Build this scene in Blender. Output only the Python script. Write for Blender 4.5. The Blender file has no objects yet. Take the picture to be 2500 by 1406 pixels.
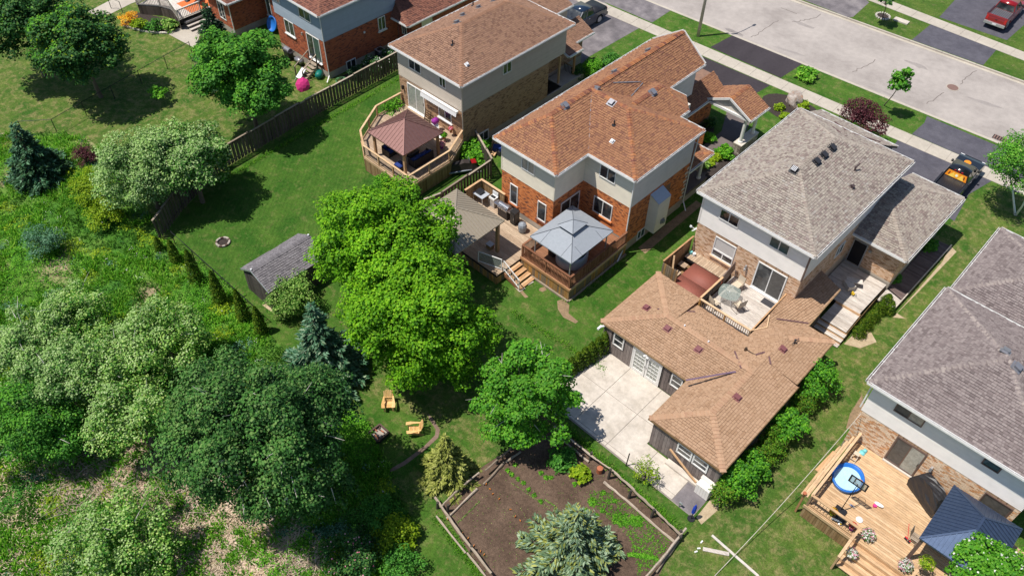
import bpy, bmesh, math, random
import numpy as np
from mathutils import Vector, Matrix
random.seed(11); rng = np.random.default_rng(11)
R = math.radians
D = bpy.data
sc = bpy.context.scene
COL = sc.collection

# ------------------------------------------------------------------ camera
def _rot(rx, ry, rz):
    c, s = math.cos, math.sin
    X = np.array([[1,0,0],[0,c(rx),-s(rx)],[0,s(rx),c(rx)]])
    Y = np.array([[c(ry),0,s(ry)],[0,1,0],[-s(ry),0,c(ry)]])
    Z = np.array([[c(rz),-s(rz),0],[s(rz),c(rz),0],[0,0,1]])
    return Z @ Y @ X
CM = _rot(2.5402, .4758, .61790)
CF, CH = 2019.4, 39.0
cam = D.cameras.new('camera'); camo = D.objects.new('camera', cam); COL.objects.link(camo)
cam.sensor_fit = 'HORIZONTAL'; cam.sensor_width = 36; cam.lens = 36*CF/2500
cam.clip_start = .5; cam.clip_end = 2000
camo.matrix_world = Matrix(((CM[0][0], -CM[1][0], -CM[2][0], 0), (CM[0][1], -CM[1][1], -CM[2][1], 0), (CM[0][2], -CM[1][2], -CM[2][2], CH), (0,0,0,1)))
sc.camera = camo
CLOC = Vector((0, 0, CH))
def P(px, py, z=0.0):
    """point of the place at height z seen at a given spot of the survey photograph"""
    d = CM.T @ np.array([(px-1250)/CF, (py-703)/CF, 1.0])
    t = (z-CH)/d[2]
    return Vector((d[0]*t, d[1]*t, z))
def mpp(v):
    return float((CM @ np.array([v[0], v[1], v[2]-CH]))[2])/CF

# ------------------------------------------------------------------ light
SAZ, SEL = 56.0, 67.0          # direction the shadows fall (from +X), sun height
world = D.worlds.new('World'); sc.world = world; world.use_nodes = True
wn = world.node_tree; bg = wn.nodes['Background']
sky = wn.nodes.new('ShaderNodeTexSky'); sky.sky_type = 'NISHITA'; sky.sun_disc = False
sdir = Vector((-math.cos(R(SAZ))*math.cos(R(SEL)), -math.sin(R(SAZ))*math.cos(R(SEL)), math.sin(R(SEL))))
sky.sun_elevation = R(SEL); sky.sun_rotation = math.atan2(sdir.x, sdir.y)
sky.altitude = 300; sky.air_density = 1.0; sky.dust_density = .6
wn.links.new(sky.outputs[0], bg.inputs[0]); bg.inputs[1].default_value = 0.1
sun = D.lights.new('sun', 'SUN'); suno = D.objects.new('sun', sun); COL.objects.link(suno)
sun.energy = 5.0; sun.angle = R(.53); sun.color = (1, .95, .87)
suno.rotation_euler = sdir.to_track_quat('Z', 'Y').to_euler()
suno.location = (-20, 30, 60)
sc.view_settings.view_transform = 'Standard'; sc.view_settings.look = 'None'
sc.view_settings.exposure = 0.08; sc.view_settings.gamma = 1.0
sc.view_settings.use_curve_mapping = False

# ------------------------------------------------------------------ materials
MATS = {}
def ramp(nt, fac, cols, pos=None, interp='LINEAR'):
    r = nt.nodes.new('ShaderNodeValToRGB'); cr = r.color_ramp; cr.interpolation = interp
    n = len(cols)
    while len(cr.elements) < n: cr.elements.new(.5)
    for i, c in enumerate(cols):
        cr.elements[i].position = pos[i] if pos else (i/(n-1) if n > 1 else 0)
        cr.elements[i].color = (*c, 1)
    nt.links.new(fac, r.inputs[0]); return r.outputs[0]
def math_(nt, op, a, b=None):
    m = nt.nodes.new('ShaderNodeMath'); m.operation = op
    for i, v in enumerate((a, b)):
        if v is None: continue
        if isinstance(v, (int, float)): m.inputs[i].default_value = v
        else: nt.links.new(v, m.inputs[i])
    return m.outputs[0]
def mixc(nt, mode, fac, a, b):
    m = nt.nodes.new('ShaderNodeMix'); m.data_type = 'RGBA'; m.blend_type = mode
    for k, v in ((0, fac), (6, a), (7, b)):
        if isinstance(v, (int, float)): m.inputs[k].default_value = v
        elif isinstance(v, tuple): m.inputs[k].default_value = (*v, 1)
        else: nt.links.new(v, m.inputs[k])
    return m.outputs[2]
def noise(nt, scale, detail=3, rough=.55, stretch=None, dist=0.0):
    g = nt.nodes.new('ShaderNodeNewGeometry'); v = g.outputs['Position']
    if stretch:
        mp = nt.nodes.new('ShaderNodeMapping'); mp.inputs['Scale'].default_value = stretch
        nt.links.new(v, mp.inputs[0]); v = mp.outputs[0]
    n = nt.nodes.new('ShaderNodeTexNoise'); n.inputs['Scale'].default_value = scale
    n.inputs['Detail'].default_value = detail; n.inputs['Roughness'].default_value = rough
    n.inputs['Distortion'].default_value = dist
    nt.links.new(v, n.inputs['Vector']); return n.outputs['Fac']
def rnd(nt):
    g = nt.nodes.new('ShaderNodeNewGeometry'); o = nt.nodes.new('ShaderNodeObjectInfo')
    return math_(nt, 'FRACT', math_(nt, 'ADD', g.outputs['Random Per Island'], math_(nt, 'MULTIPLY', o.outputs['Random'], 7.31)))
def new_mat(name):
    m = D.materials.new(name); m.use_nodes = True; nt = m.node_tree
    return m, nt, nt.nodes['Principled BSDF']
def bump(nt, bs, h, strength, dist=.01):
    b = nt.nodes.new('ShaderNodeBump'); b.inputs['Strength'].default_value = strength; b.inputs['Distance'].default_value = dist
    nt.links.new(h, b.inputs['Height']); nt.links.new(b.outputs[0], bs.inputs['Normal'])
def M_var(name, cols, nz=(8, .25), rough=.8, bmp=None, stretch=None, spec=.3, metal=0, pos=None, detail=3, big=None):
    """colour differs from piece to piece, with noise over it"""
    m, nt, bs = new_mat(name)
    c = ramp(nt, rnd(nt), cols, pos)
    if nz:
        n = noise(nt, nz[0], detail, .6, stretch)
        k = ramp(nt, n, [(1-nz[1]*1.6,)*3, (1,)*3, (1+nz[1]*1.2,)*3], [.25, .5, .75])
        c = mixc(nt, 'MULTIPLY', 1.0, c, k)
    if big:
        n2 = noise(nt, big[0], 3, .6)
        c = mixc(nt, 'MULTIPLY', 1.0, c, ramp(nt, n2, [(1-big[1],)*3, (1+big[1]*.6,)*3], [.3, .7]))
    nt.links.new(c, bs.inputs['Base Color']); bs.inputs['Roughness'].default_value = rough
    bs.inputs['Specular IOR Level'].default_value = spec; bs.inputs['Metallic'].default_value = metal
    if bmp: bump(nt, bs, noise(nt, bmp[0], 3, .6, stretch), bmp[1])
    MATS[name] = m; return m
def M_noise(name, cols, scale, pos=None, detail=5, rough=.85, fine=None, bmp=None, stretch=None, spec=.25, mid=None, dist=0.0):
    """surface with patches: broad noise through a ramp, finer noise multiplied"""
    m, nt, bs = new_mat(name)
    c = ramp(nt, noise(nt, scale, detail, .6, stretch, dist), cols, pos or [.3+.4*i/(len(cols)-1) for i in range(len(cols))])
    for f in (fine, mid):
        if f:
            n = noise(nt, f[0], 4, .7)
            c = mixc(nt, 'MULTIPLY', 1.0, c, ramp(nt, n, [(1-f[1],)*3, (1,)*3, (1+f[1],)*3], [.3, .5, .7]))
    nt.links.new(c, bs.inputs['Base Color']); bs.inputs['Roughness'].default_value = rough
    bs.inputs['Specular IOR Level'].default_value = spec
    if bmp: bump(nt, bs, noise(nt, bmp[0], 4, .7), bmp[1], .03)
    MATS[name] = m; return m
def M_plain(name, col, rough=.5, metal=0, spec=.5, nz=.08, coat=0):
    m, nt, bs = new_mat(name)
    n = noise(nt, 6, 4, .6)
    c = mixc(nt, 'MULTIPLY', 1.0, col, ramp(nt, n, [(1-nz,)*3, (1+nz*.5,)*3], [.3, .7]))
    nt.links.new(c, bs.inputs['Base Color']); bs.inputs['Roughness'].default_value = rough
    bs.inputs['Metallic'].default_value = metal; bs.inputs['Specular IOR Level'].default_value = spec
    bs.inputs['Coat Weight'].default_value = coat
    MATS[name] = m; return m
def M_cap(name, cols): return M_var(name, cols, (30,.12), .95)
def M_clear(name, col, t):
    m, nt, bs = new_mat(name); bs.inputs['Base Color'].default_value = (*col, 1); bs.inputs['Roughness'].default_value = .05
    tr = nt.nodes.new('ShaderNodeBsdfTransparent'); mx = nt.nodes.new('ShaderNodeMixShader'); mx.inputs[0].default_value = t
    nt.links.new(bs.outputs[0], mx.inputs[1]); nt.links.new(tr.outputs[0], mx.inputs[2]); nt.links.new(mx.outputs[0], nt.nodes['Material Output'].inputs[0])
    MATS[name] = m; return m
def M_leaf(name, cols, trans=.25, nzs=.35, rough=.55, pos=None):
    m, nt, bs = new_mat(name)
    c = ramp(nt, rnd(nt), cols, pos)
    n = noise(nt, nzs, 2, .5)
    c = mixc(nt, 'MULTIPLY', 1.0, c, ramp(nt, n, [(.78, .8, .8), (1.15, 1.12, 1.05)], [.32, .68]))
    nt.links.new(c, bs.inputs['Base Color']); bs.inputs['Roughness'].default_value = rough
    bs.inputs['Specular IOR Level'].default_value = .14
    tr = nt.nodes.new('ShaderNodeBsdfTranslucent'); nt.links.new(mixc(nt, 'MULTIPLY', 1.0, c, (1.25, 1.3, .6)), tr.inputs[0])
    mx = nt.nodes.new('ShaderNodeMixShader'); mx.inputs[0].default_value = trans
    out = nt.nodes['Material Output']
    nt.links.new(bs.outputs[0], mx.inputs[1]); nt.links.new(tr.outputs[0], mx.inputs[2]); nt.links.new(mx.outputs[0], out.inputs[0])
    MATS[name] = m; return m
def M_lawn(name, a, b, straw, stripe=None, strawamt=.5, fine=.35):
    m, nt, bs = new_mat(name)
    c = ramp(nt, noise(nt, .55, 6, .65), [a, b], [.35, .65])
    c2 = ramp(nt, noise(nt, 1.7, 9, .78, None, .2), [(0,)*3, (1,)*3], [.64-.2*strawamt, .8-.12*strawamt])
    c = mixc(nt, 'MIX', c2, c, straw)
    if stripe:
        g = nt.nodes.new('ShaderNodeNewGeometry'); mp = nt.nodes.new('ShaderNodeMapping')
        mp.inputs['Rotation'].default_value = (0, 0, stripe[0]); nt.links.new(g.outputs['Position'], mp.inputs[0])
        w = nt.nodes.new('ShaderNodeTexWave'); w.inputs['Scale'].default_value = stripe[1]; w.inputs['Distortion'].default_value = 1.2
        w.inputs['Detail'].default_value = 3; w.inputs['Detail Scale'].default_value = .6
        nt.links.new(mp.outputs[0], w.inputs[0])
        c = mixc(nt, 'MULTIPLY', 1.0, c, ramp(nt, w.outputs['Fac'], [(1-stripe[2],)*3, (1+stripe[2],)*3], [.1, .9]))
    for s, k in ((3.2, .16), (9, .26), (28, fine), (90, fine*.8)):
        c = mixc(nt, 'MULTIPLY', 1.0, c, ramp(nt, noise(nt, s, 3, .7), [(1-k,)*3, (1,)*3, (1+k,)*3], [.3, .5, .7]))
    nt.links.new(c, bs.inputs['Base Color']); bs.inputs['Roughness'].default_value = .9
    bs.inputs['Specular IOR Level'].default_value = .12
    bump(nt, bs, noise(nt, 40, 4, .8), .9, .05)
    MATS[name] = m; return m

# lawns and soils
M_lawn('lawn_lush', (.032,.102,.011), (.074,.15,.021), (.17,.18,.06), (R(-40), 1.1, .06), .6, .5)
M_lawn('lawn_back', (.034,.11,.011), (.085,.165,.024), (.21,.19,.075), None, .7, .5)
M_lawn('lawn_dry', (.04,.112,.014), (.11,.168,.03), (.3,.245,.11), None, .85, .5)
M_lawn('lawn_front', (.042,.108,.014), (.1,.155,.028), (.2,.18,.08), None, .6, .45)
M_noise('meadow', [(.025,.08,.008), (.06,.17,.014), (.11,.2,.03), (.3,.24,.14), (.45,.35,.25)], .22, [.3,.45,.56,.64,.75], 7, fine=(20,.45), mid=(3,.4), bmp=(14,.9))
M_noise('thatch', [(.1,.12,.04), (.4,.3,.21), (.6,.47,.37)], .5, [.3,.45,.62], 7, fine=(22,.5), mid=(5,.35), bmp=(14,.9), stretch=(1,1.6,1))
M_noise('soil', [(.07,.044,.03), (.105,.068,.047), (.15,.1,.07)], .6, None, 7, fine=(26,.5), mid=(5,.3), bmp=(18,.8))
M_noise('mulch', [(.035,.027,.024), (.06,.045,.04)], 6, None, 6, fine=(50,.5), bmp=(30,1))
M_noise('dirt', [(.2,.14,.085), (.32,.22,.13)], 3, None, 6, fine=(30,.35), bmp=(20,.6))
M_noise('path_dirt', [(.17,.11,.085), (.26,.18,.14)], 3, None, 6, fine=(30,.3), bmp=(20,.5))
M_noise('straw_dry', [(.36,.27,.17), (.5,.4,.27)], 3, None, 6, fine=(40,.3), bmp=(20,.5))
M_noise('asphalt_old', [(.12,.108,.115), (.19,.17,.177), (.3,.27,.265)], .8, [.35,.55,.78], 6, fine=(60,.3), mid=(.3,.15), bmp=(60,.3))
M_noise('asphalt_new', [(.038,.031,.036), (.055,.046,.052)], .6, None, 6, fine=(60,.35), mid=(4,.1), bmp=(60,.3), stretch=(1,.3,1))
M_noise('asphalt_blue', [(.075,.072,.09), (.11,.105,.125)], .6, None, 6, fine=(60,.35), mid=(2,.15), bmp=(60,.3))
M_noise('road_surface', [(.3,.265,.245), (.37,.33,.305), (.42,.375,.345)], .25, None, 6, fine=(45,.12), mid=(2,.06), bmp=(60,.2))
M_noise('asphalt_light', [(.27,.24,.225), (.34,.305,.285)], 1.2, None, 6, fine=(45,.2))
M_noise('road_stain', [(.2,.175,.165), (.3,.27,.255)], 3, None, 6, fine=(30,.3))
M_noise('road_crack', [(.13,.11,.1), (.2,.17,.155)], 8)
M_plain('siding_lap_shade', (.26,.24,.22), .8)  # dark backing colour, paints the shadow line under each siding board
M_noise('concrete_walk', [(.4,.355,.3), (.5,.45,.38)], .5, None, 6, fine=(30,.12), mid=(3,.08), bmp=(40,.15))
M_noise('concrete_pale', [(.42,.37,.31), (.55,.49,.425), (.62,.56,.49)], .9, [.25,.5,.75], 7, fine=(25,.08), mid=(3,.14), bmp=(30,.08))
M_noise('concrete_grey', [(.33,.29,.25), (.45,.4,.34)], 1.2, None, 6, fine=(30,.15), bmp=(40,.15))
M_noise('stamped', [(.12,.1,.095), (.17,.14,.13)], 1, None, 6, fine=(30,.2))
M_noise('joint', [(.22,.19,.17), (.3,.26,.23)], 4)
# walls
M_noise('mortar', [(.42,.35,.28), (.5,.43,.35)], 3, None, 5, fine=(40,.1))
M_noise('mortar_red', [(.2,.12,.09), (.28,.17,.12)], 3, None, 5, fine=(40,.1))
M_var('brick_orange', [(.22,.07,.035), (.6,.19,.06), (.68,.235,.08), (.72,.27,.1), (.48,.15,.055), (.13,.06,.05)], (30,.15), bmp=(60,.3), pos=[0,.15,.4,.65,.85,1])
M_var('brick_red', [(.16,.05,.035), (.38,.1,.05), (.47,.14,.065), (.4,.11,.05), (.12,.05,.04)], (30,.15), bmp=(60,.3), pos=[0,.15,.5,.85,1])
M_var('brick_tan', [(.32,.16,.08), (.62,.4,.25), (.72,.5,.34), (.76,.57,.42), (.58,.33,.18), (.38,.21,.12)], (30,.15), bmp=(60,.3), pos=[0,.12,.4,.65,.88,1])
M_var('brick_brown', [(.2,.11,.07), (.42,.26,.15), (.52,.33,.2), (.46,.28,.165), (.24,.13,.08)], (30,.15), bmp=(60,.3), pos=[0,.15,.5,.85,1])
M_var('brick_light', [(.45,.2,.085), (.74,.54,.37), (.82,.66,.5), (.78,.58,.41), (.72,.38,.18), (.5,.22,.09)], (30,.12), bmp=(60,.3), pos=[0,.2,.45,.65,.85,1])
M_var('siding_cream', [(.76,.69,.56), (.79,.72,.59)], (2,.04), .55, stretch=(1,1,1))
M_var('siding_beige', [(.58,.5,.41), (.61,.53,.44)], (2,.04), .55)
M_var('siding_white', [(.84,.79,.74), (.87,.82,.77)], (2,.04), .55)
M_var('siding_blue', [(.34,.4,.47), (.37,.43,.5)], (2,.04), .55)
M_var('siding_greige', [(.7,.65,.58), (.73,.68,.61)], (2,.04), .55)
M_plain('white_trim', (.82,.81,.79), .4, nz=.1); M_plain('gutter_inner', (.12,.1,.09), .8)
M_plain('brown_trim', (.14,.09,.075), .5); M_plain('soffit', (.62,.58,.52), .6)
M_plain('alu', (.55,.56,.58), .35, .6); M_plain('steel', (.5,.5,.52), .25, .9)
M_plain('vent_metal', (.3,.3,.33), .4, .5); M_plain('vent_black', (.03,.03,.035), .4); M_plain('vent_brown', (.075,.05,.05), .5)
M_plain('vent_white', (.7,.7,.72), .4); M_plain('vent_red', (.2,.07,.075), .55); M_plain('flashing', (.17,.09,.09), .5, .2); M_plain('flash_mauve', (.2,.13,.19), .5, .2)
M_noise('glass', [(.015,.018,.022), (.05,.055,.06), (.17,.18,.175)], 1.3, [.35,.55,.75], 2, rough=.04, spec=.9); M_plain('glass_green', (.06,.11,.11), .08, 0, .9, .3)
M_plain('glass_curtain', (.34,.36,.33), .12, 0, .8, .3); M_plain('blind', (.6,.58,.55), .5)
M_plain('screen', (.1,.095,.09), .5, nz=.3); M_plain('dark_inside', (.012,.01,.012), .9)
M_clear('patio_glass', (.3,.36,.33), .6); M_plain('black_metal', (.018,.018,.02), .45); M_plain('bronze', (.09,.06,.04), .45, .3)
M_plain('black_plastic', (.02,.02,.024), .4); M_plain('rubber', (.02,.02,.02), .8)
# roofs
M_var('shingle_orange', [(.2,.092,.062), (.27,.128,.074), (.305,.148,.081), (.325,.16,.086), (.345,.172,.092), (.285,.135,.076), (.235,.108,.07)], (45,.12), .95, (60,.3), pos=[0,.12,.3,.5,.72,.9,1], big=(.3,.08))
M_var('shingle_brown', [(.17,.095,.065), (.24,.135,.09), (.28,.16,.105), (.3,.175,.118), (.25,.14,.095), (.19,.11,.08)], (45,.12), .95, (60,.3), pos=[0,.12,.35,.7,.9,1], big=(.3,.06))
M_var('shingle_grey', [(.19,.145,.13), (.27,.225,.195), (.33,.285,.24), (.37,.325,.275), (.31,.265,.23), (.25,.19,.17), (.35,.32,.285)], (45,.12), .95, (60,.3), pos=[0,.14,.35,.55,.74,.88,1], big=(.3,.06))
M_var('shingle_mauve', [(.145,.115,.112), (.2,.163,.158), (.235,.195,.187), (.265,.222,.212), (.22,.18,.173), (.17,.135,.132)], (45,.12), .95, (60,.3), pos=[0,.14,.4,.66,.88,1], big=(.3,.06))
M_var('shingle_tan', [(.33,.2,.12), (.37,.232,.143), (.395,.25,.157), (.42,.27,.172), (.38,.237,.147), (.345,.213,.13)], (45,.08), .95, (60,.3), pos=[0,.14,.4,.66,.88,1], big=(.3,.06))
M_var('shingle_red', [(.12,.055,.045), (.2,.085,.06), (.25,.11,.075), (.22,.09,.065)], (45,.12), .95, (60,.3))
M_var('shingle_slate', [(.13,.12,.13), (.18,.165,.175), (.21,.195,.205), (.17,.155,.165)], (45,.1), .95, (60,.3), big=(.6,.12))
for n_, c_ in (('orange',((.16,.06,.05),(.3,.12,.06),(.42,.18,.075),(.2,.08,.06))), ('brown',((.26,.14,.09),(.32,.175,.11),(.28,.15,.095))), ('grey',((.33,.28,.24),(.38,.33,.28),(.3,.25,.21))), ('mauve',((.28,.235,.215),(.33,.28,.255),(.23,.19,.18))), ('tan',((.41,.25,.155),(.46,.29,.185),(.38,.22,.14))), ('red',((.22,.1,.07),(.27,.12,.08))), ('slate',((.13,.12,.13),(.2,.185,.195)))): M_var('cap_'+n_, list(c_), (30,.12), .95)
for n_, c_ in (('orange',(.07,.03,.025)), ('brown',(.09,.055,.04)), ('grey',(.12,.095,.085)), ('mauve',(.09,.07,.068)), ('tan',(.2,.11,.07)), ('red',(.07,.03,.025)), ('slate',(.07,.065,.07))):
    M_plain('underlay_'+n_, c_, .95)
M_plain('metal_brown', (.24,.125,.11), .42, .5, .5, .12); M_plain('metal_tan', (.33,.28,.215), .5, .1, .4, .08)
M_plain('metal_navy', (.075,.11,.19), .4, .6, .5, .15); M_plain('canvas_grey', (.3,.325,.36), .7, 0, .3, .08); M_plain('canvas_edge', (.1,.11,.13), .7)
# wood
W = dict(nz=(14,.22), rough=.75, bmp=(30,.3))
def wood(name, cols, ax):
    st = {'x': (.18,1,1), 'y': (1,.18,1), 'z': (1,1,.18)}[ax]
    M_var(name, cols, (16,.2), .78, (30,.25), st, detail=4, big=(1.2,.12))
for ax in 'xyz':
    wood('cedar_new_'+ax, [(.5,.315,.17), (.61,.41,.24), (.66,.46,.28), (.54,.35,.19)], ax)
    wood('cedar_warm_'+ax, [(.4,.21,.1), (.55,.33,.17), (.62,.4,.23), (.48,.27,.13)], ax)
    wood('pt_brown_'+ax, [(.2,.12,.055), (.3,.19,.09), (.36,.24,.13), (.26,.15,.07)], ax)
    wood('deck_pale_'+ax, [(.45,.39,.34), (.57,.51,.455), (.62,.565,.51), (.51,.45,.4)], ax)
    wood('deck_mid_'+ax, [(.36,.26,.18), (.45,.33,.23), (.5,.38,.27), (.4,.29,.2)], ax)
    wood('fence_grey_'+ax, [(.07,.055,.045), (.11,.087,.07), (.15,.122,.1), (.09,.07,.057)], ax)
    wood('deck_old_'+ax, [(.12,.085,.08), (.17,.125,.115), (.2,.15,.14)], ax)
    wood('log_'+ax, [(.24,.185,.14), (.36,.29,.22), (.44,.36,.29)], ax)
    wood('red_stain_'+ax, [(.2,.085,.045), (.28,.13,.07), (.33,.16,.09)], ax)
wood('fence_stripe_z', [(.16,.13,.1), (.36,.19,.06), (.5,.27,.08), (.2,.15,.1), (.25,.19,.13)], 'z')
wood('barn_z', [(.13,.105,.1), (.2,.165,.155), (.26,.22,.205)], 'z')
wood('shed_board_z', [(.06,.05,.048), (.09,.075,.07), (.11,.095,.085)], 'z')
wood('adirondack', [(.62,.36,.13), (.72,.45,.18), (.78,.52,.24)], 'z')
# colours of small things
for n_, c_, r_ in (('blue_cushion',(.01,.035,.2),.8), ('navy',(.02,.04,.1),.6), ('wicker',(.035,.025,.022),.7), ('pool_blue',(.02,.16,.55),.4), ('pool_water',(.45,.68,.8),.08),
                   ('spa_cover_red',(.27,.085,.06),.7), ('spa_shell',(.42,.45,.5),.5), ('spa_cover_dark',(.02,.035,.04),.6), ('pink',(.75,.04,.25),.7), ('red_soft',(.6,.03,.04),.7),
                   ('red_paint',(.28,.008,.012),.25), ('black_paint',(.01,.011,.014),.15), ('blue_paint',(.015,.03,.06),.15), ('orange_decal',(.85,.28,.02),.3), ('yellow_decal',(.9,.6,.1),.3),
                   ('tail_red',(.5,.01,.01),.2), ('lime',(.45,.7,.03),.7), ('yellow',(.75,.5,.03),.6), ('teal',(.0,.16,.13),.5), ('rug_orange',(.65,.16,.04),.9), ('purple',(.3,.02,.3),.7),
                   ('tarp',(.02,.02,.024),.45), ('tan_sling',(.6,.5,.38),.8), ('mat_dark',(.05,.048,.055),.95), ('blue_umbrella',(.01,.05,.45),.7), ('white_soft',(.8,.8,.8),.6),
                   ('silver_cover',(.25,.28,.32),.5), ('stone_white',(.6,.55,.48),.8), ('terracotta',(.42,.13,.06),.7), ('bark',(.16,.12,.09),.9), ('bark_pale',(.55,.52,.46),.8),
                   ('bark_dark',(.06,.05,.04),.9), ('hose',(.1,.3,.12),.5), ('rust',(.1,.06,.045),.8), ('manhole',(.2,.12,.1),.8), ('lampwood',(.5,.42,.35),.8), ('lilac',(.4,.3,.55),.7), ('aqua',(.2,.6,.62),.6), ('orange_soft',(.8,.25,.03),.6)):
    M_plain(n_, c_, r_, coat=(.6 if 'paint' in n_ else 0), metal=(0))
M_var('stone_mix', [(.16,.13,.11), (.3,.25,.2), (.45,.4,.34), (.2,.17,.15)], (8,.2), .9, (20,.5))
M_noise('boulder', [(.4,.2,.1), (.32,.27,.24), (.5,.44,.4)], 2.2, None, 7, fine=(20,.3), bmp=(8,.6))
# foliage
M_leaf('leaf_maple', [(.03,.11,.006), (.07,.22,.008), (.12,.32,.012), (.19,.4,.02)], .3, nzs=.5)
M_leaf('leaf_dark', [(.012,.055,.014), (.028,.105,.026), (.05,.16,.035), (.11,.2,.04)], .15)
M_leaf('leaf_green', [(.02,.1,.014), (.045,.18,.022), (.08,.26,.03), (.13,.33,.05)], .25)
M_leaf('leaf_poplar', [(.012,.05,.012), (.024,.09,.018), (.045,.14,.028), (.12,.2,.065)], .15, pos=[0,.4,.75,1])
M_leaf('leaf_silver', [(.03,.1,.02), (.1,.22,.05), (.22,.37,.12), (.44,.56,.28)], .2)
M_leaf('leaf_sage', [(.03,.11,.012), (.1,.25,.03), (.23,.41,.07), (.44,.57,.18)], .2)
M_leaf('leaf_lime', [(.07,.15,.006), (.16,.28,.01), (.27,.4,.015), (.36,.48,.03)], .25)
M_leaf('sunlit_maple', [(.1,.3,.008), (.16,.39,.012), (.27,.5,.025)], .3)  # brighter leaf copies from here: sun highlight put into the colour
M_leaf('sunlit_green', [(.055,.23,.018), (.1,.31,.025), (.17,.39,.04)], .25)
M_leaf('sunlit_poplar', [(.045,.15,.028), (.08,.21,.04), (.18,.29,.09)], .2)
M_leaf('sunlit_pale', [(.17,.34,.075), (.28,.44,.13), (.45,.57,.28)], .2)  # painted highlight of silver and sage leaves, also their flowering
M_leaf('leaf_bright', [(.03,.14,.008), (.07,.26,.012), (.13,.38,.02), (.22,.48,.04)], .28)
M_leaf('leaf_purple', [(.03,.008,.012), (.06,.012,.022), (.11,.03,.04), (.14,.05,.06)], .15)
M_leaf('leaf_fir', [(.014,.05,.02), (.025,.07,.028), (.05,.1,.04)], .08)
M_leaf('leaf_bluespruce', [(.045,.085,.04), (.11,.185,.1), (.2,.3,.175), (.36,.46,.31)], .06)
M_leaf('leaf_spruce_mid', [(.018,.07,.03), (.04,.13,.062), (.09,.21,.115), (.18,.33,.21)], .06)
M_leaf('leaf_goldspruce', [(.09,.12,.02), (.2,.23,.045), (.3,.33,.075), (.4,.42,.13)], .1)
M_leaf('leaf_cedar', [(.02,.055,.005), (.05,.12,.008), (.1,.18,.012), (.18,.24,.02)], .08)
M_leaf('grass_blade', [(.04,.16,.01), (.09,.3,.018), (.16,.4,.03), (.28,.48,.06)], .25)
M_leaf('grass_dark', [(.02,.08,.01), (.045,.15,.015), (.09,.22,.02)], .2)
M_leaf('straw', [(.42,.3,.21), (.58,.46,.35), (.7,.58,.47)], .1)
M_leaf('petal_white', [(.75,.72,.72), (.85,.85,.8)], .2)
M_leaf('petal_pink', [(.7,.15,.3), (.85,.5,.6)], .2)
M_leaf('petal_red', [(.7,.05,.02), (.8,.15,.05)], .2)
M_leaf('petal_yellow', [(.8,.55,.03), (.8,.3,.03)], .2)

# ------------------------------------------------------------------ object helpers
def props(o, label=None, cat=None, group=None, kind=None):
    if label: o['label'] = label
    if cat: o['category'] = cat
    if group: o['group'] = group
    if kind: o['kind'] = kind
    return o
INV = {}
def link(o, parent):
    COL.objects.link(o)
    if parent is not None:
        o.parent = parent
        inv = INV.get(parent.name)
        if inv is not None: o.matrix_parent_inverse = inv
    return o
def thing(name, label, cat, loc=(0,0,0), group=None, local=False):
    """local=True: build the parts round the origin, then call place()"""
    o = D.objects.new(name, None); COL.objects.link(o); o.empty_display_size = .3
    props(o, label, cat, group)
    if not local:
        o.location = loc; INV[o.name] = Matrix.Translation(-Vector(loc))
    return o
def place(o, loc, rz=0):
    o.location = loc; o.rotation_euler = (0, 0, rz); return o
def copy_tree(o, loc=None, rz=0, label=None, parent=None):
    c = o.copy(); COL.objects.link(c)
    if parent is not None: c.parent = parent
    if loc is not None: place(c, loc, rz)
    if label: c['label'] = label
    for ch in list(o.children): copy_tree(ch, parent=c)
    return c
def rotz(a): return Matrix.Rotation(a, 3, 'Z')
I3 = Matrix.Identity(3)
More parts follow.
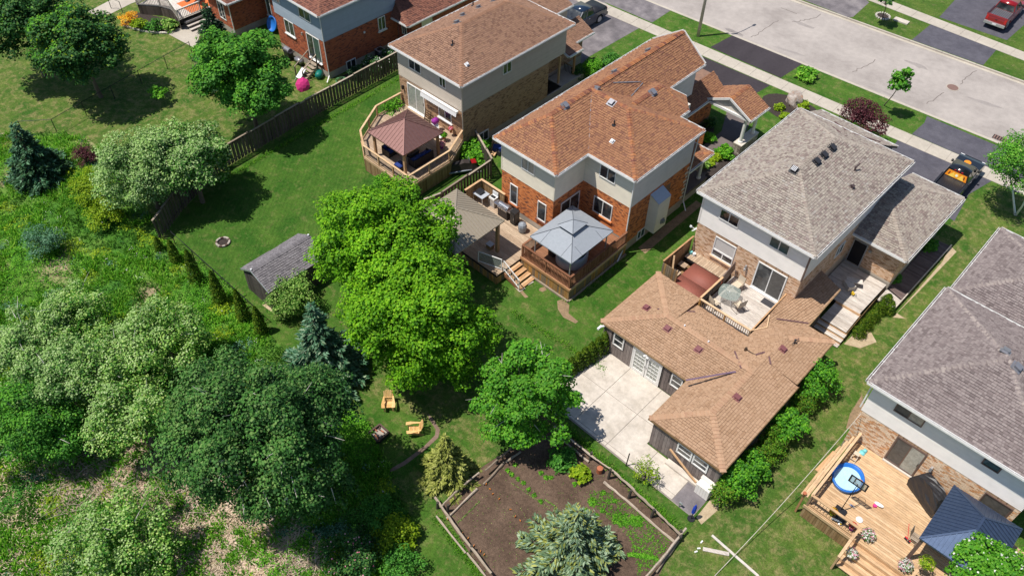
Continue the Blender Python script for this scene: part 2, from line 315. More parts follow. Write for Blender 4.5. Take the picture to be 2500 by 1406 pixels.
class MB:
    def __init__(s): s.v = []; s.f = []; s.m = []; s.mi = 0
    def add(s, vs, fs):
        n = len(s.v); s.v.extend([tuple(v) for v in vs]); s.f.extend([tuple(i+n for i in f) for f in fs]); s.m.extend([s.mi]*len(fs)); return s
    BF = [(0,3,2,1), (4,5,6,7), (0,1,5,4), (1,2,6,5), (2,3,7,6), (3,0,4,7)]
    def box(s, x0, y0, z0, x1, y1, z1):
        return s.add([(x0,y0,z0),(x1,y0,z0),(x1,y1,z0),(x0,y1,z0),(x0,y0,z1),(x1,y0,z1),(x1,y1,z1),(x0,y1,z1)], s.BF)
    def cbox(s, c, size, rot=I3):
        c = Vector(c); hx, hy, hz = size[0]/2, size[1]/2, size[2]/2
        return s.add([c+rot@Vector(p) for p in ((-hx,-hy,-hz),(hx,-hy,-hz),(hx,hy,-hz),(-hx,hy,-hz),(-hx,-hy,hz),(hx,-hy,hz),(hx,hy,hz),(-hx,hy,hz))], s.BF)
    def beam(s, a, b, w, h, up=(0,0,1)):
        a, b = Vector(a), Vector(b); d = b-a; L = d.length
        if L < 1e-6: return s
        x = d/L; u = Vector(up)
        y = u.cross(x)
        if y.length < 1e-4: y = Vector((1,0,0)).cross(x)
        y.normalize(); z = x.cross(y)
        return s.cbox((a+b)/2, (L, w, h), Matrix((x, y, z)).transposed())
    def tube(s, pts, r, n=6, caps=True):
        pts = [Vector(p) for p in pts]; rs = r if isinstance(r, (list, tuple)) else [r]*len(pts)
        vs = []; ref = None
        for i, p in enumerate(pts):
            t = (pts[min(i+1, len(pts)-1)]-pts[max(i-1, 0)])
            if t.length < 1e-9: t = Vector((0,0,1))
            t.normalize()
            if ref is None or abs(ref.dot(t)) > .95: ref = Vector((0,0,1)) if abs(t.z) < .9 else Vector((1,0,0))
            a = t.cross(ref).normalized(); b = t.cross(a)
            ref = ref if abs(ref.dot(t)) < .9 else a
            for k in range(n):
                q = 2*math.pi*k/n; vs.append(p+a*math.cos(q)*rs[i]+b*math.sin(q)*rs[i])
        fs = []
        for i in range(len(pts)-1):
            for k in range(n):
                fs.append((i*n+k, i*n+(k+1)%n, (i+1)*n+(k+1)%n, (i+1)*n+k))
        if caps: fs.append(tuple(range(n-1, -1, -1))); fs.append(tuple((len(pts)-1)*n+k for k in range(n)))
        return s.add(vs, fs)
    def lathe(s, prof, c=(0,0,0), n=16, sx=1, sy=1, rot=0):
        c = Vector(c); vs = []
        for r, z in prof:
            for k in range(n):
                q = 2*math.pi*k/n; x, y = math.cos(q)*r*sx, math.sin(q)*r*sy
                vs.append(c+Vector((x*math.cos(rot)-y*math.sin(rot), x*math.sin(rot)+y*math.cos(rot), z)))
        fs = [(i*n+k, i*n+(k+1)%n, (i+1)*n+(k+1)%n, (i+1)*n+k) for i in range(len(prof)-1) for k in range(n)]
        if prof[0][0] > 1e-6 and not (abs(prof[0][1]-prof[1][1])<1e-6 and prof[0][0] > prof[1][0]): fs.append(tuple(range(n-1, -1, -1)))
        if prof[-1][0] > 1e-6 and not (abs(prof[-1][1]-prof[-2][1])<1e-6 and prof[-1][0] > prof[-2][0]): fs.append(tuple((len(prof)-1)*n+k for k in range(n)))
        return s.add(vs, fs)
    def prism(s, poly, z0, z1):
        n = len(poly)
        A = sum(poly[i][0]*poly[(i+1)%n][1]-poly[(i+1)%n][0]*poly[i][1] for i in range(n))
        if A < 0: poly = poly[::-1]
        vs = [(p[0], p[1], z0) for p in poly]+[(p[0], p[1], z1) for p in poly]
        return s.add(vs, [tuple(range(n-1,-1,-1)), tuple(range(n, 2*n))]+[(i,(i+1)%n,n+(i+1)%n,n+i) for i in range(n)])
    def poly(s, pts): return s.add(pts, [tuple(range(len(pts)))])
    def slab(s, pts, t):
        """plate of thickness t below a planar polygon"""
        pts = [Vector(p) for p in pts]; n = len(pts)
        nr = Vector((0,0,0))
        for i in range(n): nr += (pts[i]-pts[0]).cross(pts[(i+1)%n]-pts[0])
        nr.normalize()
        if nr.z < 0: pts = pts[::-1]; nr = -nr
        return s.add(pts+[p-nr*t for p in pts], [tuple(range(n)), tuple(range(2*n-1, n-1, -1))]+[(i, n+i, n+(i+1)%n, (i+1)%n) for i in range(n)])
    def build(s, name, mat, parent=None, kind=None, smooth=False):
        me = D.meshes.new(name); me.from_pydata([tuple(v) for v in s.v], [], s.f)
        for k in (mat if isinstance(mat, (list, tuple)) else [mat]): me.materials.append(MATS[k])
        if isinstance(mat, (list, tuple)): me.polygons.foreach_set('material_index', s.m)
        if smooth: me.polygons.foreach_set('use_smooth', [True]*len(me.polygons))
        me.update()
        o = D.objects.new(name, me); link(o, parent)
        if kind: o['kind'] = kind
        return o
CUBES = {}
def cube_mesh(mat):
    if mat not in CUBES:
        b = MB().box(-.5,-.5,-.5,.5,.5,.5)
        me = D.meshes.new('piece_'+mat); me.from_pydata(b.v, [], b.f); me.materials.append(MATS[mat]); CUBES[mat] = me
    return CUBES[mat]
def pm(name, mat, parent, Mx):
    o = D.objects.new(name, cube_mesh(mat)); link(o, parent); o.matrix_basis = Mx; return o
def pbox(name, mat, parent, x0, y0, z0, x1, y1, z1):
    return pm(name, mat, parent, Matrix.Translation(((x0+x1)/2,(y0+y1)/2,(z0+z1)/2)) @ Matrix.Diagonal((x1-x0, y1-y0, z1-z0, 1)))
def prot(name, mat, parent, c, size, rot=I3):
    return pm(name, mat, parent, Matrix.Translation(c) @ rot.to_4x4() @ Matrix.Diagonal((*size, 1)))
def pbeam(name, mat, parent, a, b, w, h, up=(0,0,1)):
    a, b = Vector(a), Vector(b); d = b-a; L = d.length; x = d/L
    y = Vector(up).cross(x)
    if y.length < 1e-4: y = Vector((1,0,0)).cross(x)
    y.normalize(); z = x.cross(y)
    return prot(name, mat, parent, (a+b)/2, (L, w, h), Matrix((x, y, z)).transposed())
def quads(name, V, mat, parent=None, kind=None):
    """V: (n,4,3) array of quads -> one mesh"""
    V = np.asarray(V, dtype=np.float32); n = len(V)
    me = D.meshes.new(name); me.vertices.add(n*4); me.vertices.foreach_set('co', V.reshape(-1))
    me.loops.add(n*4); me.loops.foreach_set('vertex_index', np.arange(n*4, dtype=np.int32))
    me.polygons.add(n); me.polygons.foreach_set('loop_start', np.arange(0, n*4, 4, dtype=np.int32)); me.polygons.foreach_set('loop_total', np.full(n, 4, dtype=np.int32))
    me.materials.append(MATS[mat]); me.update(calc_edges=True)
    o = D.objects.new(name, me); link(o, parent)
    if kind: o['kind'] = kind
    return o
# ------------------------------------------------------------------ ground, street
def sheet(name, poly, z, mat, t=None):
    b = MB()
    b.poly([(p[0], p[1], z) for p in poly])
    o = b.build(name, mat); props(o, kind='structure'); 
    me = o.data
    if me.polygons[0].normal.z < 0: me.flip_normals()
    return o
def PX(*pts): return [P(*p) for p in pts]
sheet('ground', [(-400,-200),(300,-200),(300,400),(-400,400)], -.14, 'lawn_front')
def ext(a, b, ta, tb):
    d = (b-a).normalized(); return a-d*ta, b+d*tb
# kerb lines (world points)
n0, n1 = ext(P(1638,27), P(2454,358), 90, 60)
f0, f1 = ext(P(2073,44), P(2470,187), 90, 60)
sheet('road', [n0, n1, f1, f0], -.125, 'road_surface')
nrm = Vector((-(n1-n0).y, (n1-n0).x, 0)).normalized()
# lawns: behind the near kerb, beyond the far kerb
back = [n0+Vector((0,0,0)), n1, (n1.x+60, -60), (-140, -60), (-160, 40)]
sheet('lawn', back, 0, 'lawn_back')
sheet('lawn', [f0, f1, (f1.x+60, 260), (f0.x-30, 260)], 0, 'lawn_front')
def kerb(a, b, side, name='kerb'):
    d = (b-a).normalized(); n = Vector((-d.y, d.x, 0))*side
    L = (b-a).length; k = 0; s = 0
    root = MB()
    i = 0
    while s < L:
        e = min(s+3.0, L)
        p, q = a+d*(s+.01), a+d*(e-.01)
        root.prism([p, q, q+n*.17, p+n*.17], -.13, .012); s = e
    o = root.build(name, 'concrete_walk'); props(o, kind='structure')
    g = MB().poly([ (a+n*.17).to_tuple()[:2]+(-.118,), (b+n*.17).to_tuple()[:2]+(-.118,), (b+n*.5).to_tuple()[:2]+(-.118,), (a+n*.5).to_tuple()[:2]+(-.118,)]).build('gutter_strip', 'concrete_walk')
    props(g, kind='structure')
kerb(n0, n1, 1); kerb(f1, f0, 1)
def walkway(a, b, width, n_ext=(60,30), name='sidewalk'):
    a, b = ext(a, b, *n_ext); d = (b-a).normalized(); n = Vector((-d.y, d.x, 0)); L = (b-a).length; s = 0
    base = sheet(name, [a, b, b-n*width, a-n*width], .006, 'joint')
    me = cube_mesh('concrete_walk')
    while s < L:
        e = min(s+1.55, L); c = a+d*((s+e)/2)-n*width/2
        m = Matrix.Translation((c.x, c.y, .012)) @ Matrix.Rotation(math.atan2(d.y, d.x), 4, 'Z') @ Matrix.Diagonal((e-s-.02, width, .03, 1))
        if -45 < c.x < 6 : pm('paving_slab', 'concrete_walk', base, m)
        s = e
walkway(P(1467,6), P(2346,381), 1.45, (8,12))
walkway(P(2171,2), P(2500,128), 1.45, (25,20))
# driveways
def drive(name, pts, mat, z=.005): return sheet(name, PX(*pts), z, mat)
drive('driveway', [(1380,70),(1475,22),(1561,69),(1440,138),(1419,156),(1395,120)], 'asphalt_old')
drive('driveway', [(1330,-50),(1420,-60),(1475,6),(1560,60),(1475,24),(1380,70)], 'asphalt_old', .004)
drive('driveway_apron', [(1467,2),(1400,-40),(1520,-38),(1573,-2),(1638,26),(1592,56)], 'asphalt_old')
drive('driveway', [(1690,122),(1704,134),(1880,209),(1841,231),(1826,262),(1770,262),(1680,190)], 'asphalt_new')
drive('driveway_apron', [(1790,86),(1734,116),(1906,191),(1958,157)], 'asphalt_new')
drive('driveway', [(2188,348),(2206,322),(2226,354),(2428,438),(2365,475),(2330,540),(2120,420)], 'asphalt_blue')
drive('driveway_apron', [(2263,284),(2257,300),(2226,328),(2420,412),(2560,470),(2520,392)], 'asphalt_blue')
drive('driveway_apron', [(1950,-4),(2073,44),(2083,42),(2122,7),(2100,-14),(1990,-40)], 'asphalt_old')
drive('driveway_apron', [(2226,98),(2275,58),(2438,116),(2400,160)], 'asphalt_blue')
drive('driveway', [(2293,43),(2350,-20),(2600,-60),(2620,-10),(2500,62),(2458,99)], 'asphalt_blue')
# road details
mh = thing('manhole_cover', 'round rusty brown manhole cover in the pale street', 'manhole cover', P(2326,214,-.12))
c = P(2326,214,-.12)
MB().lathe([(0,.0),(.46,.0),(.46,.012),(0,.012)][1:3]+[(.0,.012)], c, 24).build('cover', 'manhole', mh)
MB().lathe([(.46,-.003),(.55,-.003),(.55,.008),(.46,.008)], c, 24).build('frame', 'concrete_grey', mh)
dg = thing('drain_grate', 'rusty storm drain grate set in the gutter beside the driveway', 'drain grate', P(2443,341,-.11))
c = P(2443,341,-.11); d = (n1-n0).normalized(); dn = Vector((-d.y, d.x, 0)); rz_ = math.atan2(d.y, d.x)
prot('frame', 'dark_inside', dg, c+dn*.1, (1.25,.62,.012), rotz(rz_))
for k in range(6): prot('bar', 'manhole', dg, c+dn*.1+d*(-.5+k*.2)+Vector((0,0,.012)), (.11,.6,.02), rotz(rz_))
# cracks in the street: thin filled sheets
for pts in ([(1836,92),(1850,82),(1872,70),(1890,55),(1905,48)], [(1938,55),(1962,50),(1985,46),(2010,32)], [(2082,178),(2098,168),(2118,163),(2140,140)],
            [(2260,255),(2290,238),(2310,222)], [(2345,205),(2362,190),(2388,166)], [(1905,20),(1925,28),(1950,36)]):
    b = MB(); ps = [P(x+random.uniform(-1,1), y+random.uniform(-1,1), -.12) for x, y in pts]; qs = []
    for i in range(len(ps)-1):
        for k in range(4): qs.append(ps[i].lerp(ps[i+1], k/4)+Vector((random.uniform(-.12,.12), random.uniform(-.12,.12), 0)))
    for i in range(len(qs)-1):
        dd = (qs[i+1]-qs[i]).normalized(); nn = Vector((-dd.y, dd.x, 0))*.03
        b.poly([qs[i]-nn, qs[i+1]-nn, qs[i+1]+nn, qs[i]+nn])
    o = b.build('road_crack', 'road_crack'); props(o, kind='structure')
for px,py,rx_,ry_ in ((1790,78,1.0,.25),(1925,125,1.6,.2),(2150,222,1.5,.2),(2060,200,.8,.5),(2240,160,1.1,.35),(1960,60,1.3,.3),(2400,250,1.4,.3)):
    c=P(px,py,-.119); q=random.uniform(-.1,.25); k0=[random.uniform(.6,1.2) for _ in range(14)]
    pp=[(c.x+rx_*k0[k]*math.cos(k*.449)*math.cos(q)-ry_*k0[k]*math.sin(k*.449)*math.sin(q), c.y+rx_*k0[k]*math.cos(k*.449)*math.sin(q)+ry_*k0[k]*math.sin(k*.449)*math.cos(q)) for k in range(14)]
    if ry_<.3 or True: sheet('road_patch',pp,-.1215,'road_stain' if ry_<.31 and rx_<1.2 else 'asphalt_light')
# back gardens ---------------------------------------------------------
sheet('lawn', PX((985,175),(1130,330),(1215,420),(1105,480),(1000,560),(760,700),(640,745),(425,595),(545,435),(740,308)), .004, 'lawn_lush')
sheet('lawn', PX((-120,-60),(270,-30),(560,30),(790,185),(985,165),(740,300),(545,415),(400,560),(250,360),(150,330),(-150,320)), .004, 'lawn_dry')
sheet('lawn', PX((1165,1090),(840,940),(1020,900),(1170,980),(1230,1100),(1055,1225),(930,1180)), .004, 'lawn_dry')
sheet('lawn', PX((1700,1270),(1760,1180),(1960,950),(2160,700),(2390,480),(2520,430),(2560,560),(2330,700),(2120,960),(1990,1180),(2050,1330),(2200,1460),(1500,1520)), .004, 'lawn_dry')
md = PX((-150,325),(150,325),(215,340),(330,430),(385,575),(430,600),(560,700),(640,800),(720,880),(900,1040),(960,1180),(1010,1290),(990,1500),(-300,1560),(-350,700))
sheet('meadow', md, .008, 'meadow')
sheet('dry_thatch', PX((300,1060),(480,1050),(560,1180),(700,1290),(760,1440),(560,1500),(380,1340),(240,1230),(120,1200)), .012, 'thatch')
sheet('garden_soil', PX((1130,1170),(1260,1085),(1370,1045),(1480,1135),(1662,1300),(1580,1460),(1310,1460),(1180,1400),(1075,1240)), .012, 'soil')
sheet('footpath', PX((1044,1008),(1056,1020),(1074,1048),(1070,1068),(1040,1096),(990,1134),(955,1152),(950,1146),(985,1126),(1036,1088),(1062,1062),(1064,1048),(1048,1024)), .010, 'path_dirt')
# patches of straw and bare soil on the lawns
for n_, pts, m_ in (('bare_patch', [(1360,735),(1375,730),(1390,745),(1388,765),(1412,785),(1405,790),(1375,775),(1362,755)], 'dirt'),
                    ('bare_patch', [(1317,704),(1330,700),(1335,708),(1325,713),(1316,710)], 'dirt'),
                    ('bare_patch', [(640,745),(672,735),(700,770),(668,765)], 'straw_dry'),
                    ('bare_patch', [(1270,700),(1280,715),(1290,725),(1282,728),(1268,712)], 'dirt'),
                    ('bare_patch', [(2080,820),(2120,800),(2140,835),(2100,850),(2060,840)], 'straw_dry'),
                    ('bare_patch', [(2320,600),(2300,640),(2230,720),(2180,775),(2210,778),(2190,765),(2240,715),(2335,615)], 'straw_dry'),
                    ('bare_patch', [(2104,963),(2075,1010),(2065,1045),(2085,1050),(2112,1000)], 'dirt'),
                    ('bare_patch', [(455,1350),(470,1345),(478,1352),(465,1358)], 'dirt'),
                    ('side_border', [(1558,605),(1630,545),(1700,490),(1715,500),(1650,555),(1575,620)], 'dirt'),
                    ('border_soil', [(1700,1262),(1735,1218),(1760,1212),(1752,1245),(1712,1280)], 'straw_dry'),
                    ('side_border', [(828,190),(870,170),(975,112),(985,125),(880,185),(835,205)], 'mulch')):
    sheet(n_, PX(*pts), .014, m_)
# concrete patio by the brown-roofed annex: slabs with saw-cut joints
x0, x1, ya, yb = -17.15, -8.05, 21.75, 27.0
patio = sheet('patio', [(x0,23.2),(-15.5,21.75),(-6.7,21.6),(-6.7,23.3),(-11.1,23.5),(-11.1,27.0),(x0,27.05)], .02, 'joint')
def slabs(base, poly, xs, ys, z, t, mat, gap=.012):
    from mathutils.geometry import intersect_point_line
    for i in range(len(xs)-1):
        for j in range(len(ys)-1):
            q = clip2(poly, xs[i]+gap, ys[j]+gap, xs[i+1]-gap, ys[j+1]-gap)
            if len(q) >= 3: MB().prism(q, z, z+t).build('paving_slab', mat, base)
def clip2(poly, ax, ay, bx, by):
    def cl(ps, f, inter):
        out = []
        for i in range(len(ps)):
            a, b = ps[i-1], ps[i]; fa, fb = f(a), f(b)
            if fa != fb: out.append(inter(a, b))
            if fb: out.append(b)
        return out
    ix = lambda X: (lambda a, b: (X, a[1]+(b[1]-a[1])*(X-a[0])/(b[0]-a[0])))
    iy = lambda Y: (lambda a, b: (a[0]+(b[0]-a[0])*(Y-a[1])/(b[1]-a[1]), Y))
    ps = [(p[0], p[1]) for p in poly]
    for f, it in ((lambda p: p[0] >= ax, ix(ax)), (lambda p: p[0] <= bx, ix(bx)), (lambda p: p[1] >= ay, iy(ay)), (lambda p: p[1] <= by, iy(by))):
        ps = cl(ps, f, it)
        if not ps: return []
    return ps
PT = [(x0,23.25),(-15.5,21.85),(-8.05,21.7),(-8.05,23.45),(-11.05,23.5),(-11.05,26.97),(x0,27.0)]
slabs(patio, PT, [-17.2,-14.9,-12.6,-10.3,-8.05], [21.6,22.0,24.65,27.05], .022, .03, 'concrete_pale')
sheet('asphalt_pad', [(-8.03,21.7),(-6.75,21.6),(-6.7,23.2),(-8.03,23.4)], .03, 'asphalt_old')
# ------------------------------------------------------------------ building kit
class Wall:
    """upright plane: face 'S' looks towards -Y (u = x), 'E' towards +X (u = y), 'N' +Y, 'W' -X"""
    def __init__(s, face, c):
        s.face = face; s.c = c
        s.N = {'S': Vector((0,-1,0)), 'E': Vector((1,0,0)), 'N': Vector((0,1,0)), 'W': Vector((-1,0,0))}[face]
        s.U = Vector((1,0,0)) if face in 'SN' else Vector((0,1,0))
        s.O = Vector((0,c,0)) if face in 'SN' else Vector((c,0,0))
        s.rot = Matrix((s.U, s.N, Vector((0,0,1)))).transposed()
    def p(s, u, n, z): return s.O+s.U*u+s.N*n+Vector((0,0,z))
    def mb(s, b, u0, u1, n0, n1, z0, z1):
        q = [s.p(u, n, z) for z in (z0, z1) for u, n in ((u0,n0),(u1,n0),(u1,n1),(u0,n1))]
        flip = (s.U.cross(s.N)).z < 0
        b.add(q, [f[::-1] for f in MB.BF] if flip else MB.BF); return b
    def pc(s, name, mat, parent, u0, u1, n0, n1, z0, z1):
        a, b = s.p(u0, n0, z0), s.p(u1, n1, z1)
        return pbox(name, mat, parent, min(a.x,b.x), min(a.y,b.y), z0, max(a.x,b.x), max(a.y,b.y), z1)
def window(parent, w, u0, u1, z0, z1, kind='slide', frame='white_trim', glass='glass', n=0.0, sill=None, fw=.06, name='window', g2=None, label=None):
    b = MB(); d = n+.055
    w.mb(b, u0, u0+fw, n-.06, d, z0, z1); w.mb(b, u1-fw, u1, n-.06, d, z0, z1)
    w.mb(b, u0+fw, u1-fw, n-.06, d, z0, z0+fw); w.mb(b, u0+fw, u1-fw, n-.06, d, z1-fw, z1)
    o = b.build(name, frame, parent)
    if label: o['label'] = label
    m = (u0+u1)/2; mz = (z0+z1)/2
    def pane(a, b_, c, d_, dep=.012, g=None): w.pc('pane', g or glass, o, a, b_, n-.02, n+dep, c, d_)
    if kind == 'slide':
        pane(u0+fw, m-.025, z0+fw, z1-fw); pane(m+.025, u1-fw, z0+fw, z1-fw, .03, g2)
        w.pc('mullion', frame, o, m-.03, m+.03, n-.02, n+.048, z0+fw, z1-fw)
    elif kind == 'one': pane(u0+fw, u1-fw, z0+fw, z1-fw)
    elif kind == 'hung':
        pane(u0+fw, u1-fw, z0+fw, mz-.025); pane(u0+fw, u1-fw, mz+.025, z1-fw, .03)
        w.pc('mullion', frame, o, u0+fw, u1-fw, n-.02, n+.045, mz-.03, mz+.03)
    elif kind == 'picture':
        t = z0+(z1-z0)*.34
        pane(u0+fw, u1-fw, t+.04, z1-fw, .012, 'blind'); pane(u0+fw, m-.03, z0+fw, t-.04); pane(m+.03, u1-fw, z0+fw, t-.04)
        w.pc('mullion', frame, o, u0+fw, u1-fw, n-.02, n+.05, t-.05, t+.05); w.pc('mullion', frame, o, m-.035, m+.035, n-.02, n+.045, z0+fw, t-.05)
    if sill: w.pc('sill', sill, o, u0-.09, u1+.09, n-.02, n+.13, z0-.1, z0-.005)
    return o
def sliding_door(parent, w, u0, u1, z0, z1, frame='white_trim', glass='glass', n=0.0, g2=None, side=True):
    o = window(parent, w, u0, u1, z0, z1, 'slide', frame, glass, n, None, .075, 'sliding_door', g2)
    w.pc('threshold', 'white_trim' if frame == 'white_trim' else 'stone_white', o, u0-.02, u1+.02, n, n+.16, z0-.07, z0-.005)
    w.pc('handle', 'black_metal', o, u1-.13, u1-.1, n+.05, n+.09, z0+.9, z0+1.15)
    return o
def sub(lo, hi, blocked):
    segs = [(lo, hi)]
    for a, b in blocked:
        ns = []
        for s0, s1 in segs:
            if b <= s0 or a >= s1: ns.append((s0, s1)); continue
            if a > s0: ns.append((s0, a))
            if b < s1: ns.append((b, s1))
        segs = ns
    return [s for s in segs if s[1]-s[0] > .03]
def bricks(parent, walls, mat, single=0):
    """walls: (Wall, u0, u1, z0, z1, openings)"""
    L, Hh, g = .2, .07, .014
    out = []
    for w, u0, u1, z0, z1, ops in walls:
        z = z0; k = 0
        while z+Hh <= z1+.001:
            bl = [(a, b) for a, b, c, d in ops if c-.02 < z+Hh and d+.02 > z]
            for s0, s1 in sub(u0, u1, bl):
                u = s0-(k % 2)*(L+g)/2-random.uniform(0, .02)
                while u < s1:
                    a, b = max(u, s0), min(u+L, s1)
                    if b-a > .03: out.append((w, a, b, z, random.uniform(.006, .013)))
                    u += L+g
            z += Hh+g; k += 1
    def key(t): return mpp(t[0].p((t[1]+t[2])/2, 0, t[3]))
    full = sorted([t for t in out if t[2]-t[1] > L*.98 and t[0].face == 'S'], key=key)[:single]
    ids = set(map(id, full))
    for t in full:
        w, a, b, z, n = t; w.pc('brick', mat, parent, a, b, -.02, n+.004, z, z+Hh)
    mb = MB()
    vs, fs = [], []
    for t in out:
        if id(t) in ids: continue
        w, a, b, z, n = t; base = len(vs)
        flip = (w.U.cross(w.N)).z < 0
        for zz in (z, z+Hh):
            for u, nn in ((a,0),(b,0),(b,n),(a,n)): vs.append(w.p(u, nn, zz).to_tuple())
        ff = [(4,5,6,7),(1,2,6,5),(2,3,7,6),(3,0,4,7)]
        if flip: ff = [f[::-1] for f in ff]
        fs += [tuple(i+base for i in f) for f in ff]
    mb.v, mb.f = vs, fs; mb.m = [0]*len(fs)
    return mb.build('brickwork', mat, parent, 'stuff')
def siding(parent, w, u0, u1, z0, z1, mat, e=.125):
    n = max(1, round((z1-z0)/e)); e = (z1-z0)/n
    a0 = math.atan2(.03, e)
    for k in range(n):
        za = z0+k*e; c = w.p((u0+u1)/2, .014, za+e/2)
        lean = Matrix.Rotation(a0, 3, w.U if (w.U.cross(w.N)).z > 0 else -w.U)
        prot('siding_board', mat, parent, c, (abs(u1-u0), .01, e*.88), lean @ w.rot if w.rot.determinant() > 0 else lean @ Matrix((-w.U, w.N, Vector((0,0,1)))).transposed())
def inframe(p):
    d = CM @ np.array([p[0], p[1], p[2]-CH]); x = d[0]/d[2]*CF+1250; y = d[1]/d[2]*CF+703
    return -60 < x < 2560 and -60 < y < 1466
_tab = {}
def tab_mesh(mat):
    if mat not in _tab:
        me = D.meshes.new('tab_'+mat)
        me.from_pydata([(0,0,0),(1,0,0),(0,0,1),(1,0,1),(1,.9,.3),(0,.9,.3),(0,.9,0),(1,.9,0)], [], [(0,1,3,2),(2,3,4,5),(1,7,4,3),(0,2,5,6)])
        me.materials.append(MATS[mat]); _tab[mat] = me
    return _tab[mat]
def shingles(parent, faces, mat, single=0, e=.145, widths=(.15,.22,.27,.2), thick=(.012,.042)):
    tabs, clipped = [], []
    for pts in faces:
        pts = [Vector(p) for p in pts]
        nr = Vector((0,0,0))
        for i in range(1, len(pts)-1): nr += (pts[i]-pts[0]).cross(pts[i+1]-pts[0])
        nr.normalize()
        if nr.z < 0: nr = -nr; pts = pts[::-1]
        h = Vector((0,0,1)).cross(nr); h = h.normalized() if h.length > 1e-4 else Vector((1,0,0))
        s = nr.cross(h); o = min(pts, key=lambda p: p.z)
        q = [((p-o).dot(h), (p-o).dot(s)) for p in pts]
        b0, b1 = min(p[1] for p in q), max(p[1] for p in q); a0, a1 = min(p[0] for p in q), max(p[0] for p in q)
        b = b0; 
        while b < b1:
            a = a0-random.uniform(0, .4)
            while a < a1:
                w = random.choice(widths)
                c = clip2(q, a, b, a+w-.014, b+e*.9)
                if len(c) >= 3:
                    ar = abs(sum(c[i-1][0]*c[i][1]-c[i][0]*c[i-1][1] for i in range(len(c))))/2
                    t = random.choice((thick[0], thick[1]*.8, thick[1]))
                    if ar > .97*(w-.014)*e*.9: tabs.append((o+h*a+s*b, h, s, nr, w-.014, t))
                    elif ar > .0004: clipped.append((c, o, h, s, nr, b, t))
                a += w
            b += e
    vis = sorted([t for t in tabs if inframe(t[0])], key=lambda t: mpp(t[0]))[:single] if single else []
    ids = set(map(id, vis))
    for t in vis:
        o, h, s, nr, w, th = t
        m = Matrix((h, s, nr)).transposed().to_4x4(); m.translation = o
        ob = D.objects.new('shingle', tab_mesh(mat)); link(ob, parent); ob.matrix_basis = m @ Matrix.Diagonal((w, e, th, 1))
    vs, fs = [], []
    for t in tabs:
        if id(t) in ids: continue
        o, h, s, nr, w, th = t; n = len(vs)
        for x, y, z in ((0,0,0),(w,0,0),(0,0,th),(w,0,th),(w,e*.9,th*.3),(0,e*.9,th*.3),(0,e*.9,0),(w,e*.9,0)):
            vs.append((o+h*x+s*y+nr*z).to_tuple())
        fs += [tuple(n+i for i in f) for f in ((0,1,3,2),(2,3,4,5),(1,7,4,3),(0,2,5,6))]
    for c, o, h, s, nr, b, th in clipped:
        n = len(vs); k = len(c)
        if sum(c[i-1][0]*c[i][1]-c[i][0]*c[i-1][1] for i in range(k)) < 0: c = c[::-1]
        for x, y in c: vs.append((o+h*x+s*y+nr*(th*(1-.7*(y-b)/e))).to_tuple())
        for x, y in c: vs.append((o+h*x+s*y).to_tuple())
        fs.append(tuple(range(n, n+k))); fs += [(n+i, n+k+i, n+k+(i+1)%k, n+(i+1)%k) for i in range(k)]
    mb = MB(); mb.v, mb.f = vs, fs; mb.m = [0]*len(fs)
    return mb.build('shingle_courses', mat, parent, 'stuff')
_cap = {}
def caps(parent, mat, a, b, slope, w=.17, e=.2, single=True, lift=.045):
    a, b = Vector(a), Vector(b)
    if a.z > b.z: a, b = b, a
    d = (b-a); L = d.length; x = d/L; y = Vector((0,0,1)).cross(x).normalized(); z = x.cross(y)
    key = (mat, round(slope, 2))
    if key not in _cap:
        k = slope; me = D.meshes.new('cap_'+mat); t = .35
        me.from_pydata([(0,-1,-k),(0,0,0),(0,1,-k),(1.1,-1,-k-t*.6),(1.1,0,-t*.6),(1.1,1,-k-t*.6),(0,-1,-k-t),(0,0,-t),(0,1,-k-t)], [],
                       [(0,3,4,1),(1,4,5,2),(6,0,1,7),(7,1,2,8)])
        me.materials.append(MATS[mat]); _cap[key] = me
    n = max(1, int(L/e)); R3 = Matrix((x, y, z)).transposed().to_4x4()
    for i in range(n):
        m = R3.copy(); m.translation = a+x*(i*L/n)+z*(lift+random.uniform(0,.006))
        o = D.objects.new('ridge_cap', _cap[key]); link(o, parent); o.matrix_basis = m @ Matrix.Diagonal((L/n, w, .05 if False else w, 1)) @ Matrix.Diagonal((1,1,1,1))
def gutter(parent, a, b, out, mat='white_trim', w=.12):
    a, b, out = Vector(a), Vector(b), Vector(out)
    m = MB(); d = (b-a).normalized()
    m.beam(a+out*.02-Vector((0,0,.07)), b+out*.02-Vector((0,0,.07)), .03, .17)
    m.beam(a+out*(w)-Vector((0,0,.06)), b+out*(w)-Vector((0,0,.06)), .022, .12)
    m.beam(a+out*(w/2+.02)-Vector((0,0,.11)), b+out*(w/2+.02)-Vector((0,0,.11)), w-.02, .02)
    m.mi = 1; m.beam(a+out*(w/2+.02)-Vector((0,0,.085)), b+out*(w/2+.02)-Vector((0,0,.085)), w-.04, .02)
    m.mi = 0
    L = (b-a).length; n = int(L/1.1)
    for i in range(n): c = a+d*((i+.5)*L/n)+out*(w/2)-Vector((0,0,.004)); m.beam(c-out*(w/2), c+out*(w/2+.01), .02, .012)
    return m.build('gutter', [mat, 'gutter_inner'], parent)
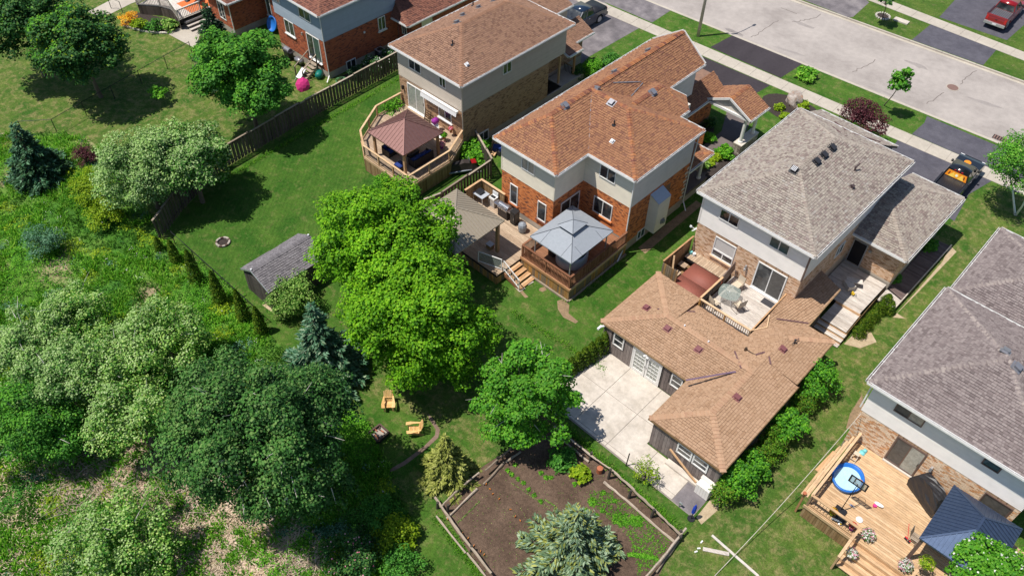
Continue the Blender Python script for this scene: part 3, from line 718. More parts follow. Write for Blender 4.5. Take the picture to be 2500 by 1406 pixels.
def roof(root, faces, eaves, kind, single=0, ridges=(), slope=.35, t=.12, rows=.15, gmat='white_trim', widths=(.14,.19,.25,.2), cape=.2, capw=.18):
    """faces: 3-d polygons; eaves: (a, b, outward)"""
    fl = []
    for f in faces:
        f = [Vector(p) for p in f]; n0_ = (f[1]-f[0]).cross(f[2]-f[0]).normalized()
        if len(f) > 3 and max(abs((p-f[0]).dot(n0_)) for p in f) > .006: fl += [[f[0], f[i], f[i+1]] for i in range(1, len(f)-1)]
        else: fl.append(f)
    faces = fl; ROOFP.extend(fl)
    b = MB()
    for f in faces: b.slab([Vector(p)-Vector((0,0,.004)) for p in f], t)
    r = b.build('roof', 'underlay_'+kind, root)
    shingles(r, faces, 'shingle_'+kind, single, rows, widths)
    for a, c in ridges: caps(r, 'cap_'+kind, a, c, slope, w=capw, e=cape)
    for a, c, o in eaves:
        g = gutter(r, a, c, o, gmat)
    return r
ROOFP = []
def RP(px, py):
    """nearest roof surface seen at a spot of the photograph: point and normal"""
    d = Vector(CM.T @ np.array([(px-1250)/CF, (py-703)/CF, 1.0])); best = None
    for f in ROOFP:
        n = (f[1]-f[0]).cross(f[2]-f[0]).normalized(); n = n if n.z > 0 else -n
        k = n.dot(d)
        if abs(k) < 1e-6: continue
        t = n.dot(f[0]-CLOC)/k; q = CLOC+d*t; c = False
        for i in range(len(f)):
            a, b = f[i-1], f[i]
            if (a.y > q.y) != (b.y > q.y) and q.x < (b.x-a.x)*(q.y-a.y)/(b.y-a.y)+a.x: c = not c
        if c and (best is None or t < best[0]): best = (t, q, n)
    return (best[1], best[2]) if best else (P(px, py, 3), Vector((0,0,1)))
def frame_n(n):
    h = Vector((0,0,1)).cross(n); h = h.normalized() if h.length > 1e-4 else Vector((1,0,0)); return Matrix((h, n.cross(h), n)).transposed()
def box_vent(parent, p, mat='vent_metal', s=.3, slope=(0,0), name='roof_vent', h=.14):
    if len(p) == 2: p, n = RP(*p); rot = frame_n(n); p = p+n*.02
    else: rot = I3
    p = Vector(p)
    b = MB(); b.cbox(p+rot@Vector((0,0,.01)), (s*1.5, s*1.5, .015), rot); b.cbox(p+rot@Vector((0,0,h*.5)), (s*.8, s*.8, h), rot); b.cbox(p+rot@Vector((0,0,h+.02)), (s, s, .05), rot)
    return b.build(name, mat, parent)
def pipe_vent(parent, p, mat='black_plastic', h=.35, r=.05):
    p = Vector(p) if len(p) == 3 else RP(*p)[0]; b = MB(); b.lathe([(.16,0),(.16,.015),(r*1.6,.03),(r,.08),(r,h),(r*.8,h)], p, 10); return b.build('vent_pipe', mat, parent)
def downspout(parent, pts, mat='white_trim', w=.07):
    b = MB()
    for i in range(len(pts)-1): b.beam(pts[i], pts[i+1], w, w*.8)
    return b.build('downspout', mat, parent)
def core(root, poly, z0, z1, mat, name='wall'): return MB().prism(poly, z0, z1).build(name, mat, root)
def planez(p0, gx, gy): return lambda x, y: p0[2]+gx*(x-p0[0])+gy*(y-p0[1])
# ------------------------------------------------------------------ house 3: orange shingles, cream siding, orange-red brick
def V3(*a): return Vector(a)
S, Ee, Nn, Ww = (0,-1,0), (1,0,0), (0,1,0), (-1,0,0)
h3 = thing('house', 'brick house with orange shingle roof and cream upper siding in the middle of the row', 'house', (-25.5, 38, 0))
ze, zr = 6.6, 8.3
A=(-30.2,31.0,ze); B=(-24.8,31.0,ze); C_=(-24.8,34.0,ze); Dd=(-21.0,34.0,ze); E_=(-21.0,41.3,ze); Hq=(-25.5,41.3,ze); I_=(-25.5,47.9,ze); Jl=(-30.2,47.9,ze)
R0=(-27.75,33.7,zr); J=(-27.75,37.65,zr); F0=(-27.75,47.9,zr); Wp=(-24.7,37.65,zr)
q1=(-23.0,41.3,ze); q2=(-23.0,42.4,ze); q3=(-24.1,43.6,ze); q4=(-25.5,43.6,ze); r1=(-25.15,38.8,7.78); r2=(-25.15,41.9,7.78); l1=(-26.2,39.3,7.13); l2=(-26.2,42.8,7.13)
faces=[[A,B,R0],[A,R0,F0,Jl],[B,C_,J,R0],[C_,Dd,Wp,J],[Dd,E_,Wp],[E_,Hq,J,Wp],[Hq,I_,F0,J],
       [q1,q2,r2,r1],[q2,q3,r2],[q3,q4,l2,r2],[r1,r2,l2,l1]]
rf=roof(h3,faces,[(A,B,S),(B,C_,Ee),(C_,Dd,S),(Dd,E_,Ee),(E_,q1,Nn),(q1,q2,Ee),(q3,q4,Nn),(q4,I_,Ee),(A,Jl,Ww)],'orange',300,
        [(A,R0),(B,R0),(R0,F0),(J,Wp),(Dd,Wp),(E_,Wp),(r1,r2),(q2,r2),(q3,r2)],.42)
MB().beam(C_,J,.06,.03).build('valley_flashing','vent_metal',rf)
MB().beam(RP(1497,203)[0]+Vector((0,0,.03)),RP(1564,201)[0]+Vector((0,0,.03)),.12,.03).beam(RP(1541,236)[0]+Vector((0,0,.03)),RP(1569,204)[0]+Vector((0,0,.03)),.06,.03).build('valley_flashing','vent_metal',rf)
MB().beam((-30.2,47.95,ze),(-27.75,47.95,zr),.04,.2).beam((-25.5,47.95,ze),(-27.75,47.95,zr),.04,.2).build('fascia','white_trim',rf)
for px,py,z in ((1379,259,7.9),(1457,219,8.1),(1501,178,8.1),(1583,126,8.0)): box_vent(rf,(px,py),'vent_metal',.34,(0,-.4))
box_vent(rf,(1493,252),'vent_metal',.36,(.42,0)); box_vent(rf,(1593,227),'vent_metal',.36,(0,.45)); box_vent(rf,(1495,346),'vent_white',.2,(.42,0),h=.1)
pipe_vent(rf,(1499,306))
# walls
fp=[(-29.8,31.4),(-25.2,31.4),(-25.2,34.35),(-21.3,34.35),(-21.3,40.9),(-25.9,40.9),(-25.9,47.6),(-29.8,47.6)]
core(h3,fp,-.1,1.2,'concrete_grey','foundation')
bw=core(h3,[(x,y) for x,y in fp],1.2,3.98,'mortar_red','brick_wall')
up=core(h3,fp,3.98,6.5,'siding_lap_shade','upper_wall')
core(h3,[(-25.9,43.2),(-23.4,43.2),(-23.4,40.9),(-25.9,40.9)],3.9,6.5,'siding_greige','upper_wall')
core(h3,[(-26.2,43.2),(-25.9,47.9),(-25.9,51.2),(-30.2,51.2),(-30.2,47)],0,3.9,'mortar_red','garage_wall')
fs=Wall('S',31.4); fw=Wall('S',34.35); fe=Wall('E',-25.2); fr=Wall('E',-21.3)
ops1=[(-29.0,-28.3,1.6,3.28),(-26.5,-25.75,1.7,3.28)]; ops2=[(-24.17,-22.6,2.0,3.32)]
ops3=[(32.15,34.05,1.25,3.3)]
bricks(bw,[(fs,-29.8,-25.2,1.2,3.97,ops1),(fw,-25.2,-21.3,1.2,3.97,ops2),(fe,31.4,34.34,1.2,3.97,ops3),(fr,34.35,40.9,.75,3.97,[(36.6,38.9,1.0,3.4)]),(Wall('E',-25.9),43.2,51.2,.3,3.8,[(45.5,46.6,.5,2.7)])],'brick_orange',300)
for w_,a,b in ((fs,-29.8,-25.2),(fw,-25.2,-21.3),(fe,31.4,34.34),(fr,34.35,40.9)): siding(up,w_,a,b,3.98,6.5,'siding_cream' if w_ is not fr else 'siding_greige')
siding(up,Wall('E',-25.9),43.2,47.6,3.98,6.5,'siding_greige')
for x,y in ((-25.2,31.4),(-21.3,34.35),(-29.8,31.4)): pbox('corner_board','siding_cream',up,x-.07,y-.035,3.98,x+.035,y+.07,6.48)
window(up,fs,-28.05,-26.9,5.1,6.15,glass='glass_curtain',n=.02); window(up,fw,-23.97,-22.68,5.1,6.12,n=.02)
window(bw,fs,-29.0,-28.3,1.62,3.28,'one',sill='brick_orange'); window(bw,fs,-26.5,-25.75,1.72,3.28,'one',sill='brick_orange')
window(bw,fw,-24.17,-22.6,2.0,3.32,'slide',sill='brick_orange')
sliding_door(bw,fe,32.15,34.05,1.25,3.3)
window(bw,fr,35.75,36.6,.15,.95,'slide','white_trim','glass_green')
# chimney chase on the side wall
ch=MB().box(-21.3,36.55,.75,-20.55,37.75+.1,3.35)
ch.add([(-21.3,36.55,3.35),(-20.55,36.55,3.35),(-20.55,37.85,3.35),(-21.3,37.85,3.35),(-21.3,36.55,3.75),(-21.3,37.85,3.75)],[(0,1,4),(3,5,2),(1,2,5,4)])
chs=ch.build('chimney_chase','siding_cream',h3)
siding(chs,Wall('S',36.55),-21.3,-20.55,.78,3.35,'siding_cream',.1); siding(chs,Wall('E',-20.55),36.55,37.85,.78,3.35,'siding_cream',.1)
MB().cbox((-20.92,37.2,3.58),(.88,1.36,.03),Matrix.Rotation(.49,3,'Y')).build('chase_cap','alu',chs)
MB().cbox((-20.48,37.3,1.5),(.1,.35,.35)).cbox((-20.38,37.3,1.5),(.1,.22,.22)).build('vent_hood','vent_metal',chs)
downspout(h3,[(-21.2,34.25,6.5),(-21.22,34.22,6.2),(-21.22,34.22,.9),(-21.1,33.9,.5),(-20.95,33.3,.15)])
downspout(h3,[(-21.2,41.2,6.4),(-21.22,41.0,3.3),(-21.22,41.0,.55),(-20.6,40.5,.3)],w=.06)
qs=MB()
for k in range(8): qs.box(-21.33,40.55+.15*(k%2),.9+k*.36,-21.27,40.95,.9+k*.36+.17)
qs.build('quoins','stone_white',bw)
# front roofs: low roof over the entry, portico gable, small side porch
a1,a2,a3,a4=(-25.0,45.0,3.35),(-25.0,50.9,3.35),(-26.3,51.0,4.3),(-26.3,45.0,4.3)
roof(h3,[[a1,a2,a3,a4]],[(a1,a2,Ee)],'orange')
pt=thing('portico','gabled entry portico with orange shingles on white columns','portico',(-22.5,50,0))
g1,g2,g3,g4,g5,g6=(-25.3,48.75,3.3),(-21.35,48.75,3.3),(-21.3,51.3,3.3),(-25.3,51.3,3.3),(-23.3,48.75,4.3),(-23.3,51.3,4.3)
pr=roof(pt,[[g1,g5,g6,g4],[g2,g3,g6,g5]],[(g2,g3,Ee)],'orange',0,[(g5,g6)],.5)
MB().add([(-25.1,48.9,3.25),(-21.5,48.9,3.25),(-23.3,48.9,4.15)],[(0,1,2)]).build('gable','siding_greige',pr)
MB().beam((-25.35,48.72,3.3),(-23.3,48.72,4.3),.05,.17).beam((-21.3,48.72,3.3),(-23.3,48.72,4.3),.05,.17).beam((-25.2,48.85,3.2),(-21.4,48.85,3.2),.12,.18).build('bargeboard','white_trim',pr)
for y in (49.05,50.75):
    MB().lathe([(.19,1.0),(.19,1.12),(.13,1.18),(.13,3.05),(.18,3.1),(.18,3.2)],(-21.8,y,0),14).build('column','white_trim',pt)
pbox('pedestal','mortar',pt,-22.12,48.72,0,-21.48,51.1,.95)
pbox('pedestal_cap','stone_white',pt,-22.16,48.68,.95,-21.44,51.14,1.02)
st=MB()
for k in range(6):
    for j in range(8): st.box(-22.13-random.uniform(0,.02),48.71-random.uniform(0,.02),.02+k*.155,-22.0,48.9,.15+k*.155) if j==0 else st.box(-21.6,48.72+(j-1)*.34+random.uniform(0,.03),.02+k*.155,-21.47+random.uniform(0,.02),48.72+j*.34,.15+k*.155)
    for j in range(3): st.box(-22.12+j*.215,48.70-random.uniform(0,.02),.02+k*.155,-22.12+(j+1)*.215-.02,48.8,.15+k*.155)
st.build('stonework','stone_mix',pt,'stuff')
sp=thing('side_porch','small side porch with hipped orange roof on one white column','porch',(-22,42.6,0))
p1,p2,p3,p4=(-23.3,44.1,3.0),(-21.35,44.1,3.0),(-21.35,40.95,3.0),(-23.3,40.95,3.6)
roof(sp,[[p4,p3,p2],[p4,p2,p1]],[(p3,p2,Ee),(p2,p1,Nn)],'orange',0,[(p2,p4)],.3)
MB().lathe([(.17,.8),(.17,.9),(.12,.96),(.12,2.75),(.16,2.8),(.16,2.9)],(-21.75,43.55,0),14).build('column','white_trim',sp)
pbox('slab','stamped',sp,-23.3,40.95,.62,-21.35,44.1,.8); pbox('base','concrete_grey',sp,-23.3,40.97,0,-21.4,44.05,.62)
bricks(h3,[(Wall('E',-23.3),43.2,46.0,.3,3.0,[])],'brick_orange',0)
sheet('footpath',[(-23.1,44.3),(-22.0,44.3),(-22.1,47.0),(-22.6,48.8),(-22.3,50.5),(-23.4,53.5),(-25.6,53.5),(-24.2,50.5),(-24.2,48),(-23.2,46.3)],.02,'stamped')
sheet('footpath',[(-23.4,44.6),(-22.6,44.6),(-22.7,46.4),(-23.6,47.2),(-24.4,46.6),(-23.6,46.0)],.024,'concrete_walk')
sheet('flower_bed',[(-22.0,44.3),(-20.9,44.3),(-20.7,47.5),(-21.3,49.5),(-22.0,49.2),(-22.1,46.8)],.024,'mulch')
sheet('flower_bed',[(-25.8,44.5),(-24.3,46.2),(-24.3,49.5),(-24.9,50.5),(-25.8,50.5)],.024,'mulch')
# ------------------------------------------------------------------ house 2: brown shingles
h2=thing('house','house with brown shingle roof and beige upper siding, behind the deck with the maroon gazebo','house',(-40,40,0))
ze,zr=6.3,8.05
A=(-43.75,33.8,ze);B=(-36.1,33.8,ze);C_=(-36.1,45.9,ze);Dd=(-43.75,45.9,ze);a=(-39.92,37.6,zr);b=(-39.92,42.3,zr)
rf=roof(h2,[[A,B,a],[B,C_,b,a],[C_,Dd,b],[Dd,A,a,b]],[(A,B,S),(B,C_,Ee),(C_,Dd,Nn),(A,Dd,Ww)],'brown',0,[(A,a),(B,a),(a,b),(C_,b),(Dd,b)],.42)
box_vent(rf,(1116,57),'vent_metal',.34,(.2,0)); 
for px,py,z in ((1130,39,7.9),(1169,20,7.85),(1205,3,7.8)): box_vent(rf,(px,py),'vent_metal',.3,(0,-.4))
pipe_vent(rf,(1105,110)); pipe_vent(rf,(1155,15)); box_vent(rf,(1139,159),'vent_white',.2,(0,.4),h=.12)
# street side roofs
c1,c2,c3,c4=(-43.6,45.9,5.3),(-39.1,45.9,5.3),(-39.1,49.2,5.3),(-43.6,49.2,5.3)
roof(h2,[[(-41.4,45.9,6.3),(-39.1,45.9,5.4),(-39.1,49.3,5.4),(-41.4,49.3,6.3)],[(-41.4,45.9,6.3),(-41.4,49.3,6.3),(-43.7,49.3,5.4),(-43.7,45.9,5.4)]],[((-39.1,45.9,5.4),(-39.1,49.3,5.4),Ee)],'brown',0,[((-41.4,45.9,6.3),(-41.4,49.3,6.3))],.4)
roof(h2,[[(-37.4,47.9,3.3),(-37.4,50.2,3.3),(-39.1,50.2,4.1),(-39.1,47.9,4.1)],[(-37.4,47.9,3.3),(-39.1,47.9,4.1),(-39.1,47.5,3.6)]],[((-37.4,47.9,3.3),(-37.4,50.2,3.3),Ee)],'brown')
roof(h2,[[(-36.7,46.3,3.0),(-36.7,48.0,3.0),(-38.6,48.0,3.7),(-38.6,46.3,3.7)]],[((-36.7,46.3,3.0),(-36.7,48.0,3.0),Ee),((-36.7,46.3,3.0),(-38.6,46.3,3.6),S)],'brown')
core(h2,[(-43.4,34.2),(-36.5,34.2),(-36.5,45.5),(-43.4,45.5)],3.78,6.2,'siding_lap_shade','upper_wall')
core(h2,[(-43.4,34.2),(-36.5,34.2),(-36.5,45.5),(-43.4,45.5)],-.1,.6,'concrete_grey','foundation')
bw=core(h2,[(-43.4,34.2),(-36.5,34.2),(-36.5,43.6),(-38.2,43.6),(-38.2,45.5),(-43.4,45.5)],.6,3.78,'mortar','brick_wall')
core(h2,[(-43.4,45.5),(-38.4,45.5),(-38.4,50.1),(-43.4,50.1)],0,3.6,'mortar','garage_wall')
core(h2,[(-43.4,45.5),(-39.4,45.5),(-39.4,49),(-43.4,49)],3.6,5.3,'siding_beige','upper_wall')
ws=Wall('S',34.2); we=Wall('E',-36.5)
bricks(bw,[(ws,-43.4,-36.5,1.25,3.75,[(-42.5,-40.6,1.2,3.55),(-39.05,-37.65,2.1,3.35)]),(we,34.2,43.6,.6,3.75,[(35.7,36.9,0,.95)]),(Wall('E',-38.4),45.5,50.1,.8,3.5,[]),(Wall('S',45.5),-43.3,-38.4,.8,3.5,[])],'brick_brown',0)
for w_,u0,u1 in ((ws,-43.4,-36.5),(we,34.2,45.5)): siding(bw,w_,u0,u1,3.78,6.2,'siding_beige')
pbox('corner_board','siding_beige',bw,-36.57,34.165,3.78,-36.465,34.27,6.18)
window(bw,ws,-42.1,-40.75,4.95,5.85,n=.02); window(bw,ws,-38.8,-38.1,4.95,5.85,n=.02); window(bw,we,38.35,39.25,4.95,5.95,n=.02)
sliding_door(bw,ws,-42.5,-40.6,1.32,3.5,glass='glass_curtain',g2='glass_curtain')
window(bw,ws,-39.05,-37.65,2.15,3.3,'slide',sill='white_trim')
window(bw,we,35.75,36.85,.05,.95)
MB().cbox((-42.98,34.1,2.85),(.12,.16,.3)).build('wall_lantern','black_metal',bw)
# awning over the kitchen window, rolled with scalloped valance
aw=thing('awning','rolled white awning with scalloped valance over the kitchen window','awning',(-38.7,34,3.7))
b_=MB().beam((-40.6,33.95,3.72),(-36.75,33.95,3.72),.22,.16); b_.build('cassette','white_trim',aw)
vl=MB(); n=22
for k in range(n):
    x=-40.6+k*3.85/n; vl.add([(x,33.82,3.66),(x+3.85/n,33.82,3.66),(x+3.85/n,33.78,3.42),(x+3.85/2/n,33.77,3.36),(x,33.78,3.42)],[(0,1,2,3,4)])
vl.build('valance','white_soft',aw)
downspout(h2,[(-36.4,34.1,6.2),(-36.42,34.12,1.35)],'siding_beige')
# porch with posts at the far corner of house 2
pz=thing('porch','narrow side porch with timber posts at the street end of the brown roofed house','porch',(-37,46,0))
pbox('slab','concrete_grey',pz,-38.2,43.65,0,-36.6,48.3,.6)
for y in (45.6,47.5): pbox('post','cedar_warm_z',pz,-37.2,y,.6,-37.05,y+.14,3.1)
MB().beam((-38.1,47.4,1.4),(-37.2,47.4,1.4),.08,.06).build('rail','pt_brown_x',pz)
for k in range(6): pbox('baluster','black_metal',pz,-38.0+k*.15,47.38,.65,-37.97+k*.15,47.42,1.4)
# ------------------------------------------------------------------ house 4: grey-beige shingles
h4=thing('house','house with pale grey-beige shingle roof and light brick, joined to the brown roofed annex','house',(-13.7,42,0))
ze,zr=6.7,8.4
A=(-17.71,35.82,ze);B=(-9.75,35.78,ze);C_=(-9.66,47.85,ze);Dd=(-17.75,47.8,ze);a=(-13.72,40.0,zr);b=(-13.66,44.1,zr)
rf=roof(h4,[[A,B,a],[B,C_,b,a],[C_,Dd,b],[Dd,A,a,b]],[(A,B,S),(B,C_,Ee),(C_,Dd,Nn),(A,Dd,Ww)],'grey',300,[(A,a),(B,a),(a,b),(C_,b),(Dd,b)],.42)
for px,py,z in ((1993,396,7.95),(2011,380,7.95),(2031,362,7.95)):
    box_vent(rf,(px,py),'vent_black',.36,(0,.4))
gv=box_vent(rf,(1939,416),'vent_black',.36,(.3,0))
p0,n0_=RP(1939,416); r0_=frame_n(n0_)
for k in range(4): MB().cbox(p0+r0_@Vector((-.13+k*.085,0,.22)),(.035,.34,.02),r0_).build('grille_bar','vent_white',rf)
c=RP(2086,417)[0]; MB().tube([c,c+Vector((0,0,.3)),c+Vector((.08,.25,.45))],.06,8).build('vent_pipe','vent_brown',rf); box_vent(rf,(2079,457),'vent_brown',.2,(0,.4),h=.12)
roof(h4,[[(-17.3,50.6,5.4),(-11.5,50.5,5.4),(-12.4,47.85,6.55),(-17.3,47.85,6.55)]],[((-17.3,50.6,5.4),(-11.5,50.5,5.4),Nn)],'grey')
for q in (((695,1003),(880,1143)),((835,1050),(925,1120)),((925,1170),(1350,1305)),((985,1150),(1225,1222))):
    pa=RP(1800+q[0][0]/3.514,q[0][1]/3.515)[0]+Vector((0,0,.04)); pb=RP(1800+q[1][0]/3.514,q[1][1]/3.515)[0]+Vector((0,0,.04)); MB().beam(pa,pb,.1,.04).build('flashing_strip','flashing',rf)
ga,gb,gc,gd=(-10.1,42.95,3.5),(-6.53,42.95,3.5),(-6.45,51.25,3.5),(-10.1,51.25,3.5); gr1,gr2=(-9.25,45.7,4.62),(-9.25,48.5,4.62)
roof(h4,[[ga,gb,gr1,(-10.1,45.7,4.62)],[gb,gc,gr2,gr1],[gc,gd,(-10.1,48.5,4.62),gr2],[(-10.1,45.7,4.62),gr1,gr2,(-10.1,48.5,4.62)]],[(ga,gb,S),(gb,gc,Ee),(gc,gd,Nn)],'grey',0,[(gb,gr1),(gc,gr2)],.3)
core(h4,[(-17.35,36.15),(-10.1,36.15),(-10.1,47.5),(-17.35,47.5)],-.1,1.3,'concrete_grey','foundation')
bw=core(h4,[(-17.35,36.15),(-10.1,36.15),(-10.1,47.5),(-17.35,47.5)],1.3,4.16,'mortar','brick_wall')
core(h4,[(-17.35,36.15),(-10.1,36.15),(-10.1,47.5),(-17.35,47.5)],4.16,6.6,'siding_lap_shade','upper_wall')
core(h4,[(-17.2,47.5),(-11.7,47.5),(-11.7,50.3),(-17.2,50.3)],0,5.3,'siding_white','front_wall')
core(h4,[(-10.1,43.4),(-6.9,43.4),(-6.9,50.9),(-10.1,50.9)],.9,3.4,'mortar','garage_wall'); core(h4,[(-10.1,43.38),(-6.88,43.38),(-6.88,50.92),(-10.1,50.92)],-.1,.92,'concrete_grey','garage_base')
ws=Wall('S',36.15); we=Wall('E',-10.1); wg=Wall('S',43.4)
bricks(bw,[(ws,-17.35,-10.1,1.3,4.15,[(-15.98,-14.42,2.25,4.15),(-12.9,-10.85,1.7,4.15)]),(we,36.15,43.4,1.7,4.15,[(40.9,41.9,2.6,3.6)])],'brick_tan',300)
bricks(h4,[(wg,-10.1,-6.9,1.0,3.35,[(-10.0,-9.0,.7,2.85)]),(Wall('E',-6.9),43.4,50.9,.95,3.35,[])],'brick_tan',0)
siding(bw,ws,-17.35,-10.1,4.17,6.58,'siding_white'); siding(bw,we,36.15,47.5,4.17,6.58,'siding_white',.6)
pbox('corner_post','brown_trim',bw,-10.14,36.1,4.16,-10.05,36.2,6.55); pbox('corner_board','siding_white',bw,-17.4,36.1,4.16,-17.3,36.2,6.55)
window(bw,ws,-16.1,-14.75,5.35,6.15,glass='glass',n=.02); window(bw,ws,-12.65,-11.35,5.4,6.2,glass='glass_green',n=.02)
window(bw,ws,-15.95,-14.45,2.35,3.92,'picture',sill='brick_tan')
for u in np.arange(-15.95,-14.5,.085): ws.pc('soldier_brick','brick_brown',bw,float(u),float(u)+.07,-.02,.012,3.95,4.14)
for u in np.arange(-12.88,-10.9,.085): ws.pc('soldier_brick','brick_brown',bw,float(u),float(u)+.07,-.02,.012,3.95,4.14)
sliding_door(bw,ws,-12.87,-10.9,1.78,3.92,glass='glass',g2='screen')
window(bw,we,40.9,41.9,2.65,3.55,'slide',glass='glass_green')
MB().cbox((-13.5,36.02,3.0),(.1,.14,.28)).lathe([(.05,2.75),(.05,2.9)],(-13.5,35.95,0),8).build('wall_lantern','alu',bw)
MB().cbox((-10.6,36.08,2.15),(.16,.1,.22)).tube([(-10.65,36.05,2.05),(-10.75,36.0,1.8)],.02).build('outlet_box','alu',bw)
dr=window(bw,wg,-9.98,-9.02,.78,2.82,'one','alu','dark_inside',fw=.06,name='open_doorway')
wg.pc('door_step','concrete_walk',dr,-10.0,-9.0,0,.3,.66,.78)
MB().lathe([(.11,-.02),(.1,.05),(.03,.1)],(-8.78,43.3,2.5),10).build('wall_light','alu',h4)
# satellite dish
sd=thing('satellite_dish','small white satellite dish on the left corner of the pale brick house','satellite dish',(-17.6,36.1,3.2))
c=P(1699,560,3.3); b_=MB(); n=14
vs=[(c.x,c.y,c.z)]; rt=Matrix.Rotation(R(55),3,'Y')@Matrix.Rotation(R(30),3,'X')
m_=MB().lathe([(.0,0),(.15,.015),(.28,.05),(.29,.04),(.15,0),(0,-.015)],(0,0,0),16); m_.v=[tuple(c+Matrix.Rotation(R(-50),3,'Y')@Vector(v)) for v in m_.v]
m_.build('dish','white_soft',sd,smooth=True); MB().tube([c,c+Vector((-.3,-.12,.12))],.015).cbox(c+Vector((-.33,-.12,.12)),(.12,.09,.12)).build('receiver','white_soft',sd); MB().tube([c,(-17.36,36.3,3.2)],.025).build('bracket','alu',sd)
# ------------------------------------------------------------------ annex
an=thing('annex','low annex with tan-brown shingle roof and weathered board walls round a concrete patio','annex',(-12,29,0))
e,r=2.35,2.78
faces=[[(-17.4,26.9,e),(-11.25,26.9,e),(-8.93,29.6,r),(-14.7,29.6,r)],[(-17.4,26.9,e),(-14.7,29.6,r),(-17.4,32.5,e)],
 [(-17.4,32.5,e),(-14.7,29.6,r),(-14.2,29.6,r),(-14.2,32.5,2.28)],[(-14.2,29.6,r),(-10.45,29.6,r),(-10.45,32.1,2.12),(-14.2,32.1,2.12)],
 [(-11.25,23.45,e),(-6.6,23.45,e),(-8.93,25.8,r)],[(-11.25,23.45,e),(-8.93,25.8,r),(-8.93,29.6,r),(-11.25,26.9,e)],
 [(-6.6,23.45,e),(-6.6,30.8,e),(-8.93,30.8,r),(-8.93,25.8,r)],
 [(-6.78,30.95,2.28),(-6.78,35.2,2.28),(-8.7,33.2,2.72),(-8.93,30.8,r)],[(-6.78,35.2,2.28),(-8.45,35.2,2.3),(-8.7,33.2,2.72)],
 [(-10.45,29.6,r),(-8.93,29.6,r),(-8.7,33.2,2.72),(-10.45,33.2,2.62)],
 [(-10.45,33.2,2.62),(-8.7,33.2,2.72),(-8.45,35.2,2.3),(-8.5,37,2.38),(-10.12,37.0,2.66),(-10.12,36.15,2.66),(-10.6,36.15,2.66)],[(-8.5,37,2.38),(-8.55,39.1,2.38),(-10.12,39.4,2.7),(-10.12,37,2.66)]]
ar=roof(an,faces,[],'tan',300,[((-17.4,26.9,e),(-14.7,29.6,r)),((-17.4,32.5,e),(-14.7,29.6,r)),((-14.7,29.6,r),(-8.93,29.6,r)),((-11.25,23.45,e),(-8.93,25.8,r)),((-6.6,23.45,e),(-8.93,25.8,r)),((-8.93,25.8,r),(-8.93,29.6,r)),((-6.78,35.2,2.28),(-8.7,33.2,2.72))],.1,rows=.15,widths=(.2,.24,.3,.24),capw=.17)
for a_,b_ in (((1604.5,755),(1697,762)),((1674,929),(1796,908)),((1793,858),(1809,900)),((1844,867),(1867,860)),((1877,871),(1881,890)),((1895,779),(1973,790))):
    MB().beam(RP(*a_)[0]+Vector((0,0,.045)),RP(*b_)[0]+Vector((0,0,.045)),.1,.012).build('valley_flashing','flashing' if a_[0]!=1674 else 'flash_mauve',ar)
for px,py in ((1578,752),(1629.5,803),(1705,854),(1799.5,971),(1911,853)):
    box_vent(ar,(px,py),'vent_red',.3,(.1,0),h=.09)
for px,py in ((1671,797),(1729,836)): MB().lathe([(.06,0),(.03,.12),(.05,.14)],RP(px,py)[0],8).build('vent_pipe','vent_white',ar)
c=RP(1939,838)[0]; MB().lathe([(.09,0),(.05,.03),(.05,.25),(.08,.3),(.03,.36)],c,8).beam(c+Vector((-.02,-.3,.18)),c+Vector((.05,.35,.18)),.035,.035).build('flue_cap','vent_black',ar)
c=RP(1820,855)[0]; MB().lathe([(.1,0),(.08,.2),(.05,.25)],c,8).tube([c+Vector((.05,0,.1)),RP(1843,866)[0]+Vector((0,0,.03))],.02).build('vent_spout','bronze',ar)
fa=MB()
for p,q in (((-17.42,26.88,2.28),(-11.2,26.88,2.28)),((-11.27,26.9,2.28),(-11.27,23.4,2.28)),((-11.27,23.42,2.28),(-6.58,23.42,2.28)),((-6.58,23.42,2.28),(-6.58,30.85,2.28)),((-17.42,26.9,2.28),(-17.42,32.5,2.28)),((-6.76,31,2.2),(-6.76,35.2,2.2)),((-6.78,35.22,2.2),(-8.45,35.22,2.2)),((-8.44,35.2,2.3),(-8.52,39.1,2.32))): fa.beam(p,q,.03,.13)
fa.build('fascia','pt_brown_x',ar)
core(an,[(-17.2,27.05),(-11.0,27.05),(-11.0,23.6),(-6.75,23.6),(-6.75,30.8),(-6.95,30.9),(-6.95,35.0),(-8.6,35.0),(-8.7,37.8),(-10.0,37.8),(-10.45,34),(-10.45,32.0),(-17.2,32.0)],0,2.12,'shed_board_z','wall')
def boards(parent, w, u0, u1, z0, z1, mat, bwid=.2, ops=(), gap=.012, name='wall_board'):
    u=u0
    while u<u1-.01:
        v=min(u+bwid,u1); zz=[(z0,z1)]
        for a_,b_,c_,d_ in ops:
            if u+.02<b_ and v-.02>a_:
                zz=[s for s0,s1 in zz for s in ((s0,min(s1,c_)),(max(s0,d_),s1)) if s[1]-s[0]>.05]
        for s0,s1 in zz: w.pc(name,mat,parent,u+gap/2,v-gap/2,-.01,random.uniform(.012,.02),s0,s1)
        u+=bwid
wa=Wall('S',27.05); wb=Wall('S',23.6)
boards(an,wa,-17.2,-11.0,.02,2.2,'barn_z',.2,[(-16.45,-15.62,1.0,2.15),(-15.0,-12.9,0,2.0),(-12.3,-11.45,.95,2.0)])
boards(an,wb,-11.0,-6.75,.02,2.2,'barn_z',.2,[(-9.4,-7.4,1.05,2.05)]); boards(an,Wall('E',-6.75),23.6,30.8,.02,2.2,'barn_z',.3)
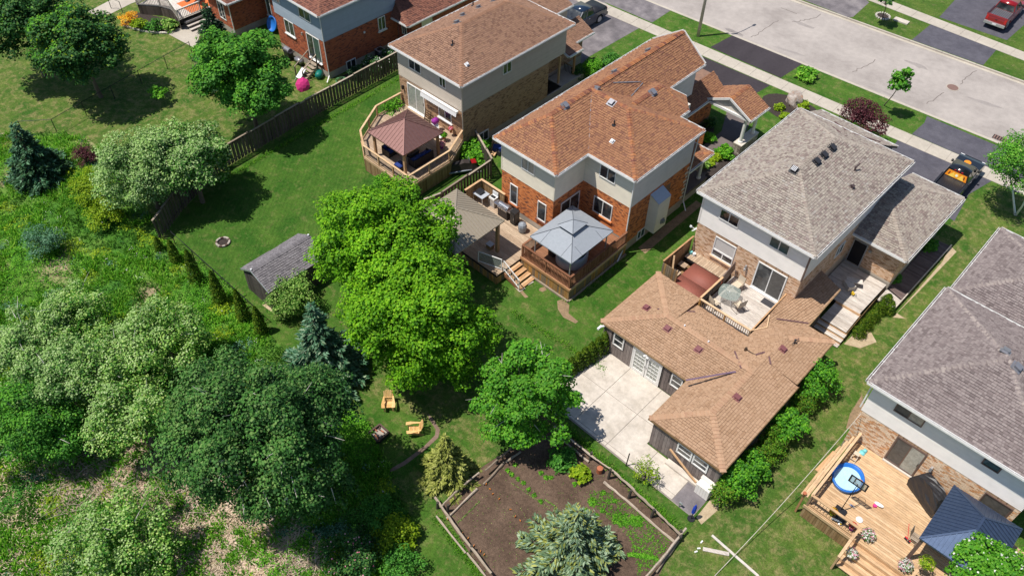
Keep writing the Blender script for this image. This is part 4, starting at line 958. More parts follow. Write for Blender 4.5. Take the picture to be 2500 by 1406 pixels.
window(an,wa,-16.42,-15.66,1.02,2.1,'hung',n=.02,fw=.08); window(an,wa,-12.26,-11.5,.97,1.98,'hung',n=.02,fw=.08)
w_=window(an,wb,-9.36,-8.42,1.12,2.0,'hung','white_trim','glass',n=.02,fw=.09); window(an,wb,-8.36,-7.42,1.12,2.0,'hung','white_trim','glass',n=.02,fw=.09)
for u0,u1,hs in ((-14.93,-13.98,1),(-13.94,-13.0,-1)):
    b_=MB(); wa.mb(b_,u0,u1,-.03,.05,.03,.28); wa.mb(b_,u0,u0+.13,-.03,.05,.28,1.95); wa.mb(b_,u1-.13,u1,-.03,.05,.28,1.95); wa.mb(b_,u0+.13,u1-.13,-.03,.05,1.82,1.95)
    for i in range(1,3): x=u0+.13+(u1-u0-.26)*i/3; wa.mb(b_,x-.012,x+.012,-.01,.045,.28,1.82)
    for j in range(1,5): z=.28+1.54*j/5; wa.mb(b_,u0+.13,u1-.13,-.01,.043,z-.012,z+.012)
    dd=b_.build('french_door','white_trim',an)
    for i in range(3):
        for j in range(5):
            x=u0+.13+(u1-u0-.26)*i/3; z=.28+1.54*j/5; wa.pc('pane','glass_curtain',dd,x+.014,x+(u1-u0-.26)/3-.014,-.02,.02,z+.014,z+.308-.014)
    wa.pc('handle','steel',dd,(u1-.07 if hs>0 else u0+.05),(u1-.05 if hs>0 else u0+.07),.05,.1,.9,1.05)
wa.pc('door_frame','white_trim',an,-15.0,-14.94,-.02,.06,0,2.0); wa.pc('door_frame','white_trim',an,-12.99,-12.93,-.02,.06,0,2.0); wa.pc('door_frame','white_trim',an,-15.0,-12.93,-.02,.06,1.96,2.03)
c=Vector((-14.0,26.9,2.1)); MB().cbox(c,(.12,.1,.1)).lathe([(.03,-.1),(.07,-.02),(.03,0)],c+Vector((-.1,-.08,0)),8).lathe([(.03,-.1),(.07,-.02),(.03,0)],c+Vector((.12,-.08,0)),8).build('flood_light','white_trim',an)
MB().tube([(-17.1,26.95,2.12),(-17.25,26.7,2.1)],.06,8).cbox((-17.25,26.65,2.08),(.12,.35,.12)).build('security_light','white_soft',an)
# ledge and white low panel at the wing, leaning timber
pbox('ledge','concrete_pale',an,-9.6,23.15,.02,-7.45,23.5,.2)
lean_=thing('leaning_timber','long timber leaning under the wide window of the annex wing','timber',(-9.4,23.3,0)); pbeam('beam','cedar_warm_x',lean_,(-9.65,23.42,1.15),(-7.7,23.28,.25),.09,.09)
wc=thing('white_cabinet','low white panelled cabinet against the annex corner by the hedge','cabinet',(-7.1,23.2,0))
MB().box(-7.5,22.9,.02,-6.7,23.5,.9).build('body','siding_greige',wc); pbox('lid','siding_greige',wc,-7.54,23.3,.9,-6.66,23.52,.95)
for k in range(5): pbox('panel_board','siding_white',wc,-7.48+k*.155,22.87,.06,-7.48+k*.155+.145,22.9,.88)
# ------------------------------------------------------------------ house 5 (right)
h5=thing('house','house with mauve-grey shingle roof at the right edge, behind the new cedar deck','house',(1,36,0))
ze,zr=6.0,7.75
A=(-3.63,30.55,ze);B=(5.35,30.5,ze);C_=(5.4,39.55,ze);Dd=(-3.52,39.55,ze);a=(.87,35.05,zr)
a1=(.87,34.98,zr);a2=(.87,35.12,zr)
rf=roof(h5,[[A,B,a],[B,C_,a],[C_,Dd,a],[Dd,A,a]],[(A,B,S),(A,Dd,Ww),(Dd,(1,39.55,ze),Nn)],'mauve',300,[(A,a),(Dd,a),(B,a)],.42,capw=.2,cape=.26)
E1=(-3.3,39.75,5.8);E2=(-3.3,46.85,5.8);E3=(6,46.85,5.8);E4=(6,39.75,5.8);ra=(1.35,43.3,7.3)
roof(h5,[[E1,E2,(.3,43.3,7.2)],[E2,E3,(5,43.3,7.2),(.3,43.3,7.2)],[E4,E1,(.3,43.3,7.2),(5,43.3,7.2)]],[(E1,E2,Ww),(E2,E3,Nn)],'mauve',0,[(E1,(.3,43.3,7.2)),(E2,(.3,43.3,7.2))],.42)
box_vent(rf,(2454,859),'vent_metal',.34,(0,-.4)); box_vent(rf,(2481,897),'vent_metal',.36,(.4,0)); box_vent(rf,(2508,905),'vent_metal',.3,(.4,0))
core(h5,[(-3.3,30.95),(5.0,30.95),(5.0,39.2),(-3.3,39.2)],-.1,1.0,'concrete_grey','foundation')
bw=core(h5,[(-3.3,30.95),(5.0,30.95),(5.0,39.2),(-3.3,39.2)],1.0,3.42,'mortar','brick_wall')
core(h5,[(-3.3,30.95),(5.0,30.95),(5.0,39.2),(-3.3,39.2)],3.42,5.9,'siding_lap_shade','upper_wall')
core(h5,[(-3,39.2),(5.6,39.2),(5.6,46.5),(-3,46.5)],0,5.7,'siding_white','front_wall')
ws=Wall('S',30.95)
bricks(bw,[(ws,-3.3,5.0,.5,3.40,[(-1.2,.45,1.1,3.4),(3.35,4.75,1.1,3.4)])],'brick_light',300)
siding(bw,ws,-3.3,5.0,3.43,5.88,'siding_white'); siding(bw,Wall('W',-3.3),39.2,30.95,3.43,5.88,'siding_white',.3)
for u in list(np.arange(-1.2,.42,.085))+list(np.arange(3.38,4.7,.085)): ws.pc('soldier_brick','brick_brown',bw,float(u),float(u)+.07,-.02,.012,3.26,3.4)
window(bw,ws,-2.0,-.52,4.75,5.55,'slide','brown_trim','screen',n=.02,g2='glass_curtain'); window(bw,ws,2.42,3.25,4.85,5.65,'one','brown_trim','glass_green',n=.02)
sliding_door(bw,ws,-1.18,.42,1.17,3.24,'brown_trim','screen',g2='glass_curtain'); window(bw,ws,3.38,4.72,1.75,3.24,'one','brown_trim','screen')
MB().cbox((.9,30.85,2.55),(.12,.16,.3)).build('wall_lantern','alu',bw)
downspout(h5,[(-3.42,31.0,5.8),(-3.42,31.02,3.5)])
# ------------------------------------------------------------------ house 1: blue-grey siding, red brick
h1=thing('house','red brick house with blue-grey upper siding and reddish roof at the top edge','house',(-55,38,0))
ze=6.0
A=(-58.6,32.9,ze);B=(-51.1,32.9,ze);C_=(-51.1,41.2,ze);Dd=(-58.6,41.2,ze);a=(-54.85,36.6,7.9);b=(-54.85,38,7.9)
rf=roof(h1,[[A,B,a],[B,C_,b,a],[C_,Dd,b],[Dd,A,a,b]],[(A,B,S),(B,C_,Ee)],'red',0,[(A,a),(B,a)],.42)
roof(h1,[[(-49.2,40.2,3.0),(-49.2,49,3.0),(-51.5,49,4.2),(-51.5,41.0,4.2)],[(-49.2,40.2,3.0),(-51.5,41.0,4.2),(-51.5,40.2,3.0)]],[((-49.2,40.2,3.0),(-49.2,49,3.0),Ee),((-49.2,40.2,3.0),(-51.3,40.2,3.0),S)],'red',0,[((-49.2,40.2,3.0),(-51.5,41.0,4.2))],.3)
fp=[(-58.2,33.3),(-51.5,33.3),(-51.5,40.9),(-58.2,40.9)]
core(h1,fp,-.1,.62,'concrete_grey','foundation'); bw=core(h1,fp,.62,3.42,'mortar_red','brick_wall'); core(h1,fp,3.42,5.9,'siding_lap_shade','upper_wall')
core(h1,[(-53,40.9),(-49.6,40.9),(-49.6,48.8),(-53,48.8)],0,2.95,'mortar_red','garage_wall'); core(h1,[(-55,40.9),(-51.6,40.9),(-51.6,44),(-55,44)],2.9,6.5,'siding_blue','upper_wall')
ws=Wall('S',33.3); we=Wall('E',-51.5)
bricks(bw,[(ws,-58.2,-51.5,.62,3.40,[(-56.95,-55.6,2.05,3.42),(-53.95,-52.15,1.05,3.42)]),(we,33.3,40.9,.62,3.4,[(35.05,36.1,0,.85),(38.8,39.65,2.1,3.4)]),(Wall('E',-49.6),40.9,48.8,.3,2.9,[(42,43,1.6,2.8)]),(Wall('S',40.9),-51.4,-49.6,.3,2.9,[(-50.9,-50.3,1.4,2.5)])],'brick_red',0)
for w_,u0,u1 in ((ws,-58.2,-51.5),(we,33.3,40.9)): siding(bw,w_,u0,u1,3.43,5.88,'siding_blue')
window(bw,ws,-54.4,-52.85,4.55,5.5,n=.02,g2='glass_green'); window(bw,ws,-57.9,-57.0,4.6,5.5,n=.02); window(bw,ws,-56.92,-55.63,2.1,3.4,sill='white_trim'); sliding_door(bw,ws,-53.92,-52.18,1.1,3.36,g2='glass_green')
window(bw,we,35.08,36.08,.02,.84); window(bw,we,38.82,39.6,2.15,3.35,sill='white_trim'); window(bw,Wall('S',40.9),-50.9,-50.3,1.4,2.5,'slide'); window(bw,Wall('E',-49.6),42.0,43.2,.9,2.85,'one','white_trim','siding_cream')
MB().cbox((-54.4,33.2,3.0),(.1,.14,.25)).build('wall_lantern','alu',bw); MB().cbox((-51.44,37.3,2.7),(.08,.15,.15)).build('vent_hood','white_soft',bw)
downspout(h1,[(-51.45,33.2,5.9),(-51.42,33.22,.4),(-51.1,32.7,.12)])
# neighbour house at the very top
h0=thing('house','red brick house with tall narrow windows at the top edge beside the blue paddling pool','house',(-64,35,0))
fp=[(-66.2,31.6),(-62.6,31.6),(-62.6,34.9),(-59.6,34.9),(-59.6,42),(-66.2,42)]
core(h0,fp,-.1,.6,'concrete_grey','foundation'); bw=core(h0,fp,.6,3.3,'mortar_red','brick_wall')
wn1=Wall('E',-62.6); wn2=Wall('S',34.9)
bricks(bw,[(Wall('S',31.6),-66.2,-62.6,.6,3.3,[(-64.6,-63.6,1.0,2.9)]),(wn1,31.6,34.9,.6,3.3,[]),(wn2,-62.6,-59.6,.6,3.3,[(-62.2,-61.4,1,3.2),(-60.6,-60.0,1.4,3.2)])],'brick_red',0)
window(bw,Wall('S',31.6),-64.6,-63.6,1.1,2.8); window(bw,wn2,-62.15,-61.45,1.05,3.1,'one',glass='glass_green',sill='stone_white'); window(bw,wn2,-60.6,-60.05,1.5,3.1,'one',glass='glass_green',sill='stone_white')
roof(h0,[[(-66.6,31.2,3.4),(-62.1,31.2,3.4),(-62.1,34.5,3.4),(-64.4,36.5,5.2),(-66.6,36.5,5.2)],[(-62.1,34.5,3.4),(-59.2,34.5,3.4),(-59.2,42,5.5),(-64.4,42,5.5),(-64.4,36.5,5.2)]],[((-66.6,31.2,3.4),(-62.1,31.2,3.4),S),((-62.1,31.2,3.4),(-62.1,34.5,3.4),Ee)],'red')
downspout(h0,[(-62.55,31.5,3.3),(-62.5,31.5,.2)])
# ------------------------------------------------------------------ garden shed
sh=thing('garden_shed','weathered garden shed with grey barn-style shingle roof','shed',(-34.8,17,0))
x0,x1,xm,y0,y1=-36.25,-33.45,-35.0,14.95,19.15
f=[[(x0-.1,y0-.1,1.85),(xm,y0-.1,2.62),(xm,y1+.1,2.62),(x0-.1,y1+.1,1.85)],[(xm,y0-.1,2.62),(x1+.1,y0-.1,1.9),(x1+.1,y1+.1,1.9),(xm,y1+.1,2.62)]]
roof(sh,f,[],'slate',0,[((xm,y0-.1,2.62),(xm,y1+.1,2.62))],.35,t=.08)
MB().beam((x0-.1,y0-.12,1.82),(xm,y0-.12,2.6),.03,.12).beam((x1+.1,y0-.12,1.87),(xm,y0-.12,2.6),.03,.12).build('bargeboard','alu',sh)
b_=MB().prism([(x0,y0),(x1,y0),(x1,y1),(x0,y1)],0,1.85); b_.add([(x0,y0,1.85),(x1,y0,1.85),(xm,y0,2.55),(x0,y1,1.85),(x1,y1,1.85),(xm,y1,2.55)],[(0,1,2),(3,5,4)]); b_.build('wall','shed_board_z',sh)
boards(sh,Wall('S',y0),x0,x1,.02,1.84,'shed_board_z',.16); boards(sh,Wall('E',x1),y0,y1,.02,1.84,'shed_board_z',.16)
MB().lathe([(.06,0),(.06,.1)],(xm,y0-.05,2.64),8).lathe([(.06,0),(.06,.1)],(xm,y1+.02,2.64),8).build('ridge_end_cap','vent_white',sh)
# ------------------------------------------------------------------ decks, railings, fences
def deck_boards(root, poly, z, d, mat, bw=.14, t=.03, gap=.013, name='deck_board'):
    xs=[p[0] for p in poly]; ys=[p[1] for p in poly]
    lo,hi=(min(ys),max(ys)) if d=='x' else (min(xs),max(xs))
    n=max(1,round((hi-lo)/bw)); w=(hi-lo)/n
    for k in range(n):
        a,b=lo+k*w+gap/2,lo+(k+1)*w-gap/2
        q=clip2(poly,min(xs)-1,a,max(xs)+1,b) if d=='x' else clip2(poly,a,min(ys)-1,b,max(ys)+1)
        if len(q)<3: continue
        qx=[p[0] for p in q]; qy=[p[1] for p in q]; ar=abs(sum(q[i-1][0]*q[i][1]-q[i][0]*q[i-1][1] for i in range(len(q))))/2
        dz=random.uniform(-.002,.002)
        if ar>.985*(max(qx)-min(qx))*(max(qy)-min(qy)): pbox(name,mat+'_'+d,root,min(qx),min(qy),z-t+dz,max(qx),max(qy),z+dz)
        else: MB().prism(q,z-t+dz,z+dz).build(name,mat+'_'+d,root)
    MB().prism(poly,z-.22,z-t-.006).build('deck_frame','dark_inside',root)
def axm(a,b): return 'x' if abs(b[0]-a[0])>abs(b[1]-a[1]) else 'y'
def railing(root, pts, z, mat, bal='black_metal', h=.95, sp=.12, bw=.025, post=.1, pmat=None, capw=.14, ends=(True,True)):
    pmat=pmat or mat
    for i in range(len(pts)-1):
        a,b=Vector((*pts[i],0)),Vector((*pts[i+1],0)); d=b-a; L=d.length; x=d/L; A=axm(a,b)
        pbeam('top_rail',mat+'_'+A,root,a+Vector((0,0,z+h)),b+Vector((0,0,z+h)),capw,.04)
        pbeam('rail',mat+'_'+A,root,a+Vector((0,0,z+h-.07)),b+Vector((0,0,z+h-.07)),.04,.08); pbeam('rail',mat+'_'+A,root,a+Vector((0,0,z+.09)),b+Vector((0,0,z+.09)),.04,.08)
        np_=max(1,round(L/1.8))
        for k in range(np_+1):
            if k==0 and (i>0 or not ends[0]): continue
            if k==np_ and i==len(pts)-2 and not ends[1]: continue
            prot('post',pmat+'_z',root,a+x*(L*k/np_)+Vector((0,0,z+(h-.03)/2-.02)),(post,post,h-.01),rotz(math.atan2(x.y,x.x)))
        nb=int(L/sp)
        for k in range(1,nb):
            prot('baluster',bal,root,a+x*(L*k/nb)+Vector((0,0,z+.09+(h-.16)/2)),(bw,bw,h-.2),rotz(math.atan2(x.y,x.x)))
def skirt(root, pts, z0, z1, mat, bw=.14, name='skirt_board'):
    for i in range(len(pts)-1):
        a,b=Vector((*pts[i],0)),Vector((*pts[i+1],0)); d=b-a; L=d.length; x=d/L; n=max(1,round(L/bw))
        for k in range(n): prot(name,mat,root,a+x*(L*(k+.5)/n)+Vector((0,0,(z0+z1)/2)),(L/n-.008,.022,z1-z0),rotz(math.atan2(x.y,x.x)))
# -- deck of house 2
d2=thing('deck','raised cedar deck with chamfered corners and dark balusters round the maroon gazebo','deck',(-38.5,31,0))
P2=[(-43.3,34.18),(-43.3,31.6),(-41.7,28.75),(-40.15,27.75),(-35.25,27.7),(-35.3,31.8),(-36.45,34.18)]
deck_boards(d2,P2,1.3,'x','deck_mid'); 
Q2=[(p[0],p[1]) for p in P2]
railing(d2,[(-43.25,34.1),(-43.25,31.6),(-41.7,28.8),(-40.15,27.82),(-35.32,27.78),(-35.37,31.75),(-36.45,34.1)],1.3,'cedar_new','black_metal',.95,.125,.02,.1,'cedar_warm')
skirt(d2,P2,0.02,1.1,'pt_brown_z'); 
for i in range(len(P2)-1): pbeam('rim_board','cedar_new_'+axm(P2[i],P2[i+1]),d2,(*P2[i],1.2),(*P2[i+1],1.2),.04,.2)
def hip_gazebo(root, x0,y0,x1,y1, ze, zr, mat, seams='x', nse=12, post_mat='cedar_warm_z', ps=.15, zf=0, inset=.3, braces=True, cap=False, edge=None, pmat=None, ridge=None):
    cx,cy=(x0+x1)/2,(y0+y1)/2
    if ridge: r0,r1=Vector((*ridge[0],zr)),Vector((*ridge[1],zr))
    else: r0=r1=Vector((cx,cy,zr))
    c=[Vector((x0,y0,ze)),Vector((x1,y0,ze)),Vector((x1,y1,ze)),Vector((x0,y1,ze))]
    # ridge runs along y when given
    tops=[(c[0],c[1],r0,r0),(c[1],c[2],r1,r0),(c[2],c[3],r1,r1),(c[3],c[0],r0,r1)]
    for a,b,t1,t2 in tops:
        pts=[a,b,t1] if (t1-t2).length<1e-6 else [a,b,t1,t2]
        m=MB(); m.slab(pts,.03)
        nr=(b-a).cross(t1-a).normalized(); nr=nr if nr.z>0 else -nr
        d=(b-a); L=d.length; h=d/L; up=nr.cross(h); up=up if up.z>0 else -up
        pl=m.build('roof_panel',mat,root)
        if nse:
            H=(t1-a).dot(up); ta=(t2-a).dot(h); tb=(t1-a).dot(h)
            for k in range(1,nse):
                s=L*k/nse; top=H*min(1, s/ta if ta>1e-3 else 1, (L-s)/(L-tb) if L-tb>1e-3 else 1)
                if top>.1: pbeam('seam',mat if not edge else edge,pl,a+h*s+nr*.01,a+h*s+up*(top-.02)+nr*.01,.045 if mat=='metal_navy' else .025,.05 if mat=='metal_navy' else .03,nr)
    for a,b in ((c[0],r0),(c[1],r0),(c[2],r1),(c[3],r1)): MB().beam(a+Vector((0,0,.015)),b+Vector((0,0,.02)),.09 if not edge else .03,.03).build('hip_cap',edge or mat,root)
    if ridge: MB().beam(r0+Vector((0,0,.02)),r1+Vector((0,0,.02)),.12,.03).build('ridge_cap',mat,root)
    for i in range(4): MB().beam(c[i]-Vector((0,0,.04)),c[(i+1)%4]-Vector((0,0,.04)),.04,.08).build('edge_trim',pmat or mat,root)
    if zf is not None:
        for sx,sy in ((0,0),(1,0),(1,1),(0,1)):
            px=x0+inset if not sx else x1-inset; py=y0+inset if not sy else y1-inset
            pbox('post',post_mat,root,px-ps/2,py-ps/2,zf,px+ps/2,py+ps/2,ze-.05)
            if braces:
                dx=1 if not sx else -1; dy=1 if not sy else -1
                for q in (Vector((dx,0,0)),Vector((0,dy,0))):
                    b_=MB(); pr_=None
                    for k in range(5):
                        t=k/4; p_=Vector((px,py,ze-.85+.75*math.sin(t*1.45)))+q*(.75*(1-math.cos(t*1.5)))
                        if pr_ is not None: b_.beam(pr_,p_,.07,.1)
                        pr_=p_
                    b_.build('brace',post_mat,root)
g2=thing('gazebo','cedar gazebo with ribbed maroon metal roof on the chamfered deck','gazebo',(-38,30,1.3))
hip_gazebo(g2,-39.95,28.15,-36.1,31.95,3.4,4.5,'metal_brown',nse=13,post_mat='cedar_warm_z',ps=.17,zf=1.3,inset=.32)
# -- furniture helpers
def sofa(root, x0,y0,x1,y1, z, back, frame='wicker', cush='blue_cushion', n=2, arms=True):
    pbox('base',frame,root,x0,y0,z,x1,y1,z+.3)
    t=.1; X0,Y0,X1,Y1=x0,y0,x1,y1
    if back=='E': pbox('back',frame,root,x1-t,y0,z,x1,y1,z+.68); X1-=t
    if back=='W': pbox('back',frame,root,x0,y0,z,x0+t,y1,z+.68); X0+=t
    if back=='N': pbox('back',frame,root,x0,y1-t,z,x1,y1,z+.68); Y1-=t
    if back=='S': pbox('back',frame,root,x0,y0,z,x1,y0+t,z+.68); Y0+=t
    if arms and back:
        if back in 'EW': pbox('arm',frame,root,x0,y0,z,x1,y0+.08,z+.52); pbox('arm',frame,root,x0,y1-.08,z,x1,y1,z+.52); Y0+=.08;Y1-=.08
        else: pbox('arm',frame,root,x0,y0,z,x0+.08,y1,z+.52); pbox('arm',frame,root,x1-.08,y0,z,x1,y1,z+.52); X0+=.08;X1-=.08
    for k in range(n):
        if back in ('E','W',None) : a=(X0,Y0+(Y1-Y0)*k/n,X1,Y0+(Y1-Y0)*(k+1)/n)
        else: a=(X0+(X1-X0)*k/n,Y0,X0+(X1-X0)*(k+1)/n,Y1)
        soft('cushion',cush,root,a[0]+.01,a[1]+.01,z+.3,a[2]-.01,a[3]-.01,z+.43)
        if back=='E': soft('cushion',cush,root,X1-.14,a[1]+.02,z+.43,X1,a[3]-.02,z+.75)
        if back=='W': soft('cushion',cush,root,X0,a[1]+.02,z+.43,X0+.14,a[3]-.02,z+.75)
        if back=='N': soft('cushion',cush,root,a[0]+.02,Y1-.14,z+.43,a[2]-.02,Y1,z+.75)
        if back=='S': soft('cushion',cush,root,a[0]+.02,Y0,z+.43,a[2]-.02,Y0+.14,z+.75)
def soft(name,mat,root,x0,y0,z0,x1,y1,z1,bv=.03):
    bm=bmesh.new(); bmesh.ops.create_cube(bm,size=1)
    for v in bm.verts: v.co=Vector(((x0+x1)/2+v.co.x*(x1-x0),(y0+y1)/2+v.co.y*(y1-y0),(z0+z1)/2+v.co.z*(z1-z0)))
    bmesh.ops.bevel(bm,geom=list(bm.edges),offset=min(bv,(x1-x0)/3,(y1-y0)/3,(z1-z0)/3),segments=2,affect='EDGES')
    me=D.meshes.new(name); bm.to_mesh(me); bm.free(); me.materials.append(MATS[mat]); me.polygons.foreach_set('use_smooth',[True]*len(me.polygons)); o=D.objects.new(name,me); return link(o,root)
t=thing('wicker_sofa','long dark wicker sofa with blue cushions under the right side of the maroon gazebo','sofa',(-36.7,30.3,1.3)); sofa(t,-37.2,29.4,-36.45,31.2,1.3,'E',n=3)
t=thing('wicker_armchair','dark wicker armchair with blue cushion at the left post of the maroon gazebo','armchair',(-39,29.2,1.3)); sofa(t,-39.5,28.9,-38.7,29.8,1.3,'W',n=1)
t=thing('wicker_stool','blue-cushioned wicker stool by the front corner of the chamfered deck','stool',(-37.3,28.6,1.3)); sofa(t,-37.6,28.4,-36.95,29.0,1.3,None,n=1)
t=thing('fire_table','dark square fire table in the middle of the maroon gazebo','table',(-37.8,30.2,1.3)); soft('body','wicker',t,-38.15,29.9,1.3,-37.4,30.65,1.75); pbox('top','black_plastic',t,-38.2,29.85,1.75,-37.35,30.7,1.79); pbox('burner','bronze',t,-37.95,30.1,1.79,-37.6,30.45,1.82)
t=thing('lounge_chair','white reclining lounge chair with a purple towel by the brick wall','lounge chair',(-38.3,33.5,1.3))
for y in (33.1,33.5): pbeam('frame','white_trim',t,(-38.9,y,1.75),(-37.6,y-.15,1.5),.04,.04)
pbeam('seat','white_soft',t,(-38.5,33.3,1.66),(-37.6,33.1,1.52),.5,.03); pbeam('back','white_soft',t,(-38.5,33.3,1.66),(-38.9,33.6,2.25),.5,.03); soft('towel','purple',t,-38.95,33.3,2.0,-38.6,33.8,2.35); 
for x in (-38.4,-37.7): pbeam('leg','white_trim',t,(x,33.1,1.3),(x,33.1,1.6),.03,.03); pbeam('leg','white_trim',t,(x,33.45,1.3),(x,33.45,1.6),.03,.03)
t=thing('wooden_rack','small slatted wooden rack leaning on the brick wall by the patio door','rack',(-40.1,34,1.3))
for x in (-40.4,-39.8): pbeam('upright','bronze',t,(x,33.85,1.3),(x,34.08,2.2),.05,.05)
for k in range(5): pbeam('slat','bronze',t,(-40.4,33.87+.045*k,1.45+k*.17),(-39.8,33.87+.045*k,1.45+k*.17),.03,.08)
# -- deck of house 3 (upper, with spa) and lower deck
d3=thing('deck','red-brown stained upper deck with closely spaced balusters round the covered hot tub','deck',(-23,31,0))
deck_boards(d3,[(-25.22,28.45),(-21.05,28.45),(-21.1,34.3),(-25.18,34.3)],1.1,'x','red_stain')
railing(d3,[(-25.15,30.6),(-25.15,28.52),(-21.12,28.52),(-21.15,34.2)],1.1,'red_stain','red_stain_z',1.0,.115,.04,.1)
skirt(d3,[(-25.2,31.3),(-25.2,28.47),(-21.07,28.47),(-21.12,34.3)],.02,.9,'fence_stripe_z')
for a_,b_ in (((-25.24,28.42,1.0),(-21.02,28.42,1.0)),((-21.02,28.42,1.0),(-21.07,34.3,1.0))): pbeam('rim_board','cedar_warm_'+axm(a_,b_),d3,a_,b_,.05,.2)
for a_,b_ in (((-25.2,28.36,.06),(-21.0,28.36,.06)),((-20.98,28.4,.06),(-21.02,34.3,.06))): pbeam('base_timber','log_'+axm(a_,b_),d3,a_,b_,.12,.12)
g3=thing('gazebo','gazebo with two-tier grey canopy roof over the hot tub','gazebo',(-22.9,30.5,1.1))
hip_gazebo(g3,-24.55,28.5,-21.15,32.55,3.3,4.15,'canvas_grey',nse=0,post_mat='alu',ps=.06,zf=1.1,inset=.25,braces=False,edge='canvas_edge')
cx,cy=-22.85,30.52
for (x,y) in ((-23.7,None),(-22.0,None)):
    pbeam('canopy_seam','canvas_edge',g3,(x,28.5,3.31),(x,29.5,3.31+.85*.49),.02,.012)
for y in (29.5,31.5):
    pbeam('canopy_seam','canvas_edge',g3,(-21.15,y,3.31),(-21.75,y,3.31+.3),.02,.012)
m=MB().add([(cx-.62,cy-.72,4.12),(cx+.62,cy-.72,4.12),(cx+.62,cy+.72,4.12),(cx-.62,cy+.72,4.12),(cx,cy,4.48)],[(0,1,4),(1,2,4),(2,3,4),(3,0,4),(3,2,1,0)]); tp=m.build('top_canopy','canvas_grey',g3)
MB().prism([(cx-.5,cy-.6),(cx+.5,cy-.6),(cx+.5,cy+.6),(cx-.5,cy+.6)],3.86,4.12).build('vent_gap','canvas_edge',g3)
for dx,dy in ((-.62,-.72),(.62,-.72),(.62,.72),(-.62,.72)): pbeam('canopy_seam','canvas_edge',g3,(cx+dx,cy+dy,4.13),(cx,cy,4.49),.03,.02)
sp3=thing('hot_tub','rounded grey hot tub with dark cover under the grey canopy','hot tub',(-22.6,30.6,1.1))
prof=[(.98,0),(1.05,.1),(1.06,.75),(1.0,.85),(.9,.87)]
MB().lathe(prof,(-22.65,30.5,1.1),20,.95,1.05).build('shell','spa_shell',sp3,smooth=True); MB().lathe([(0.01,.9),(.92,.88),(.97,.84),(.92,.8)][::-1],(-22.65,30.5,1.1),20,.95,1.05).build('cover','spa_cover_dark',sp3)
t=thing('spa_step','small dark wicker step beside the rounded hot tub','step',(-23.9,30,1.1)); pbox('top','wicker',t,-24.1,29.8,1.45,-23.6,30.3,1.5); pbox('base','wicker',t,-24.08,29.82,1.1,-23.62,30.28,1.45)
# lower deck of house 3
dl=thing('deck','low pale-brown deck under the tan gazebo, with steps to the lawn','deck',(-28,29,0))
deck_boards(dl,[(-32.4,26.3),(-25.3,26.3),(-25.27,31.35),(-32.4,31.35)],.8,'x','deck_mid')
skirt(dl,[(-32.4,26.28),(-25.3,26.28),(-25.28,28.4)],.02,.62,'fence_stripe_z')
for k in range(4):
    x=-25.25+k*.37; z=.8-.17*(k+1)
    for j in range(2): pbox('tread','cedar_warm_y',dl,x+j*.17,26.95,z-.04,x+.16+j*.17,28.35,z)
    pbox('riser','red_stain_y',dl,x,26.95,z-.17,x+.02,28.35,z-.04) if k else None
pbeam('stringer','red_stain_x',dl,(-25.3,26.93,.5),(-23.85,26.93,-.02),.04,.25)
rr=thing('stair_rail','white metal handrail beside the steps to the lawn','handrail',(-24.5,26.9,0))
for a_,b_ in (((-25.25,26.9,.8),(-25.25,26.9,1.75)),((-23.9,26.9,.05),(-23.9,26.9,1.0)),((-25.25,26.9,1.72),(-23.9,26.9,.95)),((-25.25,26.9,1.0),(-23.9,26.9,.25)),((-25.4,26.85,.8),(-25.4,26.85,1.8))): pbeam('rail','white_trim',rr,a_,b_,.05,.05)
for k in range(1,9): x=-25.25+k*.15; z=1.72-.77*k/9; pbeam('baluster','white_trim',rr,(x,26.9,z),(x,26.9,z-.72),.02,.02)
gr_=thing('glass_railing','white framed glass railing panel at the edge of the low deck','railing',(-26,26.4,.8))
pbeam('post','white_trim',gr_,(-27.0,26.35,.8),(-27.0,26.35,1.75),.05,.05); pbeam('top_rail','white_trim',gr_,(-27.0,26.35,1.75),(-25.4,26.85,1.78),.05,.05); pbeam('rail','white_trim',gr_,(-27.0,26.35,.9),(-25.4,26.85,.93),.04,.04)
MB().cbox((-26.2,26.6,1.33),(1.6,.01,.72),rotz(math.atan2(.5,1.6))).build('pane','patio_glass',gr_)
g4=thing('gazebo','gazebo with ribbed tan roof half hidden by the big bright maple','gazebo',(-28.6,27,.8))
hip_gazebo(g4,-30.85,23.9,-26.5,28.2,3.55,4.65,'metal_tan',nse=20,post_mat='pt_brown_z',ps=.2,zf=.8,inset=.3,braces=False)
